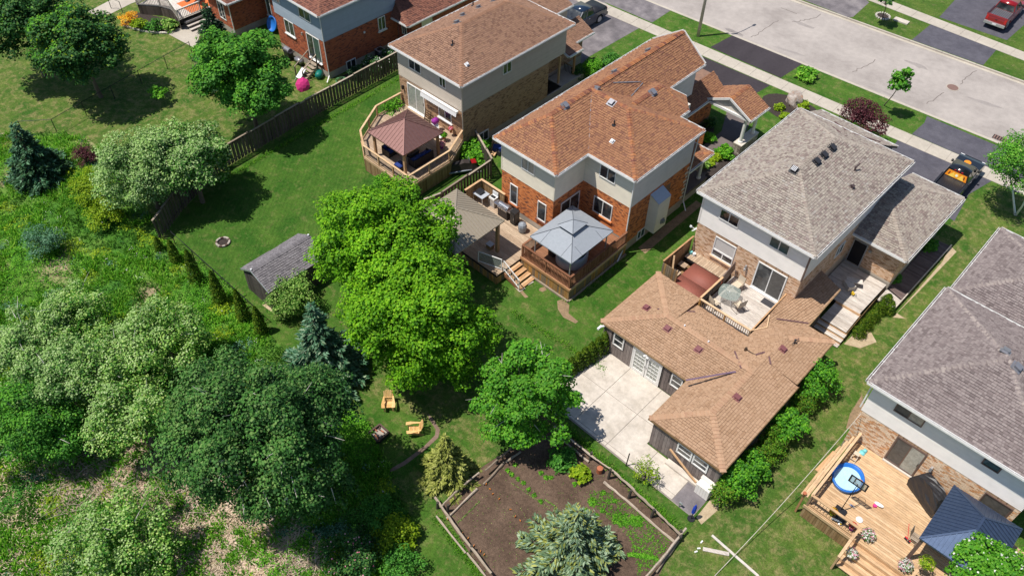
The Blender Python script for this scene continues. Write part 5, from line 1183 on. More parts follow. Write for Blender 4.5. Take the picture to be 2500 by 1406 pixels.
# privacy screens by the outdoor kitchen
sc_=thing('privacy_fence','short brown board fence behind the outdoor kitchen','fence',(-30.5,31.2,0))
for k in range(15): pbox('fence_board','pt_brown_z',sc_,-31.5+k*.145,31.18+random.uniform(-.01,.01),.1,-31.37+k*.145,31.21,2.15)
for k in range(10): pbox('fence_board','pt_brown_z',sc_,-31.56,29.7+k*.15,.1,-31.53,29.83+k*.15,2.15)
pbox('cap','cedar_warm_x',sc_,-31.6,31.12,2.15,-29.3,31.28,2.2); pbox('cap','cedar_warm_y',sc_,-31.62,29.6,2.15,-31.47,31.12,2.2)
def bbq(root, x, y, z, a=0, mat='steel', lid='steel', side='black_plastic', w=1.3):
    """grill with two side shelves, hood and cart; local x = long side"""
    Rz=rotz(a)
    def c(dx,dy,dz,sx,sy,sz,m,n): prot(n,m,root,Vector((x,y,z))+Rz@Vector((dx,dy,dz)),(sx,sy,sz),Rz)
    c(0,0,.42,w*.5,.5,.75,side,'cart'); c(-w*.37,0,.85,w*.24,.48,.04,mat,'side_shelf'); c(w*.37,0,.85,w*.24,.48,.04,mat,'side_shelf'); c(0,-.27,.8,w*.5,.05,.14,mat,'control_panel')
    b=MB(); n=8; vs=[]; 
    for i in range(n+1):
        q=math.pi*i/n; 
        for sx in (-w*.25,w*.25): vs.append(Vector((x,y,z+.86))+Rz@Vector((sx,math.cos(q)*.25,math.sin(q)*.26)))
    b.add(vs,[(2*i,2*i+2,2*i+3,2*i+1) for i in range(n)]+[tuple(2*i for i in range(n,-1,-1)),tuple(2*i+1 for i in range(n+1))]); b.build('hood',lid,root,smooth=False)
    c(0,-.28,1.0,w*.4,.03,.03,'steel','handle')
    for k in range(4): c(-w*.18+k*w*.12,-.3,.8,.05,.03,.05,'black_metal','knob')
    for sx in (-1,1):
        for sy in (-1,1): c(sx*w*.23,sy*.2,.04,.05,.05,.08,'rubber','wheel')
t=thing('barbecue','large steel barbecue with chrome hood in the outdoor kitchen','barbecue',(-28.6,30.7,.8)); bbq(t,-28.85,30.72,.8,0,'steel','steel','wicker',1.7)
t=thing('camp_stove','white twin-burner cooker next to the steel barbecue','cooker',(-30,31,.8)); pbox('body','white_trim',t,-30.35,30.7,1.5,-29.85,31.1,1.66); pbox('lid','white_soft',t,-30.35,31.08,1.66,-29.85,31.12,2.0); pbox('stand','alu',t,-30.3,30.75,.8,-29.9,31.05,1.5); pbox('burner','black_metal',t,-30.3,30.78,1.66,-29.92,31.0,1.69)
t=thing('prep_table','blue-grey prep table with a black lidded grill in the outdoor kitchen corner','table',(-31,30.6,.8)); pbox('top','spa_shell',t,-31.45,30.2,1.6,-30.5,30.95,1.64); pbox('griddle','black_plastic',t,-31.3,30.35,1.64,-30.85,30.8,1.85); 
for dx in (-31.4,-30.55):
    for dy in (30.25,30.9): pbox('leg','alu',t,dx-.02,dy-.02,.8,dx+.02,dy+.02,1.6)
t=thing('smoker','tall black cabinet smoker on the deck','smoker',(-27.9,30.6,.8)); pbox('body','black_plastic',t,-28.1,30.45,.88,-27.65,30.9,1.85); pbox('lid','black_metal',t,-28.12,30.43,1.85,-27.63,30.92,1.92); pbox('door','black_metal',t,-28.06,30.42,1.0,-27.69,30.45,1.78); pbox('handle','steel',t,-27.76,30.39,1.3,-27.73,30.42,1.5)
for dx in (-28.05,-27.7): pbox('leg','black_metal',t,dx-.03,30.5,.8,dx+.03,30.85,.88)
t=thing('covered_kettle_grill','round kettle grill under a silver-blue cover','barbecue',(-27,30.5,.8)); MB().lathe([(.22,0),(.27,.1),(.3,.35),(.31,.5),(.26,.66),(.14,.76),(.06,.8),(.0,.8)],(-26.95,30.45,.82),9).build('cover','silver_cover',t); MB().lathe([(.24,0),(.24,.02)],(-26.95,30.45,.8),9).build('base','black_metal',t)
t=thing('deck_step_box','small grey topped box step on the shaded low deck','step',(-27.3,27.8,.8)); pbox('top','spa_shell',t,-27.6,27.6,1.15,-27.15,28.0,1.2); pbox('base','pt_brown_x',t,-27.57,27.63,.8,-27.18,27.97,1.15)
# -- fence between the first two gardens: stepped panels
def board_fence(label, pts, h, mat='fence_grey', bw=.145, panel=2.44, cap=True, both=True, group=None, name='board_fence', cmat=None):
    t=thing(name,label,'fence',(*pts[0],0),group)
    k=0
    for i in range(len(pts)-1):
        a,b=Vector((*pts[i],0)),Vector((*pts[i+1],0)); d=b-a; L=d.length; x=d/L; y=Vector((-x.y,x.x,0)); s=0; ang=rotz(math.atan2(x.y,x.x)); A=axm(a,b)
        while s<L-.05:
            e=min(s+panel,L); zt=h+(.07 if k%2 else 0)+random.uniform(-.03,.03); k+=1
            prot('post',mat+'_z',t,a+x*s+Vector((0,0,zt/2+.04)),(.1,.1,zt+.1),ang)
            pbeam('cap','log_'+A if not cmat else cmat+A,t,a+x*(s+.04)+Vector((0,0,zt+.02)),a+x*e+Vector((0,0,zt+.02)),.13,.035)
            for zz in (.35,zt-.15): pbeam('rail',mat+'_'+A,t,a+x*s+Vector((0,0,zz)),a+x*e+Vector((0,0,zz)),.04,.08)
            n=int((e-s)/bw)
            for j in range(n):
                sd=.03 if j%2 else -.03
                prot('fence_board',mat+'_z',t,a+x*(s+(j+.5)*(e-s)/n)-y*sd+Vector((0,0,zt/2+.02)),(bw*1.02 if j%2 else bw*.82,.018,zt-.06),ang)
            s=e
    return t
board_fence('weathered grey stepped board fence between the left lawn and the mown garden',[(-48.55,38.4),(-48.2,28.05),(-47.6,20.4),(-46.0,16.4),(-44.2,13.3)],1.75)
board_fence('weathered board fence running from the chamfered deck past the tan gazebo',[(-33.0,33.6),(-32.85,28.6),(-33.2,27.3)],1.7)
board_fence('short dark board fence joining the brown roofed house beside the snowmobile',[(-36.3,35.3),(-33.0,33.7)],1.7)
# chain-link fences
def chainlink(label, pts, h=1.2, sp=2.6):
    t=thing('chain_link_fence',label,'fence',(*pts[0],0))
    for i in range(len(pts)-1):
        a,b=Vector((*pts[i],0)),Vector((*pts[i+1],0)); L=(b-a).length; n=max(1,round(L/sp)); x=(b-a)/L
        for k in range(n+1):
            if k==0 and i: continue
            p=a+x*(L*k/n); MB().tube([p,p+Vector((0,0,h+.04))],.03,6).build('post','black_metal',t)
        MB().tube([a+Vector((0,0,h)),b+Vector((0,0,h))],.022,5).build('top_rail','black_metal',t)
        w=MB(); m=int(L/.22)
        for k in range(m):
            p=a+x*(L*k/m); q=p+x*(h*.95); 
            w.beam(p+Vector((0,0,.02)),min(q,b,key=lambda v:(v-a).length)+Vector((0,0,h*min(1,(b-p).length/(h*.95)))),.006,.006); q=p-x*(h*.95)
        w.build('mesh','black_metal',t,'stuff')
    return t
chainlink('black chain-link fence across the left lawns',[P(470,135).to_tuple()[:2],P(140,325).to_tuple()[:2],P(60,330).to_tuple()[:2]],1.25)
chainlink('black chain-link fence behind the row of columnar cedars',[P(430,600).to_tuple()[:2],P(640,790).to_tuple()[:2]],1.3,2.2)
chainlink('short black chain-link fence beside the top lawn path',[P(300,32).to_tuple()[:2],P(272,22).to_tuple()[:2]],1.1)
# -- house 4 decks
d4=thing('deck','pale bleached deck with glass patio table outside the sliding door','deck',(-12.5,34,0)); z4=1.7
deck_boards(d4,[(-14.1,32.2),(-10.65,32.2),(-10.65,36.12),(-14.1,36.12)],z4,'x','deck_pale')
core(d4,[(-14.1,32.2),(-10.65,32.2),(-10.65,36.12),(-14.1,36.12)],.1,1.5,'pt_brown_z','deck_base')
railing(d4,[(-14.1,32.22),(-12.35,32.22),(-10.62,32.22)],z4,'cedar_new','pt_brown_z',.93,.14,.035,.11,'fence_stripe')
pbeam('top_rail','cedar_warm_y',d4,(-10.58,32.3,2.66),(-10.62,36.1,2.72),.08,.08)
for k in range(26): pbox('side_board','fence_grey_z',d4,-10.6,32.3+k*.147,1.7,-10.58,32.43+k*.147,2.62)
for k in range(16): pbox('side_board','fence_grey_z',d4,-14.18,32.3+k*.145,1.72,-14.15,32.43+k*.145,2.62)
pbeam('top_rail','cedar_warm_y',d4,(-14.15,32.25,2.66),(-14.15,34.7,2.66),.12,.05)
pbeam('screen','brown_trim',d4,(-14.15,34.75,2.35),(-14.15,35.95,2.75),.06,.9)
prot('doormat','mat_dark',d4,(-11.35,35.65,1.712),(.75,.5,.015))
# open gate frame at corner
for a_,b_ in (((-10.6,32.2,1.75),(-10.6,32.2,2.65)),((-10.6,32.2,2.65),(-10.05,33.0,2.72)),((-10.05,33.0,2.72),(-10.45,33.9,2.72))): pbeam('gate_rail','cedar_new_z',d4,a_,b_,.07,.07)
def patio_table(label,c,r=.65):
    t=thing('patio_table',label,'table',c,local=True); 
    b=MB(); vs=[]; n=24
    for k in range(n):
        q=2*math.pi*k/n; rr_=r*(1/max(abs(math.cos(q)),abs(math.sin(q))))**.45; vs.append((math.cos(q)*rr_,math.sin(q)*rr_))
    b.prism(vs,.7,.715).build('glass_top','patio_glass',t)
    for k in range(4):
        q=math.pi/4+k*math.pi/2; MB().tube([(math.cos(q)*r*.95,math.sin(q)*r*.95,.69),(math.cos(q)*.15,math.sin(q)*.15,.45),(math.cos(q)*.5,math.sin(q)*.5,0)],.018,5).build('leg','white_trim',t)
    MB().lathe([(.03,.4),(.03,.78)],(0,0,0),8).build('umbrella_socket','white_trim',t)
    return place(t,c,.3)
patio_table('round-cornered glass patio table on the pale bleached deck',(-13.25,34.1,1.7))
def sling_chair():
    t=thing('sling_chair','tan sling chair','chair',local=True,group='tan sling chairs round the glass table')
    b=MB()
    pts=[(0,.27,.98),(0,.24,.6),(0,.2,.42),(0,-.25,.45),(0,-.28,.42)]
    for i in range(len(pts)-1): b.beam((0,pts[i][1],pts[i][2]),(0,pts[i+1][1],pts[i+1][2]),.5,.015,(1,0,0)) if False else b.add([(-.25,pts[i][1],pts[i][2]),(.25,pts[i][1],pts[i][2]),(.25,pts[i+1][1],pts[i+1][2]),(-.25,pts[i+1][1],pts[i+1][2]),(-.25,pts[i][1]+.01,pts[i][2]-.012),(.25,pts[i][1]+.01,pts[i][2]-.012),(.25,pts[i+1][1]+.01,pts[i+1][2]-.012),(-.25,pts[i+1][1]+.01,pts[i+1][2]-.012)],[(0,1,2,3),(7,6,5,4),(0,3,7,4),(1,5,6,2)])
    b.build('sling','tan_sling',t)
    for s in (-1,1):
        MB().tube([(s*.27,.28,1.0),(s*.27,.22,.45),(s*.27,-.27,.44)],.014,5).build('side_frame','bronze',t)
        MB().tube([(s*.3,.24,.66),(s*.32,0,.68),(s*.32,-.2,.62),(s*.3,-.3,.3),(s*.3,-.3,.0),(s*.3,.1,.02),(s*.3,.28,0),(s*.28,.2,.44)],.014,5).build('leg','bronze',t)
    return t
ch_=sling_chair(); ch_['label']='tan sling chair against the brick wall beside the glass table'; place(ch_,(-13.35,35.3,1.7),R(-10))
copy_tree(ch_,(-13.55,33.0,1.7),R(160),'tan sling chair at the board-fence side of the glass table'); copy_tree(ch_,(-12.35,33.9,1.7),R(-110),'tan sling chair in the middle of the pale deck')
# spa enclosure left of the deck
en=thing('spa_enclosure','timber enclosure with stepped benches round the red covered hot tub','enclosure',(-16,34.5,0))
zt=1.75
deck_boards(en,[(-17.3,35.3),(-14.3,35.3),(-14.3,36.12),(-17.3,36.12)],zt+.05,'y','deck_mid',.15)
for k in range(3): 
    for j in range(3): pbox('bench_board','deck_mid_x',en,-17.3,33.2+k*.7+j*.15,1.2+k*.18,-16.75,33.33+k*.7+j*.15,1.24+k*.18)
MB().prism([(-17.35,32.5),(-14.3,32.5),(-14.3,36.1),(-17.35,36.1)],.02,1.1).build('base','pt_brown_z',en)
for k in range(22): pbox('wall_board','pt_brown_z',en,-17.5,33.05+k*.14,.05,-17.47,33.18+k*.14,2.85)
pbeam('cap','cedar_warm_y',en,(-17.48,33.0,2.87),(-17.4,36.1,2.95),.1,.04); pbeam('brace','cedar_new_z',en,(-17.3,33.9,2.85),(-16.9,33.4,1.7),.1,.04)
pbox('inner_panel','pt_brown_z',en,-17.44,34.0,1.9,-17.41,35.4,2.7)
for k in range(8): pbox('wall_board','fence_stripe_z',en,-17.48+k*.145,32.98,.9,-17.35+k*.145,33.01,2.75)
ht=thing('hot_tub','square hot tub closed with a brick-red folding cover','hot tub',(-15.4,34.3,1.1)); soft('shell','brown_trim',ht,-16.45,32.6,1.1,-14.3,35.2,1.68,.06); soft('cover','spa_cover_red',ht,-16.5,33.88,1.68,-14.25,35.28,1.8,.05); soft('cover','spa_cover_red',ht,-16.5,32.5,1.68,-14.25,33.86,1.8,.05)
t=thing('chemical_tubs','white and blue plastic pails in the corner of the spa enclosure','pail',(-17.1,35.9,1.8))
for dx in (0,.25): MB().lathe([(.09,0),(.11,.22)],(-17.15+dx,35.75,1.8),10).build('pail','aqua' if dx==0 else 'white_soft',t)
# right side deck with steps, planter wall and ramp
ds=thing('deck','pale side deck with wide steps between the annex roof and the cedar hedge','deck',(-7.9,40,0))
deck_boards(ds,[(-10.05,39.8),(-7.05,39.8),(-7.0,43.3),(-10.05,43.3)],.76,'x','deck_pale')
deck_boards(ds,[(-8.65,38.0),(-6.95,38.0),(-7.0,39.78),(-8.65,39.78)],.58,'x','deck_pale')
for k in range(3):
    y=38.0-.33*(k+1); pbox('tread','deck_pale_x',ds,-8.75,y,.58-.16*(k+1)-.04,-6.85,y+.16,.58-.16*(k+1)); pbox('tread','deck_pale_x',ds,-8.75,y+.17,.58-.16*(k+1)-.04,-6.85,y+.32,.58-.16*(k+1)); pbox('riser','cedar_warm_x',ds,-8.75,y+.31,.42-.16*(k+1),-6.85,y+.33,.58-.16*(k+1)-.04+.12)
pbox('riser','cedar_warm_x',ds,-8.65,39.76,.4,-6.97,39.8,.74); skirt(ds,[(-6.9,38.0),(-6.98,43.3)],.02,.5,'pt_brown_z')
MB().beam((-8.95,41.5,1.05),(-8.35,41.1,1.05),.5,.3).build('bench','deck_pale_x',ds); pbeam('bench_seat','deck_pale_x',ds,(-9.0,41.5,1.22),(-8.1,41.9,1.22),.4,.05)
t=thing('toy_truck','small yellow toy digger left on the side deck','toy',(-8.1,41,.76)); MB().cbox((-8.15,40.95,.86),(.2,.14,.12)).cbox((-8.2,40.95,.95),(.1,.12,.1)).build('body','yellow',t); MB().tube([(-8.05,40.95,.9),(-7.95,40.9,1.0),(-7.9,40.95,.84)],.02,5).build('arm','black_plastic',t)
for dx in (-.07,.07):
    for dy in (-.08,.08): MB().cbox((-8.15+dx,40.95+dy,.8),(.07,.03,.07)).build('wheel','rubber',t)
t=thing('air_conditioner','pale air conditioner unit half hidden below the annex roof edge','air conditioner',(-9.7,40.3,.76)); soft('body','alu',t,-9.95,39.95,.76,-9.2,40.55,1.45,.05); MB().lathe([(.2,1.46),(.22,1.46),(.22,1.47),(.2,1.47)],(-9.57,40.25,0),12).build('fan_ring','vent_metal',t)
rp=thing('ramp','long dark weathered board walk along the right side of the pale brick house','boardwalk',(-6.2,46,0))
deck_boards(rp,[(-6.85,43.6),(-5.75,43.3),(-5.65,50.3),(-6.8,50.2)],.32,'x','deck_old'); deck_boards(rp,[(-6.9,42.2),(-5.8,42.0),(-5.75,43.2),(-6.9,43.5)],.3,'x','deck_pale'); pbeam('edge','deck_pale_y',rp,(-5.75,42.0,.34),(-5.62,50.4,.34),.06,.1)
# -- house 5 deck
d5=thing('deck','large new cedar deck with kiddie pool and basketball hoop behind the mauve-roofed house','deck',(0,28,0)); z5=1.1
deck_boards(d5,[(-2.75,25.62),(7,25.62),(7,30.9),(-2.75,30.9)],z5,'x','cedar_new')
railing(d5,[(-2.72,25.68),(-.15,25.68)],z5,'cedar_new','black_metal',.95,.17,.02,.1)
railing(d5,[(-2.72,30.75),(-2.72,25.68)],z5,'cedar_new','cedar_new_z',.95,.12,.035,.1)
skirt(d5,[(-2.78,30.9),(-2.78,25.6),(-.15,25.6)],.02,.95,'pt_brown_z'); pbeam('rim_board','cedar_new_x',d5,(-2.85,25.56,1.02),(-.15,25.56,1.02),.05,.2)
for k in range(4):
    y=25.6-.31*(k+1); z=z5-.22*(k+1)
    for j in range(2): pbox('tread','cedar_new_x',d5,-.1,y+.155*j,z-.04,7,y+.148+.155*j,z)
    pbox('riser','cedar_warm_x',d5,-.1,y+.31,z-.0,7,y+.33,z+.18)
pbeam('side_rail','cedar_new_y',d5,(-.15,25.75,2.05),(-.18,24.9,2.0),.14,.05); pbeam('side_rail','cedar_new_y',d5,(-.18,24.9,2.0),(-.18,24.1,1.35),.14,.05); pbox('post','cedar_new_z',d5,-.23,24.1,.02,-.13,24.2,1.3)
MB().add([(-.14,25.6,.02),(-.14,24.3,.02),(-.14,24.3,.25),(-.14,25.6,1.1),(-.18,25.6,.02),(-.18,24.3,.02),(-.18,24.3,.25),(-.18,25.6,1.1)],[(0,1,2,3),(7,6,5,4),(1,5,6,2),(2,6,7,3)]).build('stringer','cedar_warm_y',d5)
pbox('post','cedar_new_z',d5,2.75,24.2,.02,2.85,24.3,1.3); pbeam('side_rail','cedar_new_y',d5,(2.8,25.75,2.0),(2.8,24.2,1.3),.14,.05)
# ledge of stacked timbers outside the left rail
tl=thing('timber_ledge','stack of pale planks along the outer left rail of the cedar deck','planks',(-3,28,0))
for j,(xx,zz) in enumerate(((-2.9,1.9),(-3.02,1.9),(-3.15,1.85))): pbeam('plank','cedar_new_y',tl,(xx,25.5,zz),(xx-.0,30.4-.5*j,zz),.11,.05)
for y in (25.6,27.6,29.6): pbox('post','cedar_warm_z',tl,-3.1,y,.02,-3.0,y+.1,1.85)
pbeam('plank','cedar_warm_y',tl,(-3.3,27.9,.9),(-3.15,29.3,1.3),.35,.04); pbeam('plank','cedar_warm_y',tl,(-3.2,27.5,1.0),(-3.05,28.2,1.5),.12,.04)
t=thing('flower_pot','small terracotta pot at the outer corner of the cedar deck','pot',(-3.05,25.4,1.9)); MB().lathe([(.07,0),(.1,.16),(.08,.16)],(-3.05,25.5,1.93),10).build('pot','terracotta',t)
# umbrella clothesline cord: pale cable from the corner of house 5 over the lawn
cb=thing('cable','thin pale cable running from the mauve-roofed house corner out over the lawn','cable',(-3.3,31,3)); a_=Vector((-3.2,30.8,3.3)); pts=[]
tg=P(1740,1410,.05)
for k in range(13): q=k/12; pts.append(a_.lerp(tg,q)-Vector((0,0,1.2*math.sin(math.pi*q)*.6)))
MB().tube(pts,.016,5).build('wire','concrete_pale',cb)
g5=thing('gazebo','gazebo with ribbed dark navy metal hip roof on the cedar deck','gazebo',(3.7,28.2,1.1))
hip_gazebo(g5,2.1,26.35,5.4,30.15,3.3,4.35,'metal_navy',nse=18,post_mat='brown_trim',ps=.16,zf=1.1,inset=.15,braces=False,ridge=((3.75,27.75),(3.75,28.6)))
MB().beam((2.25,26.5,3.2),(5.2,26.5,3.2),.12,.2).beam((2.25,26.5,3.2),(2.25,30,3.2),.12,.2).build('beam','brown_trim',g5)
kp=thing('paddling_pool','round blue paddling pool of water on the cedar deck','paddling pool',(-2.0,28.3,1.1))
MB().lathe([(.72,0),(.78,.02),(.82,.3),(.92,.32),(.93,.24),(.84,.0),(.73,-.0)],(-1.95,28.35,1.12),28,.85,1).build('wall','pool_blue',kp,smooth=True); MB().lathe([(.01,.08),(.8,.08)],(-1.95,28.35,1.12),28,.85,1).build('water','pool_water',kp)
bh=thing('basketball_hoop','portable basketball hoop with black framed backboard on the cedar deck','basketball hoop',(-1.33,26.5,1.1))
pbox('base','black_plastic',bh,-1.62,26.3,1.1,-1.05,26.65,1.28); MB().tube([(-1.33,26.5,1.2),(-1.33,26.6,2.2),(-1.33,26.72,3.0)],.025,6).build('pole','black_metal',bh)
MB().tube([(-1.33,26.7,2.9),(-1.33,26.86,3.35)],.02,6).tube([(-1.25,26.6,2.6),(-1.25,26.86,3.2)],.012,5).build('arm','black_metal',bh)
wb_=Wall('S',26.9); b_=MB()
for u0,u1,z0,z1 in ((-1.8,-.86,3.1,3.17),(-1.8,-.86,3.62,3.69),(-1.8,-1.72,3.17,3.62),(-.94,-.86,3.17,3.62),(-1.55,-1.5,3.17,3.62),(-1.15,-1.1,3.17,3.62)): wb_.mb(b_,u0,u1,-.015,.015,z0,z1)
b_.build('backboard_frame','black_plastic',bh); wb_.pc('backboard','patio_glass',bh,-1.72,-.94,-.004,.004,3.17,3.62)
m=MB(); pr=None
for k in range(17):
    q=2*math.pi*k/16; p_=Vector((-1.33+.19*math.cos(q),27.12+.19*math.sin(q),3.2))
    if pr: m.beam(pr,p_,.015,.015)
    pr=p_
m.build('rim','orange_decal',bh)
m=MB()
for k in range(12): q=2*math.pi*k/12; m.beam((-1.33+.19*math.cos(q),27.12+.19*math.sin(q),3.2),(-1.33+.1*math.cos(q+.4),27.12+.1*math.sin(q+.4),2.9),.006,.006)
m.build('net','white_soft',bh)
bb=thing('covered_barbecue','large barbecue under a crumpled black cover beside the glass door','barbecue',(1.5,30.2,1.1))
bm=bmesh.new(); bmesh.ops.create_cube(bm,size=1); bmesh.ops.subdivide_edges(bm,edges=list(bm.edges),cuts=5,use_grid_fill=True)
for v in bm.verts:
    x,y,z=v.co; k=1-.32*max(0,z)*1.6; v.co=Vector((x*1.9*(k+.06),y*.85*k,z*1.15+(.16*math.cos(x*3.1) if z>.2 else 0)))+Vector([random.uniform(-.035,.035) for _ in range(3)])
bmesh.ops.transform(bm,matrix=Matrix.Translation((1.45,30.2,1.72))@Matrix.Rotation(R(-28),4,'Z'),verts=list(bm.verts))
me=D.meshes.new('cover'); bm.to_mesh(me); bm.free(); me.materials.append(MATS['tarp']); o=D.objects.new('cover',me); link(o,bb)
for dx,dy in ((-.6,.35),(.7,-.35)): MB().lathe([(.06,0),(.06,.08)],(1.45+dx,30.2+dy,1.1),8).build('caster','rubber',bb)
t=thing('wooden_chair','slatted wooden folding chair at the near post of the navy gazebo','chair',(2.0,27.6,1.1))
for k in range(5): pbeam('slat','log_x',t,(1.85,27.35+k*.09,1.55),(2.25,27.35+k*.09,1.55),.07,.02)
for k in range(4): pbeam('back_slat','log_z',t,(1.83,27.36+k*.12,1.6),(1.7,27.36+k*.12,2.05),.09,.02)
for dx,dy in ((1.85,27.35),(2.2,27.35),(1.85,27.75),(2.2,27.75)): pbeam('leg','log_z',t,(dx,dy,1.1),(dx,dy,1.55),.04,.04)
t=thing('step_stool','small tan plastic step stool by the left rail of the cedar deck','stool',(-2.35,29.7,1.1)); pbox('top','tan_sling',t,-2.45,29.75,1.5,-2.15,30.0,1.53)
for a_,b_ in (((-2.45,29.78,1.1),(-2.42,29.8,1.5)),((-2.15,29.78,1.1),(-2.18,29.8,1.5)),((-2.45,29.5,1.1),(-2.42,29.95,1.5)),((-2.15,29.5,1.1),(-2.18,29.95,1.5)),((-2.44,29.6,1.25),(-2.16,29.6,1.25))): pbeam('leg','tan_sling',t,a_,b_,.04,.04)
t=thing('broom','red broom lying on the cedar deck','broom',(1.7,27.8,1.1)); MB().tube([(1.5,28.3,1.13),(1.78,27.55,1.16)],.014,6).build('handle','red_soft',t); MB().cbox((1.82,27.45,1.16),(.32,.07,.06),rotz(-.3)).build('head','red_soft',t); MB().cbox((1.83,27.38,1.14),(.34,.1,.04),rotz(-.3)).build('bristles','black_plastic',t)
def disc(name,lab,cat,p,r,mat,h=.1): t=thing(name,lab,cat,p); MB().lathe([(r*.9,0),(r,h*.5),(r*.9,h),(0.01,h*1.05)],p,18).build('body',mat,t,smooth=True); MB().lathe([(r*1.02,h*.45),(r*1.04,h*.55),(r*1.0,h*.6)],p,18).build('rim',mat,t); return t
disc('frisbee','round white lid lying in the open on the cedar deck','lid',(-.4,26.75,1.12),.17,'white_soft',.05); disc('round_lid','round pale lid leaning behind the front deck rail','lid',(-1.0,25.95,1.12),.17,'alu',.05)
t=thing('toy_boat','white toy boat with a pink bag on the cedar deck','toy',(-.1,28,1.1)); MB().lathe([(.05,0),(.22,.08),(.24,.12),(.2,.12)],(-.08,28.15,1.12),14,1.0,.42,.1).build('hull','white_soft',t); MB().cbox((-.2,27.98,1.17),(.16,.14,.12),rotz(.5)).build('bag','pink',t)
t=thing('toy_boat','small silver toy boat beside the hoop shadow','toy',(-1.05,27.15,1.1)); MB().lathe([(.03,0),(.13,.05),(.14,.08),(.1,.08)],(-1.05,27.15,1.12),12,1.0,.4,.1).build('hull','alu',t); MB().cbox((-1.05,27.15,1.2),(.1,.04,.04)).build('cabin','blue_cushion',t)
t=thing('toy_heap','black toy ride-on and blue toys behind the front deck rail','toys',(-1.2,26.0,1.1)); soft('ride_on','black_plastic',t,-1.35,25.85,1.1,-.85,26.2,1.4); MB().cbox((-1.2,25.8,1.3),(.5,.08,.06),rotz(.3)).build('paddle','silver_cover',t); MB().cbox((-1.1,25.9,1.2),(.4,.06,.05),rotz(-.5)).build('bat','yellow',t)
t=thing('blue_towel','pale aqua towel dropped by the brick wall on the cedar deck','towel',(-2.1,30.5,1.1)); soft('cloth','aqua',t,-2.3,30.3,1.1,-2.0,30.6,1.14,.01); soft('fold','aqua',t,-2.2,30.55,1.12,-2.0,30.75,1.2,.02)
def planter(lab,c,r=.24,sz=.36,seedn=0,pot='black_plastic',cols=('petal_white','petal_pink'),grp='flower planters on the cedar deck'):
    t=thing('planter',lab,'planter',c,grp); c=Vector(c); MB().lathe([(r*.7,0),(r,.35),(r*.95,.38),(r*.8,.34)],c,14).build('pot',pot,t)
    k=260; g=np.random.default_rng(seedn); 
    def cl(n,rad,s,zc): 
        d=g.normal(size=(n,3)); d/=np.linalg.norm(d,axis=1)[:,None]; d[:,2]=abs(d[:,2])*.8; p=d*rad*g.uniform(.7,1.05,(n,1))+np.array([c.x,c.y,c.z+zc]); return leafquads(p,d+g.normal(size=(n,3))*.4,s,g)
    quads('foliage',cl(260,sz,.07,.3),'leaf_bright',t); quads('blossom',cl(210,sz*1.04,.075,.34),cols[0],t); quads('blossom',cl(80,sz*1.06,.085,.34),cols[1],t)
    return t
def leafquads(p, nrm, size, g, aspect=1.0):
    n=len(p); nrm=nrm/np.maximum(np.linalg.norm(nrm,axis=1)[:,None],1e-6)
    r=g.normal(size=(n,3)); u=np.cross(nrm,r); u/=np.maximum(np.linalg.norm(u,axis=1)[:,None],1e-6); v=np.cross(nrm,u)
    s=(size if np.ndim(size) else np.full(n,size))*g.uniform(.65,1.25,n); a=(u*s[:,None])*.5; b=(v*s[:,None]*aspect)*.5
    return np.stack([p-a-b*.2,p-b+a*.15,p+a+b*.2,p+b-a*.15],axis=1)
planter('white and pink flower planter at the top of the cedar deck steps',(.3,26.1,1.1),seedn=1); planter('white and pink flower planter halfway down the cedar steps by the rail',(.2,24.95,.66),seedn=2,sz=.3); planter('white flower planter by the near post of the navy gazebo',(2.35,25.9,1.1),seedn=3)
planter('red and purple flower tub in the corner behind the front deck rail',(-.45,26.0,1.1),.15,.2,4,'purple',('petal_red','petal_pink')); planter('lime green potted plant behind the front deck rail',(-1.55,26.05,1.1),.13,.2,5,'lime',('petal_yellow','petal_yellow'))
t=thing('planter','leafy green fern hanging under the edge of the navy gazebo','plant',(3.0,26.2,2.2)); g_=np.random.default_rng(9); d_=g_.normal(size=(420,3)); d_/=np.linalg.norm(d_,axis=1)[:,None]; quads('fern','x' and leafquads(d_*np.array([.42,.42,.25])*g_.uniform(.5,1,(420,1))+np.array([2.95,26.05,2.45]),d_+np.array([0,0,.6]),.13,g_,.4),'leaf_lime',t); MB().lathe([(.1,0),(.16,.2)],(2.95,26.05,2.1),12).build('pot','black_plastic',t)
planter('pink flower pot on the white table by the chamfered deck rail',(-36.9,32.4,1.3),.16,.28,6,'purple',('petal_pink','petal_pink'),'pots on the chamfered deck'); planter('green topiary pot beside the lounge chair',(-37.4,33.1,1.5),.14,.26,7,'terracotta',('leaf_bright','leaf_bright'),'pots on the chamfered deck')
planter('pink flower heap on the brick wall corner of the chamfered deck',(-37.5,33.9,1.6),.12,.2,8,'terracotta',('petal_pink','petal_red'),'pots on the chamfered deck')
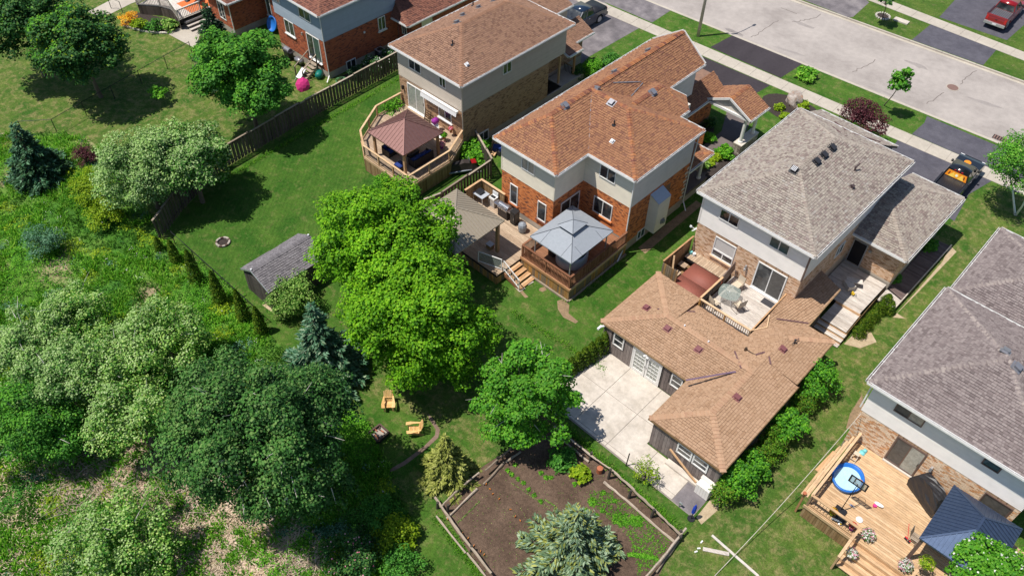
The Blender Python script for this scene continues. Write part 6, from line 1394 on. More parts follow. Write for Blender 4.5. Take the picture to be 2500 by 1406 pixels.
# ------------------------------------------------------------------ pickups
def pickup(label, paint, loc, rz, bed='open', decal=False, plate=True, group=None):
    t=thing('pickup_truck',label,'pickup truck',local=True,group=group); W=.97
    # lower body: side outline with wheel arches, lofted over the width with tumble at the shoulder
    def arch(cx,r,n=7): return [(cx+r*math.cos(math.pi*k/n),.42+r*math.sin(math.pi*k/n)*1.02) for k in range(n+1)]
    prof=[(-2.78,.52),(-2.8,1.1),(-2.76,1.2),(-1.05,1.22),(-.95,1.22),(1.15,1.2),(1.25,1.16),(2.35,1.06),(2.72,.98),(2.84,.8),(2.84,.5),(2.78,.38)]+[(x,z) for x,z in arch(1.82,.48)]+[(1.3,.36),(-1.25,.36)]+[(x,z) for x,z in arch(-1.78,.48)]+[(-2.3,.4)]
    bm=bmesh.new(); rows=[]
    for y,s in ((-W,.97),(-W+.03,1.0),(-W*.86,1.0),(W*.86,1.0),(W-.03,1.0),(W,.97)):
        inner=abs(y)<W*.9
        rows.append([bm.verts.new((x*(.985 if abs(y)>=W-.001 else 1), y*(1-.05*max(0,(z-.9))/.3), z-(.03 if abs(y)>=W-.001 and z>1.0 else 0))) for x,z in prof])
    n=len(prof)
    for i in range(len(rows)-1):
        for k in range(n): bm.faces.new((rows[i][k],rows[i][(k+1)%n],rows[i+1][(k+1)%n],rows[i+1][k]))
    bm.faces.new(rows[0][::-1]); bm.faces.new(rows[-1]); bmesh.ops.recalc_face_normals(bm,faces=bm.faces)
    bmesh.ops.triangulate(bm,faces=[f for f in bm.faces if len(f.verts)>4])
    me=D.meshes.new('body'); bm.to_mesh(me); bm.free(); me.materials.append(MATS[paint]); o=D.objects.new('body',me); link(o,t)
    bv=o.modifiers.new('bevel','BEVEL'); bv.width=.03; bv.segments=2; bv.limit_method='ANGLE'; bv.angle_limit=R(40)
    # bed
    if bed=='open':
        b=MB().box(-2.68,-.78,1.19,-1.0,.78,1.235); b.build('bed_floor','black_plastic' if paint!='red_paint' else 'vent_metal',t)
        b=MB()
        for y in (-.9,.9): b.box(-2.75,y-.075,1.2,-1.0,y+.075,1.36)
        b.box(-2.8,-.93,1.2,-2.7,.93,1.36); b.build('bed_wall',paint,t)
        for y in (-.9,.9): pbox('bed_rail','black_plastic',t,-2.75,y-.06,1.36,-1.0,y+.06,1.375)
        for k in range(9): pbox('bed_rib','black_plastic',t,-2.66,-.7+k*.17,1.235,-1.02,-.63+k*.17,1.25)
    else:
        soft('tonneau_cover','tarp' if bed!='cover' else 'black_plastic',t,-2.76,-.9,1.2,-1.0,.9,1.33,.04)
    # cab
    def ring(x0,x1,w,z): return [(x0,-w,z),(x1,-w,z),(x1,w,z),(x0,w,z)]
    lo=ring(-1.02,1.22,.88,1.18); hi=ring(-.86,.42,.7,1.84)
    cab=MB()
    vs=lo+hi; cab.add(vs,[(4,5,6,7)]); 
    mid=[(Vector(lo[i]).lerp(Vector(hi[i]),.12)) for i in range(4)]; tp_=[(Vector(lo[i]).lerp(Vector(hi[i]),.9)) for i in range(4)]
    cab.add([Vector(v) for v in lo]+mid,[(0,1,5,4),(1,2,6,5),(2,3,7,6),(3,0,4,7)]); cab.add(tp_+[Vector(v) for v in hi],[(0,1,5,4),(1,2,6,5),(2,3,7,6),(3,0,4,7)])
    for i in range(4): cab.beam(Vector(lo[i])*.995,Vector(hi[i])*.995,.07,.07)
    cab.beam(Vector(lo[0]).lerp(Vector(lo[1]),.5),Vector(hi[0]).lerp(Vector(hi[1]),.45),.08,.05,(0,1,0)); cab.beam(Vector(lo[3]).lerp(Vector(lo[2]),.5),Vector(hi[3]).lerp(Vector(hi[2]),.45),.08,.05,(0,1,0))
    soft('roof',paint,t,-.88,-.72,1.8,.46,.72,1.9,.04); cab.build('cab_frame',paint,t)
    for nm,i,j in (('side_window',0,1),('windscreen',1,2),('side_window',2,3),('rear_window',3,0)):
        m=MB(); m.add([mid[i],mid[j],tp_[j],tp_[i]],[(0,1,2,3)]); m.build(nm,'glass',t)
        if nm=='rear_window' and decal:
            off=Vector((-.012,0,0)); a,b_,c,d_=mid[3]+off,mid[0]+off,tp_[0]+off,tp_[3]+off
            q=lambda u,v:(a.lerp(b_,u)).lerp(d_.lerp(c,u),v)
            dc=MB(); dc.add([q(.05,.06),q(.95,.06),q(.95,.94),q(.05,.94)],[(0,1,2,3)]); dc.mi=1
            for cu,cv,r_ in ((.5,.5,.16),): dc.add([q(cu+r_*.6*math.cos(k*.523),cv+r_*2*math.sin(k*.523))+off for k in range(12)],[tuple(range(12))])
            for u0 in (.3,.7): dc.add([q(u0-.13,.1)+off*.5,q(u0+.13,.1)+off*.5,q(u0+.05,.85)+off*.5,q(u0-.03,.6)+off*.5],[(0,1,2,3)])
            dc.mi=2
            for u0 in (.16,.84): dc.add([q(u0-.02,.3)+off,q(u0+.02,.3)+off,q(u0+.03,.65)+off,q(u0-.02,.8)+off],[(0,1,2,3)])
            dc.mi=3; dc.add([q(.5+.05*math.cos(k*.785),.5+.16*math.sin(k*.785))+off*2 for k in range(8)],[tuple(range(8))])
            dc.build('window_decal',['orange_decal','yellow_decal','black_plastic','white_soft'],t)
    if decal:
        MB().lathe([(.01,.012),(.26,.008),(.28,0)],(1.75,.1,1.125),12,1,.9).build('bonnet_decal','orange_decal',t)
        for y in (-.25,0,.25): pbox('roof_light','tail_red',t,-.93,y-.06,1.84,-.87,y+.06,1.88)
    # wheels
    for x in (1.82,-1.78):
        for s in (-1,1):
            w_=MB(); pr=[(.0,-.0),(.24,.0),(.25,.02),(.33,.02),(.39,.05),(.4,.12),(.39,.2),(.33,.23),(0,.23)]
            vs_=[]; n_=20
            m=MB().lathe([(r_,z_) for r_,z_ in pr[1:]],(0,0,0),n_); m.v=[(x+v[0],s*(W-.02)-s*v[2],.4+v[1]) for v in m.v]; wh=m.build('wheel','rubber',t)
            m=MB()
            for k in range(6):
                q=k*math.pi/3; m.beam((x+.04*math.cos(q),s*(W-.035),.4+.04*math.sin(q)),(x+.24*math.cos(q),s*(W-.03),.4+.24*math.sin(q)),.06,.03,(0,1,0))
            m2=MB().lathe([(.23,.0),(.26,.0),(.26,.03),(.23,.03)],(0,0,0),20); m2.v=[(x+v[0],s*(W-.015)-s*v[2],.4+v[1]) for v in m2.v]; m.add(m2.v,m2.f); m.build('rim','alu',wh)
    pbox('rear_bumper','alu' if paint=='red_paint' else 'black_plastic',t,-2.95,-.93,.5,-2.78,.93,.72); soft('front_bumper','black_plastic',t,2.74,-.93,.42,2.92,.93,.7); pbox('grille','black_plastic',t,2.8,-.6,.72,2.87,.6,.95)
    for y in (-.8,.8):
        pbox('tail_light','tail_red',t,-2.83,y-.1,.85,-2.77,y+.1,1.2); pbox('headlight','white_soft',t,2.72,y-.14,.78,2.83,y+.14,.95)
        soft('mirror','black_plastic',t,.85,y*1.2-.1 if y<0 else y*1.2-.05,1.22,1.0,y*1.2+.05 if y<0 else y*1.2+.1,1.42,.03)
        for x in (-.35,.4): pbox('door_handle','alu' if paint!='red_paint' else paint,t,x,y*1.215-.01,1.02,x+.16,y*1.215+.01,1.05)
    if plate: pbox('number_plate','white_soft',t,-2.965,-.17,.56,-2.945,.17,.7)
    pbox('tailgate_handle','black_plastic',t,-2.82,-.1,1.0,-2.79,.1,1.06)
    return place(t,loc,rz)
pickup('black pickup with an orange rear window decal parked on the dark driveway','black_paint',(-8.25,57.1,.01),R(91),'open',True)
pickup('dark blue-grey pickup with a black bed cover beside the brown roofed house','blue_paint',(-42.45,54.6,.01),R(-91),'cover')
pickup('dark red pickup with open grey bed on the driveway across the street','red_paint',(-15.3,84.3,.01),R(92),'open')
# ------------------------------------------------------------------ street things
lp=thing('street_lamp','tall tapering concrete street lamp at the edge of the front lawn','street lamp',(-33.75,61.0,0))
MB().tube([(-33.75,61.0,0),(-33.75,61.0,5),(-33.75,61.0,8.9)],[.15,.12,.08],12).build('pole','lampwood',lp,smooth=True)
MB().tube([(-33.75,61.0,8.5),(-33.65,61.8,8.95),(-33.55,63.1,9.1)],.04,8).build('arm','alu',lp); MB().lathe([(.02,-.06),(.16,0),(.14,.08),(.02,.1)],(-33.5,63.35,9.05),12,.8,1.7).build('lamp_head','vent_metal',lp,smooth=True)
t=thing('utility_cover','pale flat utility box lid in the far front lawn','utility cover',P(2200,53)); c=P(2200,53); prot('lid','concrete_pale',t,c+Vector((0,0,.06)),(1.35,.65,.12),rotz(R(3)))
t=thing('boulder','big orange and grey boulder in the mulch bed beside the pavement','boulder',P(1935,243))
bm=bmesh.new(); bmesh.ops.create_icosphere(bm,subdivisions=3,radius=1)
for v in bm.verts:
    n_=v.co.copy(); k=1+.16*math.sin(n_.x*3+1)+.12*math.sin(n_.y*5)+.1*math.sin(n_.z*7+n_.x*4)+random.uniform(-.03,.03); v.co=Vector((n_.x*.95*k,n_.y*.5*k,max(-.05,n_.z*.75*k+.25)))
c=P(1937,252); bmesh.ops.transform(bm,matrix=Matrix.Translation(c)@Matrix.Rotation(R(-30),4,'Z'),verts=list(bm.verts)); me=D.meshes.new('rock'); bm.to_mesh(me); bm.free(); me.materials.append(MATS['boulder']); link(D.objects.new('rock',me),t)
c=P(1933,266); b_=[(c.x+2.6*math.cos(k*.35)*(1.0),c.y+1.75*math.sin(k*.35)-.1) for k in range(18)]; sheet('mulch_bed',b_,.016,'mulch')
c=P(2155,41); t=thing('stone_ring','ring of white stones round the small tree across the street','stones',c)
for k in range(18): q=k*2*math.pi/18; prot('stone','stone_white',t,c+Vector((.62*math.cos(q),.62*math.sin(q),.05)),(.17,.12,.12),rotz(q+random.uniform(-.3,.3)))
sheet('mulch_bed',[(c.x+.58*math.cos(k*.5),c.y+.58*math.sin(k*.5)) for k in range(13)],.016,'mulch')
# ------------------------------------------------------------------ back garden things
def adirondack():
    t=thing('adirondack_chair','chair','chair',local=True,group='wooden garden chairs round the fire pit')
    for k in range(6): pbox('seat_slat','adirondack',t,-.28,-.3+k*.1,.34-.03*k,.28,-.215+k*.1,.36-.03*k)
    for k in range(6):
        x=-.235+k*.094; h=.78+.1*math.cos((k-2.5)*.55); pbeam('back_slat','adirondack',t,(x,.27,.2),(x*1.18,.27+h*.36,.2+h*.93),.08,.018,(1,0,0)) if False else prot('back_slat','adirondack',t,Vector((x*1.09,.27+h*.18,.2+h*.465)),(.082,.018,h),Matrix.Rotation(R(-21),3,'X'))
    for s in (-1,1):
        pbeam('leg','adirondack',t,(s*.26,-.34,.0),(s*.26,-.34,.56),.03,.1); pbeam('side_rail','adirondack',t,(s*.27,-.36,.32),(s*.27,.55,.02),.025,.12); pbeam('leg','adirondack',t,(s*.3,.34,.0),(s*.3,.34,.56),.03,.06)
        MB().prism([(s*.2,-.48),(s*.42,-.46),(s*.44,-.2),(s*.38,.1),(s*.32,.42),(s*.24,.42),(s*.25,0)],.56,.585).build('arm','adirondack',t)
    pbox('back_brace','adirondack',t,-.32,.33,.5,.32,.36,.57)
    return t
a_=adirondack(); a_['label']='wooden slatted garden chair facing down the lawn, above the fire pit'; place(a_,P(950,993),R(48)); a_.scale=(.9,)*3
c_=copy_tree(a_,P(1012,1055),R(-38),'wooden slatted garden chair standing sideways to the right of the fire pit')
fpit=thing('fire_pit','square dark metal fire pit with ash and logs on the lawn','fire pit',(-21.9,13.6,0)); 
for a1_,b1_ in (((-22.3,14.0),(-21.55,14.0)),((-22.3,13.2),(-21.55,13.2)),((-22.3,14.0),(-22.3,13.2)),((-21.55,14.0),(-21.55,13.2))): pbeam('rim','rust',fpit,(*a1_,.36),(*b1_,.36),.09,.04); pbeam('wall','black_metal',fpit,(*a1_,.2),(*b1_,.2),.03,.3)
pbox('ash','concrete_grey',fpit,-22.28,13.22,.14,-21.57,13.98,.2)
for k in range(7): a1_=Vector((random.uniform(-22.2,-21.7),random.uniform(13.3,13.9),.24)); pbeam('log','rust' if k%2 else 'terracotta',fpit,a1_,a1_+Vector((random.uniform(-.3,.3),random.uniform(-.2,.2),.06)),.06,.06)
t=thing('fire_ring','small round stone fire ring in the shade of the mown garden','fire pit',P(545,593)); c=P(545,593)
for k in range(14): q=k*2*math.pi/14; prot('stone','concrete_grey' if k%3 else 'rust',t,c+Vector((.42*math.cos(q),.42*math.sin(q),.07)),(.2,.12,.14),rotz(q+1.57))
MB().lathe([(.01,.03),(.36,.03)],c,14).build('ash','mulch',t)
t=thing('tree_ring','small round worn ring of bare roots on the lawn by the steps','ring',P(1326,667)); MB().lathe([(.01,.045),(.2,.05),(.34,.035),(.4,.008)],P(1326,667),14).build('mulch','dirt',t)
# paving stones by steps
for q in ([(1255,700),(1270,692),(1283,706),(1268,714)],[(1284,686),(1297,680),(1303,690),(1290,697)]):
    t=MB().prism([P(*p) for p in q],.01,.05).build('stepping_stone','concrete_walk'); props(t,'pale square stepping stone below the '+('front' if q[0][0]==1255 else 'right side')+' of the deck steps','stepping stone',None)
# timber edging and split rail fence of the vegetable garden
gf=thing('split_rail_fence','rough split log rail fence round the vegetable garden','fence',(-12,17,0))
def logr(a,b,r=.07,z=.55,z2=None): 
    a=P(*a,0); b=P(*b,0); z2=z if z2 is None else z2; n=6; pts=[a.lerp(b,k/n)+Vector((random.uniform(-.02,.02),random.uniform(-.02,.02),z+(z2-z)*k/n)) for k in range(n+1)]
    MB().tube(pts,[r*.75*random.uniform(.75,1.15) for _ in pts],6).build('rail','log_x',gf)
for a1_,b1_,r_,z_ in (((1063,1225),(1130,1320),.1,.5),((1125,1312),(1200,1410),.1,.5),((1065,1262),(1138,1352),.08,.15),((1140,1352),(1195,1420),.08,.15),((1075,1250),(1110,1215),.07,.5),((1110,1215),(1170,1165),.07,.5),((1185,1160),(1262,1092),.07,.5),((1262,1092),(1300,1070),.07,.45),
    ((1352,1052),(1452,1132),.08,.5),((1452,1132),(1488,1156),.05,.5),((1484,1154),(1545,1208),.09,.55),((1540,1205),(1600,1262),.09,.55),((1600,1262),(1658,1318),.09,.55),((1670,1300),(1620,1365),.09,.5),((1625,1360),(1570,1420),.09,.5),((1664,1312),(1600,1400),.08,.2),
    ((1355,1062),(1437,1130),.09,.12),((1474,1178),(1555,1245),.1,.1),((1552,1243),(1650,1328),.1,.1),((1180,1185),(1232,1130),.09,.1),((1090,1268),(1165,1195),.08,.1),((1235,1130),(1270,1105),.09,.1)): logr(a1_,b1_,r_,z_)
for px,py,h_ in ((1213,1132,.7),(1093,1248,.7),(1068,1240,.6),(1440,1122,.75),(1485,1168,.95),(1535,1215,.8),(1590,1262,.8),(1655,1310,.7),(1150,1345,.6),(1655,1322,.6)): p_=P(px,py); MB().tube([p_,p_+Vector((.02,.03,h_))],[.08,.07],7).build('post','bark_dark',gf)
t=thing('tree_stump','sawn round log standing at the upper right corner of the garden plot','log',P(1463,1152)); MB().lathe([(.16,0),(.17,.4),(.16,.42),(.01,.43)],P(1463,1152),12).build('trunk','terracotta',t)
for k,(px,py) in enumerate(((1187,1181),(1196,1193),(1203,1205),(1206,1210),(1219,1217),(1240,1235),(1250,1250),(1258,1260),(1270,1275),(1092,1266),(1100,1275),(1130,1300),(1143,1312),(1157,1330),(1173,1345),(1182,1352))):
    pass
fl=MB()
for px,py in ((1187,1181),(1196,1193),(1203,1205),(1219,1217),(1246,1243),(1258,1260),(1270,1270),(1093,1267),(1130,1301),(1143,1313),(1157,1331),(1173,1345),(1182,1353)): c=P(px,py,.1); fl.cbox(c,(.1,.02,.09),rotz(random.uniform(0,3)))
t=fl.build('row_markers','orange_soft'); props(t,'tiny orange-red marker flags in lines across the garden soil','markers',None,'stuff')
# sign post and fittings near the pad
t=thing('closed_umbrella','folded blue parasol on a dark stand at the corner of the asphalt pad','parasol',P(1687,1266)); c=P(1687,1266); MB().tube([c,c+Vector((0,0,1.4))],.025,6).build('pole','black_metal',t); MB().lathe([(.05,.6),(.13,.75),(.12,1.15),(.03,1.45),(0,1.46)],c,8,.8,1.1).build('canopy','blue_umbrella',t); MB().lathe([(.2,0),(.2,.05)],c,10).build('base','black_plastic',t)
t=thing('stake','dark stake with a small leaning tie at the patio edge','stake',P(1528,1137)); c=P(1528,1137); pbeam('post','black_metal',t,c,c+Vector((.03,.03,1.25)),.05,.05)
t=thing('water_tap','white standpipe with hose fittings by the asphalt pad','tap',P(1657,1237)); c=P(1657,1237); MB().tube([c,c+Vector((0,0,.5)),c+Vector((.1,0,.55))],.025,6).cbox(c+Vector((.05,0,.45)),(.18,.08,.1)).build('pipe','alu',t)
for k in range(5): pass
# lumber on the lawn
for lab,a1_,b1_,w_ in (('long pale plank lying diagonally on the lawn below the annex',(1738,1306),(1852,1406),.13),('short wide pale board lying on the lawn beside the long plank',(1716,1339),(1780,1352),.2)):
    t=thing('plank',lab,'plank',P(*a1_)); pbeam('board','deck_pale_x',t,P(*a1_,.04),P(*b1_,.04),w_,.04)
t=thing('scrap_blocks','little white offcuts scattered beside the short board','offcuts',P(1705,1335))
for px,py in ((1706,1338),(1699,1346),(1713,1322)): prot('block','white_trim',t,P(px,py,.04),(.16,.07,.07),rotz(random.uniform(0,3)))
# house 1 garden
t=thing('rain_barrel','dark green round barrel lying against the foundation','barrel',P(780,183)); 
m=MB().lathe([(.2,-.4),(.28,-.3),(.32,0),(.28,.3),(.2,.4)],(0,0,0),14); rt=Matrix.Rotation(R(90),3,'Y')@Matrix.Rotation(R(20),3,'X'); c=P(779,182,.32); m.v=[tuple(c+rotz(R(-30))@(rt@Vector(v))) for v in m.v]; m.build('barrel','teal',t,smooth=True)
t=thing('garden_hose','coiled green garden hose on the grass by the downspout','hose',P(833,200)); c=P(833,200,.03)
pts=[c+Vector(((.42+.06*math.sin(k*.7))*math.cos(k*.42),(.42+.05*math.cos(k*.9))*math.sin(k*.42),.03+.003*k)) for k in range(60)]; MB().tube(pts,.018,5).build('hose','hose',t)
t=thing('parasol','tilted pink sunshade over a striped deck chair','parasol',P(740,215)); c=P(740,208,.5); rt=Matrix.Rotation(R(20),3,'X')@Matrix.Rotation(R(60),3,'Y')
m=MB().lathe([(.62,-.1),(.3,.02),(.0,.06)],(0,0,0),8); m.v=[tuple(c+rt@Vector(v)) for v in m.v]; m.build('canopy','pink',t); MB().tube([c,c+rt@Vector((0,0,-.6))],.02,6).build('pole','alu',t)
t=thing('deck_chair','grey and white striped folding deck chair by the pink sunshade','deck chair',P(735,195)); c=P(736,194,.0)
pbeam('sling','white_soft',t,c+Vector((-.1,.5,.75)),c+Vector((0,-.3,.25)),.5,.03); 
for dx in (-.25,.25): pbeam('leg','alu',t,c+Vector((dx-.1,.5,.8)),c+Vector((dx,-.5,0)),.03,.03); pbeam('leg','alu',t,c+Vector((dx,.5,0)),c+Vector((dx,-.3,.35)),.03,.03)
t=thing('barbecue','grey barbecue against the red brick wall under the window','barbecue',P(710,140)); bbq(t,-56.35,32.75,0,0,'black_plastic','vent_metal','black_plastic',1.3)
t=thing('barbecue','small low grill beside the grey barbecue','barbecue',(-55.0,32.8,0)); soft('body','vent_metal',t,-55.3,32.55,.35,-54.5,33.0,.7); 
for dx in (-55.2,-54.6): pbox('leg','black_metal',t,dx,32.6,0,dx+.05,32.95,.35)
h1s=thing('steps','weathered timber steps with handrails up to the glass door','steps',(-53.3,32.3,0))
for k in range(5): z=.9-.18*k; pbox('tread','log_x',h1s,-53.75,32.85-.28*k,z-.04,-52.7,33.12-.28*k,z)
for x in (-53.75,-52.7):
    pbeam('hand_rail','log_y',h1s,(x,33.1,1.85),(x,31.5,.95),.08,.05); pbox('post','fence_grey_z',h1s,x-.04,31.5,0,x+.04,31.58,.95); pbox('post','fence_grey_z',h1s,x-.04,33.0,0,x+.04,33.08,1.8); pbeam('stringer','deck_mid_y',h1s,(x,33.1,.75),(x,31.6,-.05),.04,.2)
t=thing('air_conditioner','dark square air conditioner with white top by the white peonies','air conditioner',(-51,38.4,0)); soft('body','black_plastic',t,-51.3,38.0,.02,-50.6,38.7,.85,.04); pbox('top','alu',t,-51.3,38.0,.85,-50.6,38.7,.9); MB().lathe([(.01,.91),(.27,.91),(.27,.92)],(-50.95,38.35,0),14).build('fan_grille','black_metal',t)
t=thing('paddling_pool','blue moulded paddling pool leaning on the brick wall','paddling pool',(-60.6,34.4,0)); m=MB().lathe([(.01,-.1),(.55,-.1),(.62,.08),(.7,.08),(.62,-.12)],(0,0,0),20); rt=Matrix.Rotation(R(68),3,'X'); m.v=[tuple(Vector((-61.0,34.4,.75))+rt@Vector(v)) for v in m.v]; m.build('shell','pool_blue',t,smooth=True)
# neighbour deck at the very top
d0=thing('deck','grey weathered raised deck with dense railing at the top edge','deck',(-70,31,0))
q0=[(-71.9,27.6),(-70.2,28.9),(-68.9,29.3),(-66.9,28.8)]
pd=[q0[0],q0[1],q0[2],q0[3],(-66.9,33),(-73,34)]; deck_boards(d0,pd,.95,'x','deck_pale',.3); railing(d0,[(-73,30)]+q0+[(-66.9,31)],.95,'deck_pale','deck_pale_z',.95,.15,.04,.1); skirt(d0,q0,.02,.85,'fence_grey_z',.2)
for k in range(3): pbox('tread','deck_pale_x',d0,-66.85+.3*k,29.2,.6-.22*k,-66.55+.3*k,31.4,.66-.22*k)
t=thing('outdoor_rug','orange patterned rug on the grey deck at the top edge','rug',(-68.3,31,.97)); pbox('rug','rug_orange',t,-69.6,30.2,.96,-67.2,32.6,.98)
t=thing('patio_chairs','dark metal patio table and chairs on the orange rug','patio set',(-68.4,31.3,.97)); MB().lathe([(.5,.7),(.5,.73)],(-68.6,31.6,.97),14).lathe([(.03,0),(.03,.7)],(-68.6,31.6,.97),6).build('table','rug_orange',t)
for dx,dy in ((.7,0),(0,-.8)): soft('seat','black_plastic',t,-68.8+dx,31.4+dy,1.35,-68.4+dx,31.8+dy,1.42); pbox('back','black_metal',t,-68.8+dx,31.75+dy,1.42,-68.4+dx,31.8+dy,1.85)
sheet('footpath',PX((270,35),(320,10),(375,-10),(330,-30),(215,30),(232,38)),.016,'concrete_walk'); sheet('footpath',PX((400,78),(432,48),(470,40),(500,60),(475,118),(440,100)),.016,'concrete_walk')
sheet('garden_bed',PX((300,60),(335,72),(405,85),(450,60),(400,45),(330,30)),.018,'mulch')
t=thing('edging_stones','curved line of pale edging stones below the grey deck','stones',P(330,72))
for k in range(26): q=k/25; px=300+q*110; py=62+18*q+6*math.sin(q*3); prot('stone','stone_white',t,P(px,py,.06),(.22,.14,.12),rotz(random.uniform(0,3)))
t=thing('garden_turtle','small grey garden ornament at the tip of the planting bed','ornament',P(418,78)); MB().lathe([(.25,0),(.22,.12),(.05,.2)],P(418,78),10).build('shell','spa_shell',t)
# snowmobile under the fence and wheelbarrow things beyond
sn=thing('snowmobile','maroon and white snowmobile parked by the board fence','snowmobile',P(1120,425)); c=P(1122,420,0); rt=rotz(R(60))
def sp_(dx,dy,dz,sx,sy,sz,m,n): prot(n,m,sn,c+rt@Vector((dx,dy,dz)),(sx,sy,sz),rt)
m=MB(); pr_=[(-1.2,.3,.25),(-1.1,.75,.3),(-.2,.8,.3),(.3,.95,.32),(.9,.8,.38),(1.3,.45,.4),(1.35,.3,.3)]
vs=[]; 
for x,z,w_ in pr_: vs+= [c+rt@Vector((x,-w_,.28)),c+rt@Vector((x,-w_*.7,z)),c+rt@Vector((x,w_*.7,z)),c+rt@Vector((x,w_,.28))]
m.add(vs,[(4*i+j,4*i+j+1,4*i+j+5,4*i+j+4) for i in range(len(pr_)-1) for j in range(3)]+[(0,3,2,1),(24,25,26,27)]); m.build('body','wicker',sn)
sp_(-1.15,0,.6,.5,.6,.2,'red_paint','seat'); sp_(-.5,0,.84,.9,.34,.08,'black_plastic','seat_pad'); sp_(1.0,0,.76,.5,.5,.1,'red_paint','cowl'); sp_(.75,0,.95,.05,.5,.22,'glass','windshield'); sp_(-1.3,0,.35,.3,.5,.3,'black_plastic','track')
for s in (-1,1): sp_(1.1,s*.45,.08,1.0,.12,.06,'alu','ski'); sp_(0,s*.35,.3,1.7,.1,.08,'silver_cover','running_board')
t=thing('blue_cart','blue cart with a black tyre between the two houses','cart',P(1216,375)); c=P(1218,372); prot('body','blue_cushion',t,c+Vector((0,0,.4)),(.9,.5,.3),rotz(.6)); m=MB().lathe([(.1,-.06),(.2,-.06),(.2,.06),(.1,.06)],(0,0,0),14); m.v=[tuple(c+Vector((.25,-.3,.2))+Matrix.Rotation(R(90),3,'X')@Vector(v)) for v in m.v]; m.build('wheel','rubber',t)
t=thing('lumber_pile','loose boards and a dark pipe between the brick walls','lumber',P(1190,365)); 
for k in range(4): pbeam('board','cedar_warm_y',t,P(1190+k*5,372+k*3,.2),P(1212+k*5,330+k*4,.3),.14,.04)
pbeam('pipe','vent_metal',t,P(1210,368,.3),P(1225,345,.4),.2,.2)
# ------------------------------------------------------------------ vegetation
G=np.random.default_rng(5)
def unit(v): return v/np.maximum(np.linalg.norm(v,axis=-1,keepdims=True),1e-6)
def crown(center, rad, n_leaf, leaf, clump=.4, nl=16, lr=.36, low=-.4, flat=.75, g=G, aspect=.85, upb=.55, fill=.2):
    """leaf quads of a crown: big branch masses, each built of leaf clumps, dark gaps between"""
    rad=np.array(rad,float); c=np.array(center,float); k=np.arange(nl*2)+.5
    ph=np.arccos(1-2*k/(nl*2)); th=k*2.39996+g.uniform(0,6)
    d=np.stack([np.cos(th)*np.sin(ph),np.sin(th)*np.sin(ph),np.cos(ph)],1)+g.normal(size=(nl*2,3))*.16
    d=unit(d); d=d[d[:,2]>low]
    lc=d*rad*(1-lr*.8)*g.uniform(.72,1.12,(len(d),1)); lrad=lr*rad.mean()*g.uniform(.65,1.3,len(d))
    lc=np.concatenate([lc,lc[g.permutation(len(lc))[:max(2,len(lc)//4)]]*.45]); dd=np.concatenate([d,d[:len(lc)-len(d)]]); lrad=np.concatenate([lrad,np.full(len(lc)-len(lrad),lr*rad.mean()*1.2)])
    A=lrad**2; nc=np.maximum(5,(A/A.sum()*(A.sum()*14/(clump*clump)*.35)).astype(int))
    li=np.repeat(np.arange(len(lc)),nc); q=unit(g.normal(size=(len(li),3))+dd[li]*.55+np.array([0,0,.3]))
    cc=lc[li]+q*np.array([1,1,.85])*(lrad[li]*g.uniform(.55,1.08,len(li)))[:,None]; cr=clump*g.uniform(.5,1.3,len(cc))
    w=cr**2; m=np.maximum(3,(w/w.sum()*n_leaf).astype(int)); idx=np.repeat(np.arange(len(cc)),m)
    v=unit(g.normal(size=(len(idx),3))+q[idx]*.35); v[:,2]=np.where(v[:,2]<-.3,-v[:,2],v[:,2])
    p=cc[idx]+v*np.array([1,1,flat])*(cr[idx]*g.uniform(.2,1.0,len(idx))**.5)[:,None]
    nn=v*.5+q[idx]*.3+np.array([-.12,-.2,upb])+g.normal(size=(len(idx),3))*.36
    sc=(v@np.array([-.25,-.4,.88]))+.5*(q[idx]@np.array([-.25,-.4,.88]))+np.linalg.norm((p-lc[li][idx])/rad,axis=1)*.4+g.normal(size=len(idx))*.22  # ranks leaves by how far they face the sun, for the painted highlight
    return leafquads(p+c,nn,leaf,g,aspect)[np.argsort(sc)], cc+c
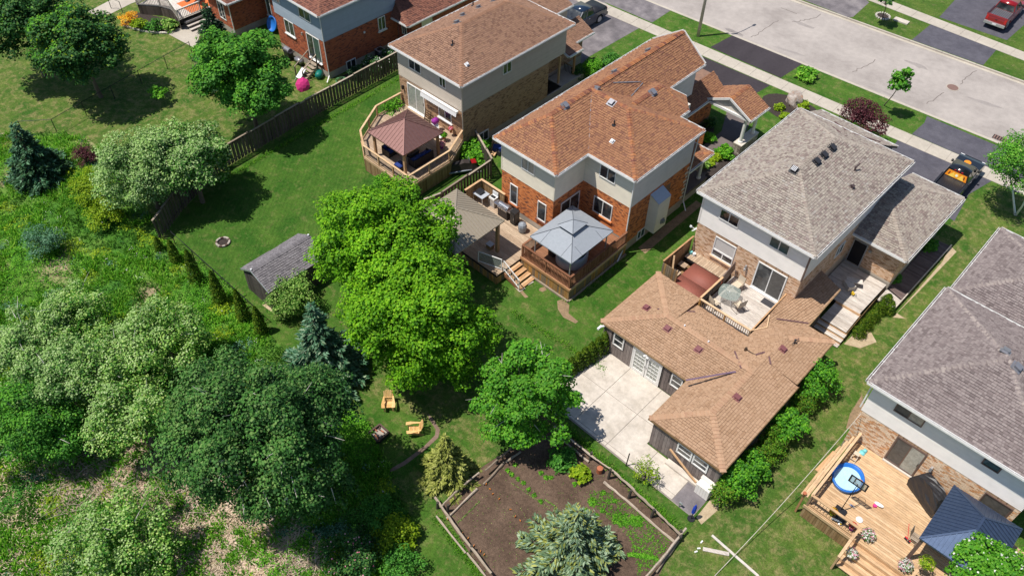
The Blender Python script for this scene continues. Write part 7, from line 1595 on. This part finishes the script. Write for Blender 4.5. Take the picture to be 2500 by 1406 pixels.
def tree(label, px, py, zc, rad, n_leaf=20000, leaf=.16, mat='leaf_green', name='tree', cat='tree', n_clump=None, clump=.55, trunk=True, twigs=0, bark='bark', base=None, group=None, rxyz=None, tr=.18, low=-.45, shell=.5, lobes=16, lr=.36, limbs=9, aspect=.85, second=None, flat=.75):
    c=P(px,py,zc); rx=rxyz or (rad,rad,rad*.85)
    bx=base if base is not None else Vector((c.x,c.y,0))
    t=thing(name,label,cat,tuple(bx),group)
    q,cc=crown(c,rx,n_leaf,leaf,clump,lobes,lr,low,flat,aspect=aspect)
    tm={'leaf_maple':'sunlit_maple','leaf_green':'sunlit_green','leaf_dark':'sunlit_green','leaf_bright':'sunlit_maple' if False else 'sunlit_green','leaf_poplar':'sunlit_poplar','leaf_silver':'sunlit_pale','leaf_sage':'sunlit_pale'}.get(mat)
    if tm: k=int(len(q)*(1-{'leaf_dark':.1,'leaf_poplar':.28,'leaf_silver':.3,'leaf_sage':.3}.get(mat,.32))); quads('sunlit_leaves',q[k:],tm,t); q=q[:k]  # most sunward leaves get the lighter material, a highlight in colour
    if second:
        k=int(len(q)*second[1]); sel=G.permutation(len(q)); quads('crown',q[sel[k:]],mat,t); quads('blossom' if second[2] else 'foliage',q[sel[:k]],second[0],t)
    else: quads('crown',q,mat,t)
    if trunk:
        b=MB(); h=c.z-rx[2]*.35; top=Vector((c.x,c.y,h)); bx=Vector(bx)
        b.tube([bx,bx.lerp(top,.5)+Vector((.05,.03,0)),top],[tr,tr*.75,tr*.55],9); b.build('trunk',bark,t)
        b=MB(); sel=cc[G.permutation(len(cc))[:limbs]]
        for s in sel: s=Vector(s); m=top.lerp(s,.5)+Vector((0,0,-.15)); b.tube([top-Vector((0,0,.3)),m,s],[tr*.5,tr*.3,.02],5,False)
        b.build('limbs',bark,t,'stuff')
        if twigs:
            b=MB()
            for s in cc[G.permutation(len(cc))[:twigs]]:
                s=Vector(s)+Vector((0,0,clump*.5)); d=(s-Vector(c)).normalized()+Vector([random.uniform(-.6,.6) for _ in range(3)]); b.tube([s-d*.35,s+Vector((0,0,.06)),s+d*.45],[.022,.016,.006],4,False)
            o=b.build('twigs','bark_pale',t,'stuff')
    return t
def conifer(label, px, py, h, r, mat='leaf_fir', base_px=None, levels=22, tilt=.35, n_spray=1.0, size=.16, name='spruce_tree', second=None, droop=.25, group=None):
    base=P(*base_px) if base_px else None
    if base is None: c=P(px,py,h); base=Vector((c.x,c.y,0))
    t=thing(name,label,'tree',tuple(base),group)
    MB().tube([base,base+Vector((0,0,h*.97))],[.16+h*.012,.03],7).build('trunk','bark_dark',t)
    P_,N_,S_=[],[],[]; br=MB()
    for l in range(levels):
        f=l/(levels-1); z=h*(.06+.92*f); R_=r*(1-f)**1.12+.05; nb=int(4+4.5*(1-f))
        for k in range(nb):
            a=2*math.pi*(k/nb)+l*1.1+random.uniform(-.2,.2); Rl=R_*random.uniform(.68,1.2)
            d=np.array([math.cos(a),math.sin(a)]); side=np.array([-d[1],d[0]])
            m=max(8,int(75*Rl*n_spray)); u=G.uniform(.12,1,m)**.7; w=G.uniform(-1,1,m)*(.3*Rl)*(1-u*.72)
            zz=z-droop*Rl*u**1.5+.12*Rl*np.clip(u-.7,0,1)*2-np.abs(w)*.25+G.uniform(-.05,.03,m)
            xy=base.x+d[0]*u*Rl+side[0]*w, base.y+d[1]*u*Rl+side[1]*w
            P_.append(np.stack([xy[0],xy[1],zz],1)); dirv=np.stack([d[0]*.7+side[0]*np.sign(w)*.6,d[1]*.7+side[1]*np.sign(w)*.6,np.full(m,-.12)],1); S_.append(dirv)
            if l%2==0: br.beam(base+Vector((0,0,z)),base+Vector((d[0]*Rl*.8,d[1]*Rl*.8,z-droop*Rl*.7)),.03,.03)
    br.build('branches','bark_dark',t,'stuff')
    p=np.concatenate(P_); s=unit(np.concatenate(S_)+G.normal(size=(len(p),3))*.2); up=np.array([0,0,1.])+G.normal(size=(len(p),3))*.45
    v=unit(np.cross(s,up)); L=size*G.uniform(.7,1.3,len(p)); w=L*.34
    q=np.stack([p-v*w[:,None]*.5,p+s*L[:,None]*.55-v*w[:,None]*.35,p+s*L[:,None],p+s*L[:,None]*.4+v*w[:,None]*.6],1)
    if second: k=int(len(q)*second[1]); sel=G.permutation(len(q)); quads('needles',q[sel[k:]],mat,t); quads('needle_tips',q[sel[:k]],second[0],t)
    else: quads('needles',q,mat,t)
    return t
def shrub(label, px, py, r, n=1500, leaf=.12, mat='leaf_green', name='shrub', h=None, cat='shrub', z=None, group=None, second=None, clump=.3, flat=.8, aspect=.85):
    h=h or r*1.2; c=P(px,py,h*.5); base=Vector((c.x,c.y,0)); t=thing(name,label,cat,tuple(base),group)
    q,cc=crown((c.x,c.y,h*.45),(r,r,h*.6),n,leaf,min(clump,r*.3),9,.38,-.5,flat,aspect=aspect)
    q=q[q[:,:,2].min(1)>.01]
    if second: k=int(len(q)*second[1]); sel=G.permutation(len(q)); quads('foliage',q[sel[k:]],mat,t); quads('blossom',q[sel[:k]],second[0],t)
    else: quads('foliage',q,mat,t)
    b=MB()
    for i in range(4): s=Vector(cc[G.integers(len(cc))]); b.tube([base,base.lerp(s,.6),s],[.03,.02,.01],4,False)
    b.build('stems','bark_dark',t,'stuff'); return t
def cedar(label, px, py, h, r, group, base=None, mat='leaf_cedar'):
    b0=base or P(px,py); t=thing('cedar_shrub',label,'cedar',tuple(b0),group); n=int(2600*r*h)
    z=G.uniform(0,1,n)**.9; R_=r*np.clip((1-z)**.55*1.15,0,1)*(.88+.12*np.sin(z*40)); a=G.uniform(0,6.283,n); rr=R_*G.uniform(.72,1.05,n)
    p=np.stack([b0.x+rr*np.cos(a),b0.y+rr*np.sin(a),.03+z*h],1); nn=np.stack([np.cos(a),np.sin(a),np.full(n,.35)],1)+G.normal(size=(n,3))*.45
    quads('foliage',leafquads(p,nn,.1,G,.6),mat,t); MB().tube([b0,b0+Vector((0,0,h*.8))],[.06,.02],5).build('trunk','bark_dark',t); return t
# big trees (crown centre in the photograph, its height and radius)
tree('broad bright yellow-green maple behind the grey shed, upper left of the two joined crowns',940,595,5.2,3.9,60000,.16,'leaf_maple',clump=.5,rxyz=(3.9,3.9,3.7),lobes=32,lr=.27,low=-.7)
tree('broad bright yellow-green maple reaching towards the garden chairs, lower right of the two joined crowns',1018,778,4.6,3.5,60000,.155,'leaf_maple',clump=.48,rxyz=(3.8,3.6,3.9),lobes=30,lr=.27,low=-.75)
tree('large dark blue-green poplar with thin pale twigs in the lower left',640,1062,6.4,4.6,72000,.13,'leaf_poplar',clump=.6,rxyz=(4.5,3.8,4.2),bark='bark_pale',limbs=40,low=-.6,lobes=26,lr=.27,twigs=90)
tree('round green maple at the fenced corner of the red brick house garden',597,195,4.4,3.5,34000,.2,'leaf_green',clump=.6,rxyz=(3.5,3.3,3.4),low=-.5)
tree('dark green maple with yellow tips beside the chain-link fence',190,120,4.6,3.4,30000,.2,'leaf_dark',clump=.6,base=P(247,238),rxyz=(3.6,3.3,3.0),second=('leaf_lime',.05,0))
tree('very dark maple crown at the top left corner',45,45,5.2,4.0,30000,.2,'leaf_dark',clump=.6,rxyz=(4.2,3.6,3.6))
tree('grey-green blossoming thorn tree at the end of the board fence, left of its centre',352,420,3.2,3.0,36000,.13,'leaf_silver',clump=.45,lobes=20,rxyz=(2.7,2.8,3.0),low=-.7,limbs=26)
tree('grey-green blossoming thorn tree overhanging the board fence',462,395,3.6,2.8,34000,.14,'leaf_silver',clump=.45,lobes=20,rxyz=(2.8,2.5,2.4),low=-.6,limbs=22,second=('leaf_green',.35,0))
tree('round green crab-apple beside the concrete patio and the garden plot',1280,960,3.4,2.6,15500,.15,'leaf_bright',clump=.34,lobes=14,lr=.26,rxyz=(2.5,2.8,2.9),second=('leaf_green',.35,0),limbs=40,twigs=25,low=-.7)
# wild willows on the left
wl=[(190,800,2.6,2.5,'leaf_sage','pale willow at the upper edge of the wild thicket'),(400,830,2.8,2.4,'leaf_sage','pale willow nearest the columnar cedars'),(60,860,2.6,2.4,'leaf_silver','silvery willow at the left edge above the dark hollow'),(150,930,3.0,2.6,'leaf_silver','broad silvery willow in the middle of the left thicket'),
    (290,910,3.2,2.6,'leaf_sage','pale willow with a reddish gap above it'),(330,1010,3.0,2.2,'leaf_sage','pale willow overhanging the dark hollow beside the poplar'),(60,1040,2.8,2.5,'leaf_green','dark green willow at the left edge below the silvery ones'),(140,1065,2.2,1.7,'leaf_green','low green willow above the dry thatch'),
    (290,1330,2.0,2.6,'leaf_sage','round pale willow bush at the bottom left')]
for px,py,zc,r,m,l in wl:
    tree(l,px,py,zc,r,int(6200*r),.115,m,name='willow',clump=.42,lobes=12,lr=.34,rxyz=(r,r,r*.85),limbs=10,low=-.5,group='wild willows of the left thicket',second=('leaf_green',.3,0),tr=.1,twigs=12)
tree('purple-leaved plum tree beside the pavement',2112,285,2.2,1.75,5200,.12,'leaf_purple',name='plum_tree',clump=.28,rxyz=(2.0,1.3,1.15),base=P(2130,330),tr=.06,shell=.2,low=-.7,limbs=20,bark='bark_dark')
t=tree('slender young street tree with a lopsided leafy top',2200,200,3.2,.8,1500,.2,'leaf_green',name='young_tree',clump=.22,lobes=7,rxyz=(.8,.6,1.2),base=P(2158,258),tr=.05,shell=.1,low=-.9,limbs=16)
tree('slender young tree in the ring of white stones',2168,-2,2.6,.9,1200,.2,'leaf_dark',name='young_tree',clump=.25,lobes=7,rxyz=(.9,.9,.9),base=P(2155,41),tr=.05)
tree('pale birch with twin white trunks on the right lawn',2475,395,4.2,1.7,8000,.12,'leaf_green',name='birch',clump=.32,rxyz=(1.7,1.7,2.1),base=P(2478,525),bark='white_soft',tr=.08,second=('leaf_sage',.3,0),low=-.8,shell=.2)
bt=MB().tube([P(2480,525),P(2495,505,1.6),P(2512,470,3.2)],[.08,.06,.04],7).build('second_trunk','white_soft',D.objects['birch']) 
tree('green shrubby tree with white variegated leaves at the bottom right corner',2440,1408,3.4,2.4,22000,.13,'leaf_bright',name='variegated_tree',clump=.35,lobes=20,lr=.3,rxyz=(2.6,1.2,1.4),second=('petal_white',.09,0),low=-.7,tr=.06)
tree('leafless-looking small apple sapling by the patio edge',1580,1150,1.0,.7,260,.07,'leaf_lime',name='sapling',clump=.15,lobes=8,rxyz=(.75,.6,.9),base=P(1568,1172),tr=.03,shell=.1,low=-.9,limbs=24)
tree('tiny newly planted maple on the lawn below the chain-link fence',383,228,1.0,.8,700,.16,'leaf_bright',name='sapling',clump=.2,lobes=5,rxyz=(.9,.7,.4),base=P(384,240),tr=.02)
conifer('blue spruce with sweeping branches between the shed and the poplar',758,742,6.2,2.6,'leaf_spruce_mid',levels=19,size=.3,second=('leaf_bluespruce',.3))
conifer('silver-blue spruce at the bottom edge over the vegetable garden',1410,1245,4.6,2.55,'leaf_bluespruce',levels=19,size=.27,second=('leaf_goldspruce',.25),droop=.2,n_spray=1.3)
conifer('yellow-green spruce beside the vegetable garden fence',1086,1062,3.8,1.5,'leaf_goldspruce',levels=18,size=.22,droop=.3,n_spray=1.3)
conifer('dark spruce behind the round maple at the top',500,8,6.6,2.7,'leaf_fir',levels=22,size=.32)
conifer('dark blue spruce at the left edge above the thicket',30,300,4.8,2.7,'leaf_spruce_mid',levels=16,size=.3,second=('leaf_fir',.5),droop=.35)
conifer('dull green spruce tip at the far left behind the chain-link fence',60,330,3.6,1.8,'leaf_fir',levels=18,size=.22)
# shrubs
sh_=[('dark red barberry bush in the meadow',205,380,.95,2200,.09,'leaf_purple',1.2),('yellow-green bush below the red barberry',215,455,1.5,4200,.11,'leaf_lime',1.9),('yellow-green bush under the grey-green thorn trees',260,520,1.3,3400,.11,'leaf_lime',1.6),
 ('blue-green round bush in the middle of the meadow',105,588,1.5,4200,.09,'leaf_spruce_mid',1.9),('pale silvery bush beside the shed wall',695,742,1.0,3600,.09,'leaf_sage',2.2),('golden-green bush above the blue spruce',715,715,1.4,4600,.1,'leaf_sage',2.6),('lime green bush at the poplar foot',965,1300,1.0,2600,.11,'leaf_lime',1.4),
 ('dark shrub below the poplar with pink flowers',860,1360,1.6,4600,.1,'leaf_dark',1.7),('brownish green shrub above the lime bush',920,1260,1.1,2600,.1,'leaf_green',1.2),('leafy green shrub at the bottom edge by the lawn',980,1380,1.0,2400,.1,'leaf_green',1.2),('round green bush against the cedar deck skirt',932,452,.75,2200,.1,'leaf_bright',1.5),
 ('leafy green shrub inside the chamfered deck railing',960,275,1.0,2600,.12,'leaf_bright',1.8),('bright broad-leaved vine patch beside the snowmobile',1160,370,1.2,2600,.2,'leaf_bright',1.0),('clipped round bright shrub by the far driveway edge',1447,166,.85,2600,.1,'leaf_bright',1.3),('dark shrub between the porch and the round shrub',1410,180,.6,1200,.1,'leaf_dark',1.0),
 ('loose green shrub behind the clipped round one',1490,150,.8,1500,.12,'leaf_green',1.1),('green strappy clump on the verge by the new driveway',1970,183,.85,900,.22,'grass_blade',.7),('white-flowered peony mound beside the dark air conditioner',915,160,.9,2200,.12,'leaf_dark',1.2),('white peony mound nearest the fence',950,140,.9,2000,.12,'leaf_dark',1.0),
 ('dark round shrub below the basement window',870,178,.7,1800,.1,'leaf_fir',1.0),('ivy clump by the boardwalk under the low garage roof',2265,600,.7,1400,.14,'leaf_green',.7),('dark ivy at the corner of the boardwalk',2180,680,.6,1000,.14,'leaf_green',.5),('small mound of rhubarb leaves in the garden soil by the fence',1415,1155,.5,500,.18,'leaf_lime',.7),('leafy tangle in the shade at the top of the garden plot',1372,1120,.8,1300,.14,'leaf_green',.5),
 ('yellow-tipped shrub in the bed under the grey deck, left one',315,48,.8,1200,.12,'petal_yellow',1.0),('golden shrub in the bed under the grey deck, right one',340,60,.7,1200,.12,'leaf_lime',.9),('green clump in the bed under the grey deck',375,65,.7,1000,.14,'leaf_green',.8),('white edged hosta clump at the foot of the grey deck stairs',415,62,.8,1000,.18,'leaf_sage',.7),
 ('big green hosta beside the side porch path',1768,373,.65,1000,.2,'leaf_bright',.7),('yellow hosta next to the big green one',1748,383,.4,600,.16,'leaf_lime',.5),('yellow hosta nearest the porch column',1733,397,.4,600,.16,'leaf_lime',.5),('pale variegated hosta at the end of the mulch bed',1718,405,.45,700,.16,'leaf_sage',.6),
 ('yellow-green clump in the boulder bed, left of the rock',1904,262,.4,500,.14,'leaf_lime',.4),('yellow flower clump in the boulder bed nearest the roof corner',1917,283,.4,500,.14,'leaf_lime',.4),('lime green shrub right of the boulder',1962,258,.5,700,.14,'leaf_lime',.6),('small green bush against the quoined corner of the entry',1727,335,.6,900,.14,'leaf_bright',.6),('dark bush in the entry bed',1735,300,.5,700,.12,'leaf_dark',.6)]
for l,px,py,r,n,lf,m,h in sh_:
    shrub(l,px,py,r,n,lf,m,h=h,second=(('petal_white',.16) if 'peony' in l else ('petal_pink',.04) if 'pink flowers' in l else None))
# hedges: each plant a thing
for k,(px,py,h,r) in enumerate(((432,640,2.0,.42),(483,690,2.9,.5),(540,738,2.8,.48),(597,780,2.7,.46),(640,812,2.4,.42),(392,612,1.2,.35))):
    cedar(['first columnar cedar from the fence corner','second columnar cedar from the fence corner','third columnar cedar along the chain-link fence','fourth columnar cedar along the chain-link fence','columnar cedar nearest the shed','stunted cedar at the foot of the board fence'][k],px,py,h,r,'columnar cedars along the chain-link fence')
a0,a1_=P(1376,928),P(1472,862)
for k in range(7):
    q=k/6; cedar(['lowest','second lowest','third from the bottom','middle','third from the top','second','topmost'][k]+' cedar of the patio side hedge'+(' with browned tips' if k==0 else ''),0,0,1.5+.05*k,.42,'cedar hedge on the left of the patio',a0.lerp(a1_,q)+Vector((-.1,.1,0)),'leaf_cedar')
a0,a1_=P(2095,818),P(2160,745)
for k in range(5): cedar(['front','second','third','fourth','rear'][k]+' cedar of the low hedge along the side deck steps',0,0,1.0,.5,'low cedar hedge beside the side deck',a0.lerp(a1_,k/4))
cedar('single brownish cedar right of the low side-deck hedge',2168,765,1.1,.35,'low cedar hedge beside the side deck')
mh_=[(1992,925,1.15,'leaf_bright','tall'),(1962,985,.75,'leaf_cedar','clipped dark'),(1920,1035,1.1,'leaf_bright','broad'),(1888,1080,.75,'leaf_cedar','narrow dark'),(1862,1115,.7,'leaf_cedar','small dark'),(1838,1135,.8,'leaf_bright','small bright'),(1800,1178,.95,'leaf_bright','rounded'),(1768,1203,.7,'leaf_cedar','corner dark')]
for k,(px,py,r,m,w_) in enumerate(mh_): shrub(w_+' shrub, '+['first','second','third','fourth','fifth','sixth','seventh','last'][k]+' from the street end of the row along the annex',px,py,r,int(3200*r),.12 if m=='leaf_bright' else .08,m,h=r*2.1,group='mixed shrubs along the right wall of the annex',second=('leaf_green' if m=='leaf_bright' else 'leaf_bright',.3))
def inpoly(x,y,p):
    c=False
    for i in range(len(p)):
        x0,y0=p[i-1]; x1,y1=p[i]
        if (y0>y)!=(y1>y) and x<(x1-x0)*(y-y0)/(y1-y0)+x0: c=not c
    return c
# vegetable rows
def tuft(p,r,n,s,h,asp=.5): d=unit(G.normal(size=(n,3))); d[:,2]=np.abs(d[:,2]); return leafquads(np.array([p.x,p.y,.03])+d*np.array([r,r,h])*G.uniform(.3,1,(n,1)),d+np.array([0,0,.8]),s,G,asp)
vg=[(1240,1149),(1250,1159),(1264,1170),(1277,1179),(1291,1195),(1305,1209),(1320,1224),(1258,1135),(1321,1155),(1333,1166),(1345,1166),(1446,1226),(1473,1203),(1500,1223),(1472,1247),(1403,1182),(1431,1246),(1456,1258)]
for px,py in vg:
    p=P(px,py); t=quads('vegetable_plant',tuft(p,.16 if px!=1446 else .3,40 if px!=1446 else 120,.11,.14),'leaf_bright'); 
    k_=vg.index((px,py)); o_=['first','second','third','fourth','fifth','sixth','lowest']
    lab=(o_[k_]+' small green plant of the left diagonal row in the brown soil') if k_<7 else ['small plant at the upper left of the brown soil','left one of three small plants in the upper middle of the soil','middle one of three small plants below the leafy tangle','right one of three small plants below the leafy tangle','largest leafy plant at the right side of the brown soil','small plant above the largest leafy plant','small plant to the right of the largest leafy plant','small plant just below the largest leafy plant','single small plant in the dark patch of the soil','small yellowish plant above the blue spruce tip','small plant right of the blue spruce tip'][k_-7]
    props(t,lab,'plant','vegetable seedlings in the soil')
Q=[]
for k in range(1500):
    px=G.uniform(1440,1640); py=G.uniform(1200,1400)
    if inpoly(px,py,[(1440,1190),(1480,1185),(1640,1320),(1590,1400),(1560,1400),(1530,1300),(1440,1230)]): Q.append(tuft(P(px,py),.13,5,.07,.05))
for k in range(90): px=G.uniform(1490,1560)+8; py=1265+(px-1490)*.1+G.uniform(-12,12); Q.append(tuft(P(px,py),.14,10,.1,.1))
for k in range(60): q=k/59; Q.append(tuft(P(1535+q*72,1352+q*12+G.uniform(-4,4)),.12,12,.09,.1))
props(quads('seedlings',np.concatenate(Q),'leaf_bright'),'green seedlings and weeds over the right half of the vegetable plot','seedlings',None,'stuff')
Q=[]
for k in range(420): px=G.uniform(1100,1480); py=G.uniform(1130,1390); Q.append(tuft(P(px,py),.06,2,.05,.03))
for a_,b_ in (((1118,1276),(1170,1225)),((1330,1220),(1355,1235)),((1250,1180),(1340,1240)),((1270,1330),(1330,1270))):
    for k in range(26): q=k/25; Q.append(tuft(P(a_[0]+(b_[0]-a_[0])*q,a_[1]+(b_[1]-a_[1])*q),.05,4,.06,.05))
props(quads('sprouts',np.concatenate(Q),'leaf_sage'),'pale sprouts dotted over the brown soil','sprouts',None,'stuff')
# meadow: weeds, tall grass, dead stalks
from mathutils import noise as mno
mpoly=[(-60,330),(150,325),(215,345),(330,430),(385,575),(430,600),(560,700),(640,800),(720,880),(900,1040),(960,1180),(1010,1290),(990,1470),(-60,1470)]
pts=[]
while len(pts)<15000:
    x,y=random.uniform(-60,1010),random.uniform(325,1470)
    if inpoly(x,y,mpoly): pts.append((x,y))
K={'grass_blade':[], 'leaf_bright':[], 'leaf_green':[], 'grass_dark':[], 'straw':[], 'leaf_lime':[], 'leaf_spruce_mid':[], 'petal_white':[]}
for x,y in pts:
    p=P(x,y); n1_=mno.noise(Vector((p.x*.25,p.y*.25,0))); n2_=mno.noise(Vector((p.x*.6,p.y*.6,7))); n3_=mno.noise(Vector((p.x*1.5,p.y*1.5,3)))
    dry=inpoly(x,y,[(100,1150),(300,1090),(480,1030),(560,1100),(700,1240),(800,1330),(780,1470),(520,1470),(440,1290),(330,1230),(120,1240)])
    if dry and n3_>-.12 and random.random()<.8:
        if random.random()<.55: continue
        k='straw'
    elif x<560 and y>1080 and random.random()<.25: k='straw'
    elif n1_>.22: k='leaf_bright'
    elif n2_>.32: k='leaf_lime'
    elif n2_<-.35: k='leaf_spruce_mid' if n1_>0 else 'leaf_green'
    elif n1_<-.25: k='grass_dark'
    else: k='grass_blade'
    if random.random()<.012 and not dry: k='petal_white'
    K[k].append((p.x,p.y,.18+.5*max(0,n1_+.3)+.25*max(0,n3_)))
for k,L in K.items():
    if not L: continue
    A=np.array(L); m={'grass_blade':14,'grass_dark':12,'straw':10,'leaf_bright':13,'leaf_green':12,'leaf_lime':12,'leaf_spruce_mid':12,'petal_white':8}[k]
    idx=np.repeat(np.arange(len(A)),m); n=len(idx); hh=A[idx,2]
    if k in ('grass_blade','grass_dark','straw'):
        a=G.uniform(0,6.283,n); ln=hh*G.uniform(.5,1.2,n)*(1.0 if k!='straw' else 1.1); lean=G.uniform(.25,.9,n) if k!='straw' else G.uniform(.9,1.5,n)
        b=np.stack([A[idx,0]+G.normal(size=n)*.13,A[idx,1]+G.normal(size=n)*.13,np.full(n,.01 if k!='straw' else .04)],1)
        d=np.stack([np.cos(a)*np.sin(lean),np.sin(a)*np.sin(lean),np.cos(lean)],1); w=np.stack([-np.sin(a),np.cos(a),np.zeros(n)],1)*(.035 if k!='straw' else .018)
        mid=b+d*ln[:,None]*.55; tip=b+d*ln[:,None]-np.array([0,0,.1])*ln[:,None]
        q=np.stack([b,mid-w,tip,mid+w],1)
    else:
        d=unit(G.normal(size=(n,3))); d[:,2]=np.abs(d[:,2]); r=.28
        p=np.stack([A[idx,0],A[idx,1],np.full(n,.05)],1)+d*np.stack([np.full(n,r),np.full(n,r),hh*1.2],1)*G.uniform(.3,1,(n,1)); q=leafquads(p,d*.5+np.array([0,0,.8])+G.normal(size=(n,3))*.3,.1 if k!='petal_white' else .06,G,.7)
    lab={'grass_blade':'tall bright grass of the wild meadow','grass_dark':'dark grass of the wild meadow','straw':'flattened dry stalks over the bare ground','leaf_bright':'bright broadleaf weeds of the meadow','leaf_green':'green weeds of the meadow','leaf_lime':'yellow-green weeds of the meadow','leaf_spruce_mid':'blue-green weeds of the meadow','petal_white':'tiny white wildflowers in the meadow'}[k]
    nm={'straw':'dry_stalks','petal_white':'wildflowers'}.get(k,'meadow_grass' if 'grass' in k else 'weeds')
    props(quads(nm,q,k),lab,'flowers' if k=='petal_white' else 'grass' if 'grass' in k or k=='straw' else 'weeds',None,'stuff')
# dead branches on the dry ground
b=MB()
for k in range(110):
    a=P(random.uniform(120,480),random.uniform(1120,1260),.1); q=random.uniform(0,6.28); L=random.uniform(.5,1.9); e=a+Vector((math.cos(q)*L,math.sin(q)*L,random.uniform(0,.25))); b.tube([a,a.lerp(e,.5)+Vector((0,0,.08)),e],[.02,.014,.006],4,False)
props(b.build('dead_branches','log_x'),'tangle of bare dead branches on the dry ground at the left','branches',None,'stuff')
# lawn blades: fringe of longer grass along the fences and deck edges
Q=[]
for a,b_,n in ((P(1370,1035),P(1655,1290),700),(P(1065,1260),P(1180,1420),300),(P(400,600),P(640,800),500),(P(545,440),P(980,190),700),(P(1245,760),P(1480,905),300),(P(1380,735),P(1520,640),200),(P(1740,1210),P(1990,960),400)):
    for k in range(n):
        c=a.lerp(b_,random.random())+Vector((random.gauss(0,.12),random.gauss(0,.12),0)); Q.append(c)
A=np.array([tuple(c) for c in Q]); n=len(A)*3; idx=np.repeat(np.arange(len(A)),3); a=G.uniform(0,6.283,n); ln=G.uniform(.08,.2,n)
bb_=A[idx]+np.stack([G.normal(size=n)*.05,G.normal(size=n)*.05,np.full(n,.01)],1); d=np.stack([np.cos(a)*.5,np.sin(a)*.5,np.full(n,.85)],1); w=np.stack([-np.sin(a),np.cos(a),np.zeros(n)],1)*.02
props(quads('grass_fringe',np.stack([bb_,bb_+d*ln[:,None]*.5-w,bb_+d*ln[:,None],bb_+d*ln[:,None]*.5+w],1),'grass_blade'),'longer grass along fences and edges','grass',None,'stuff')
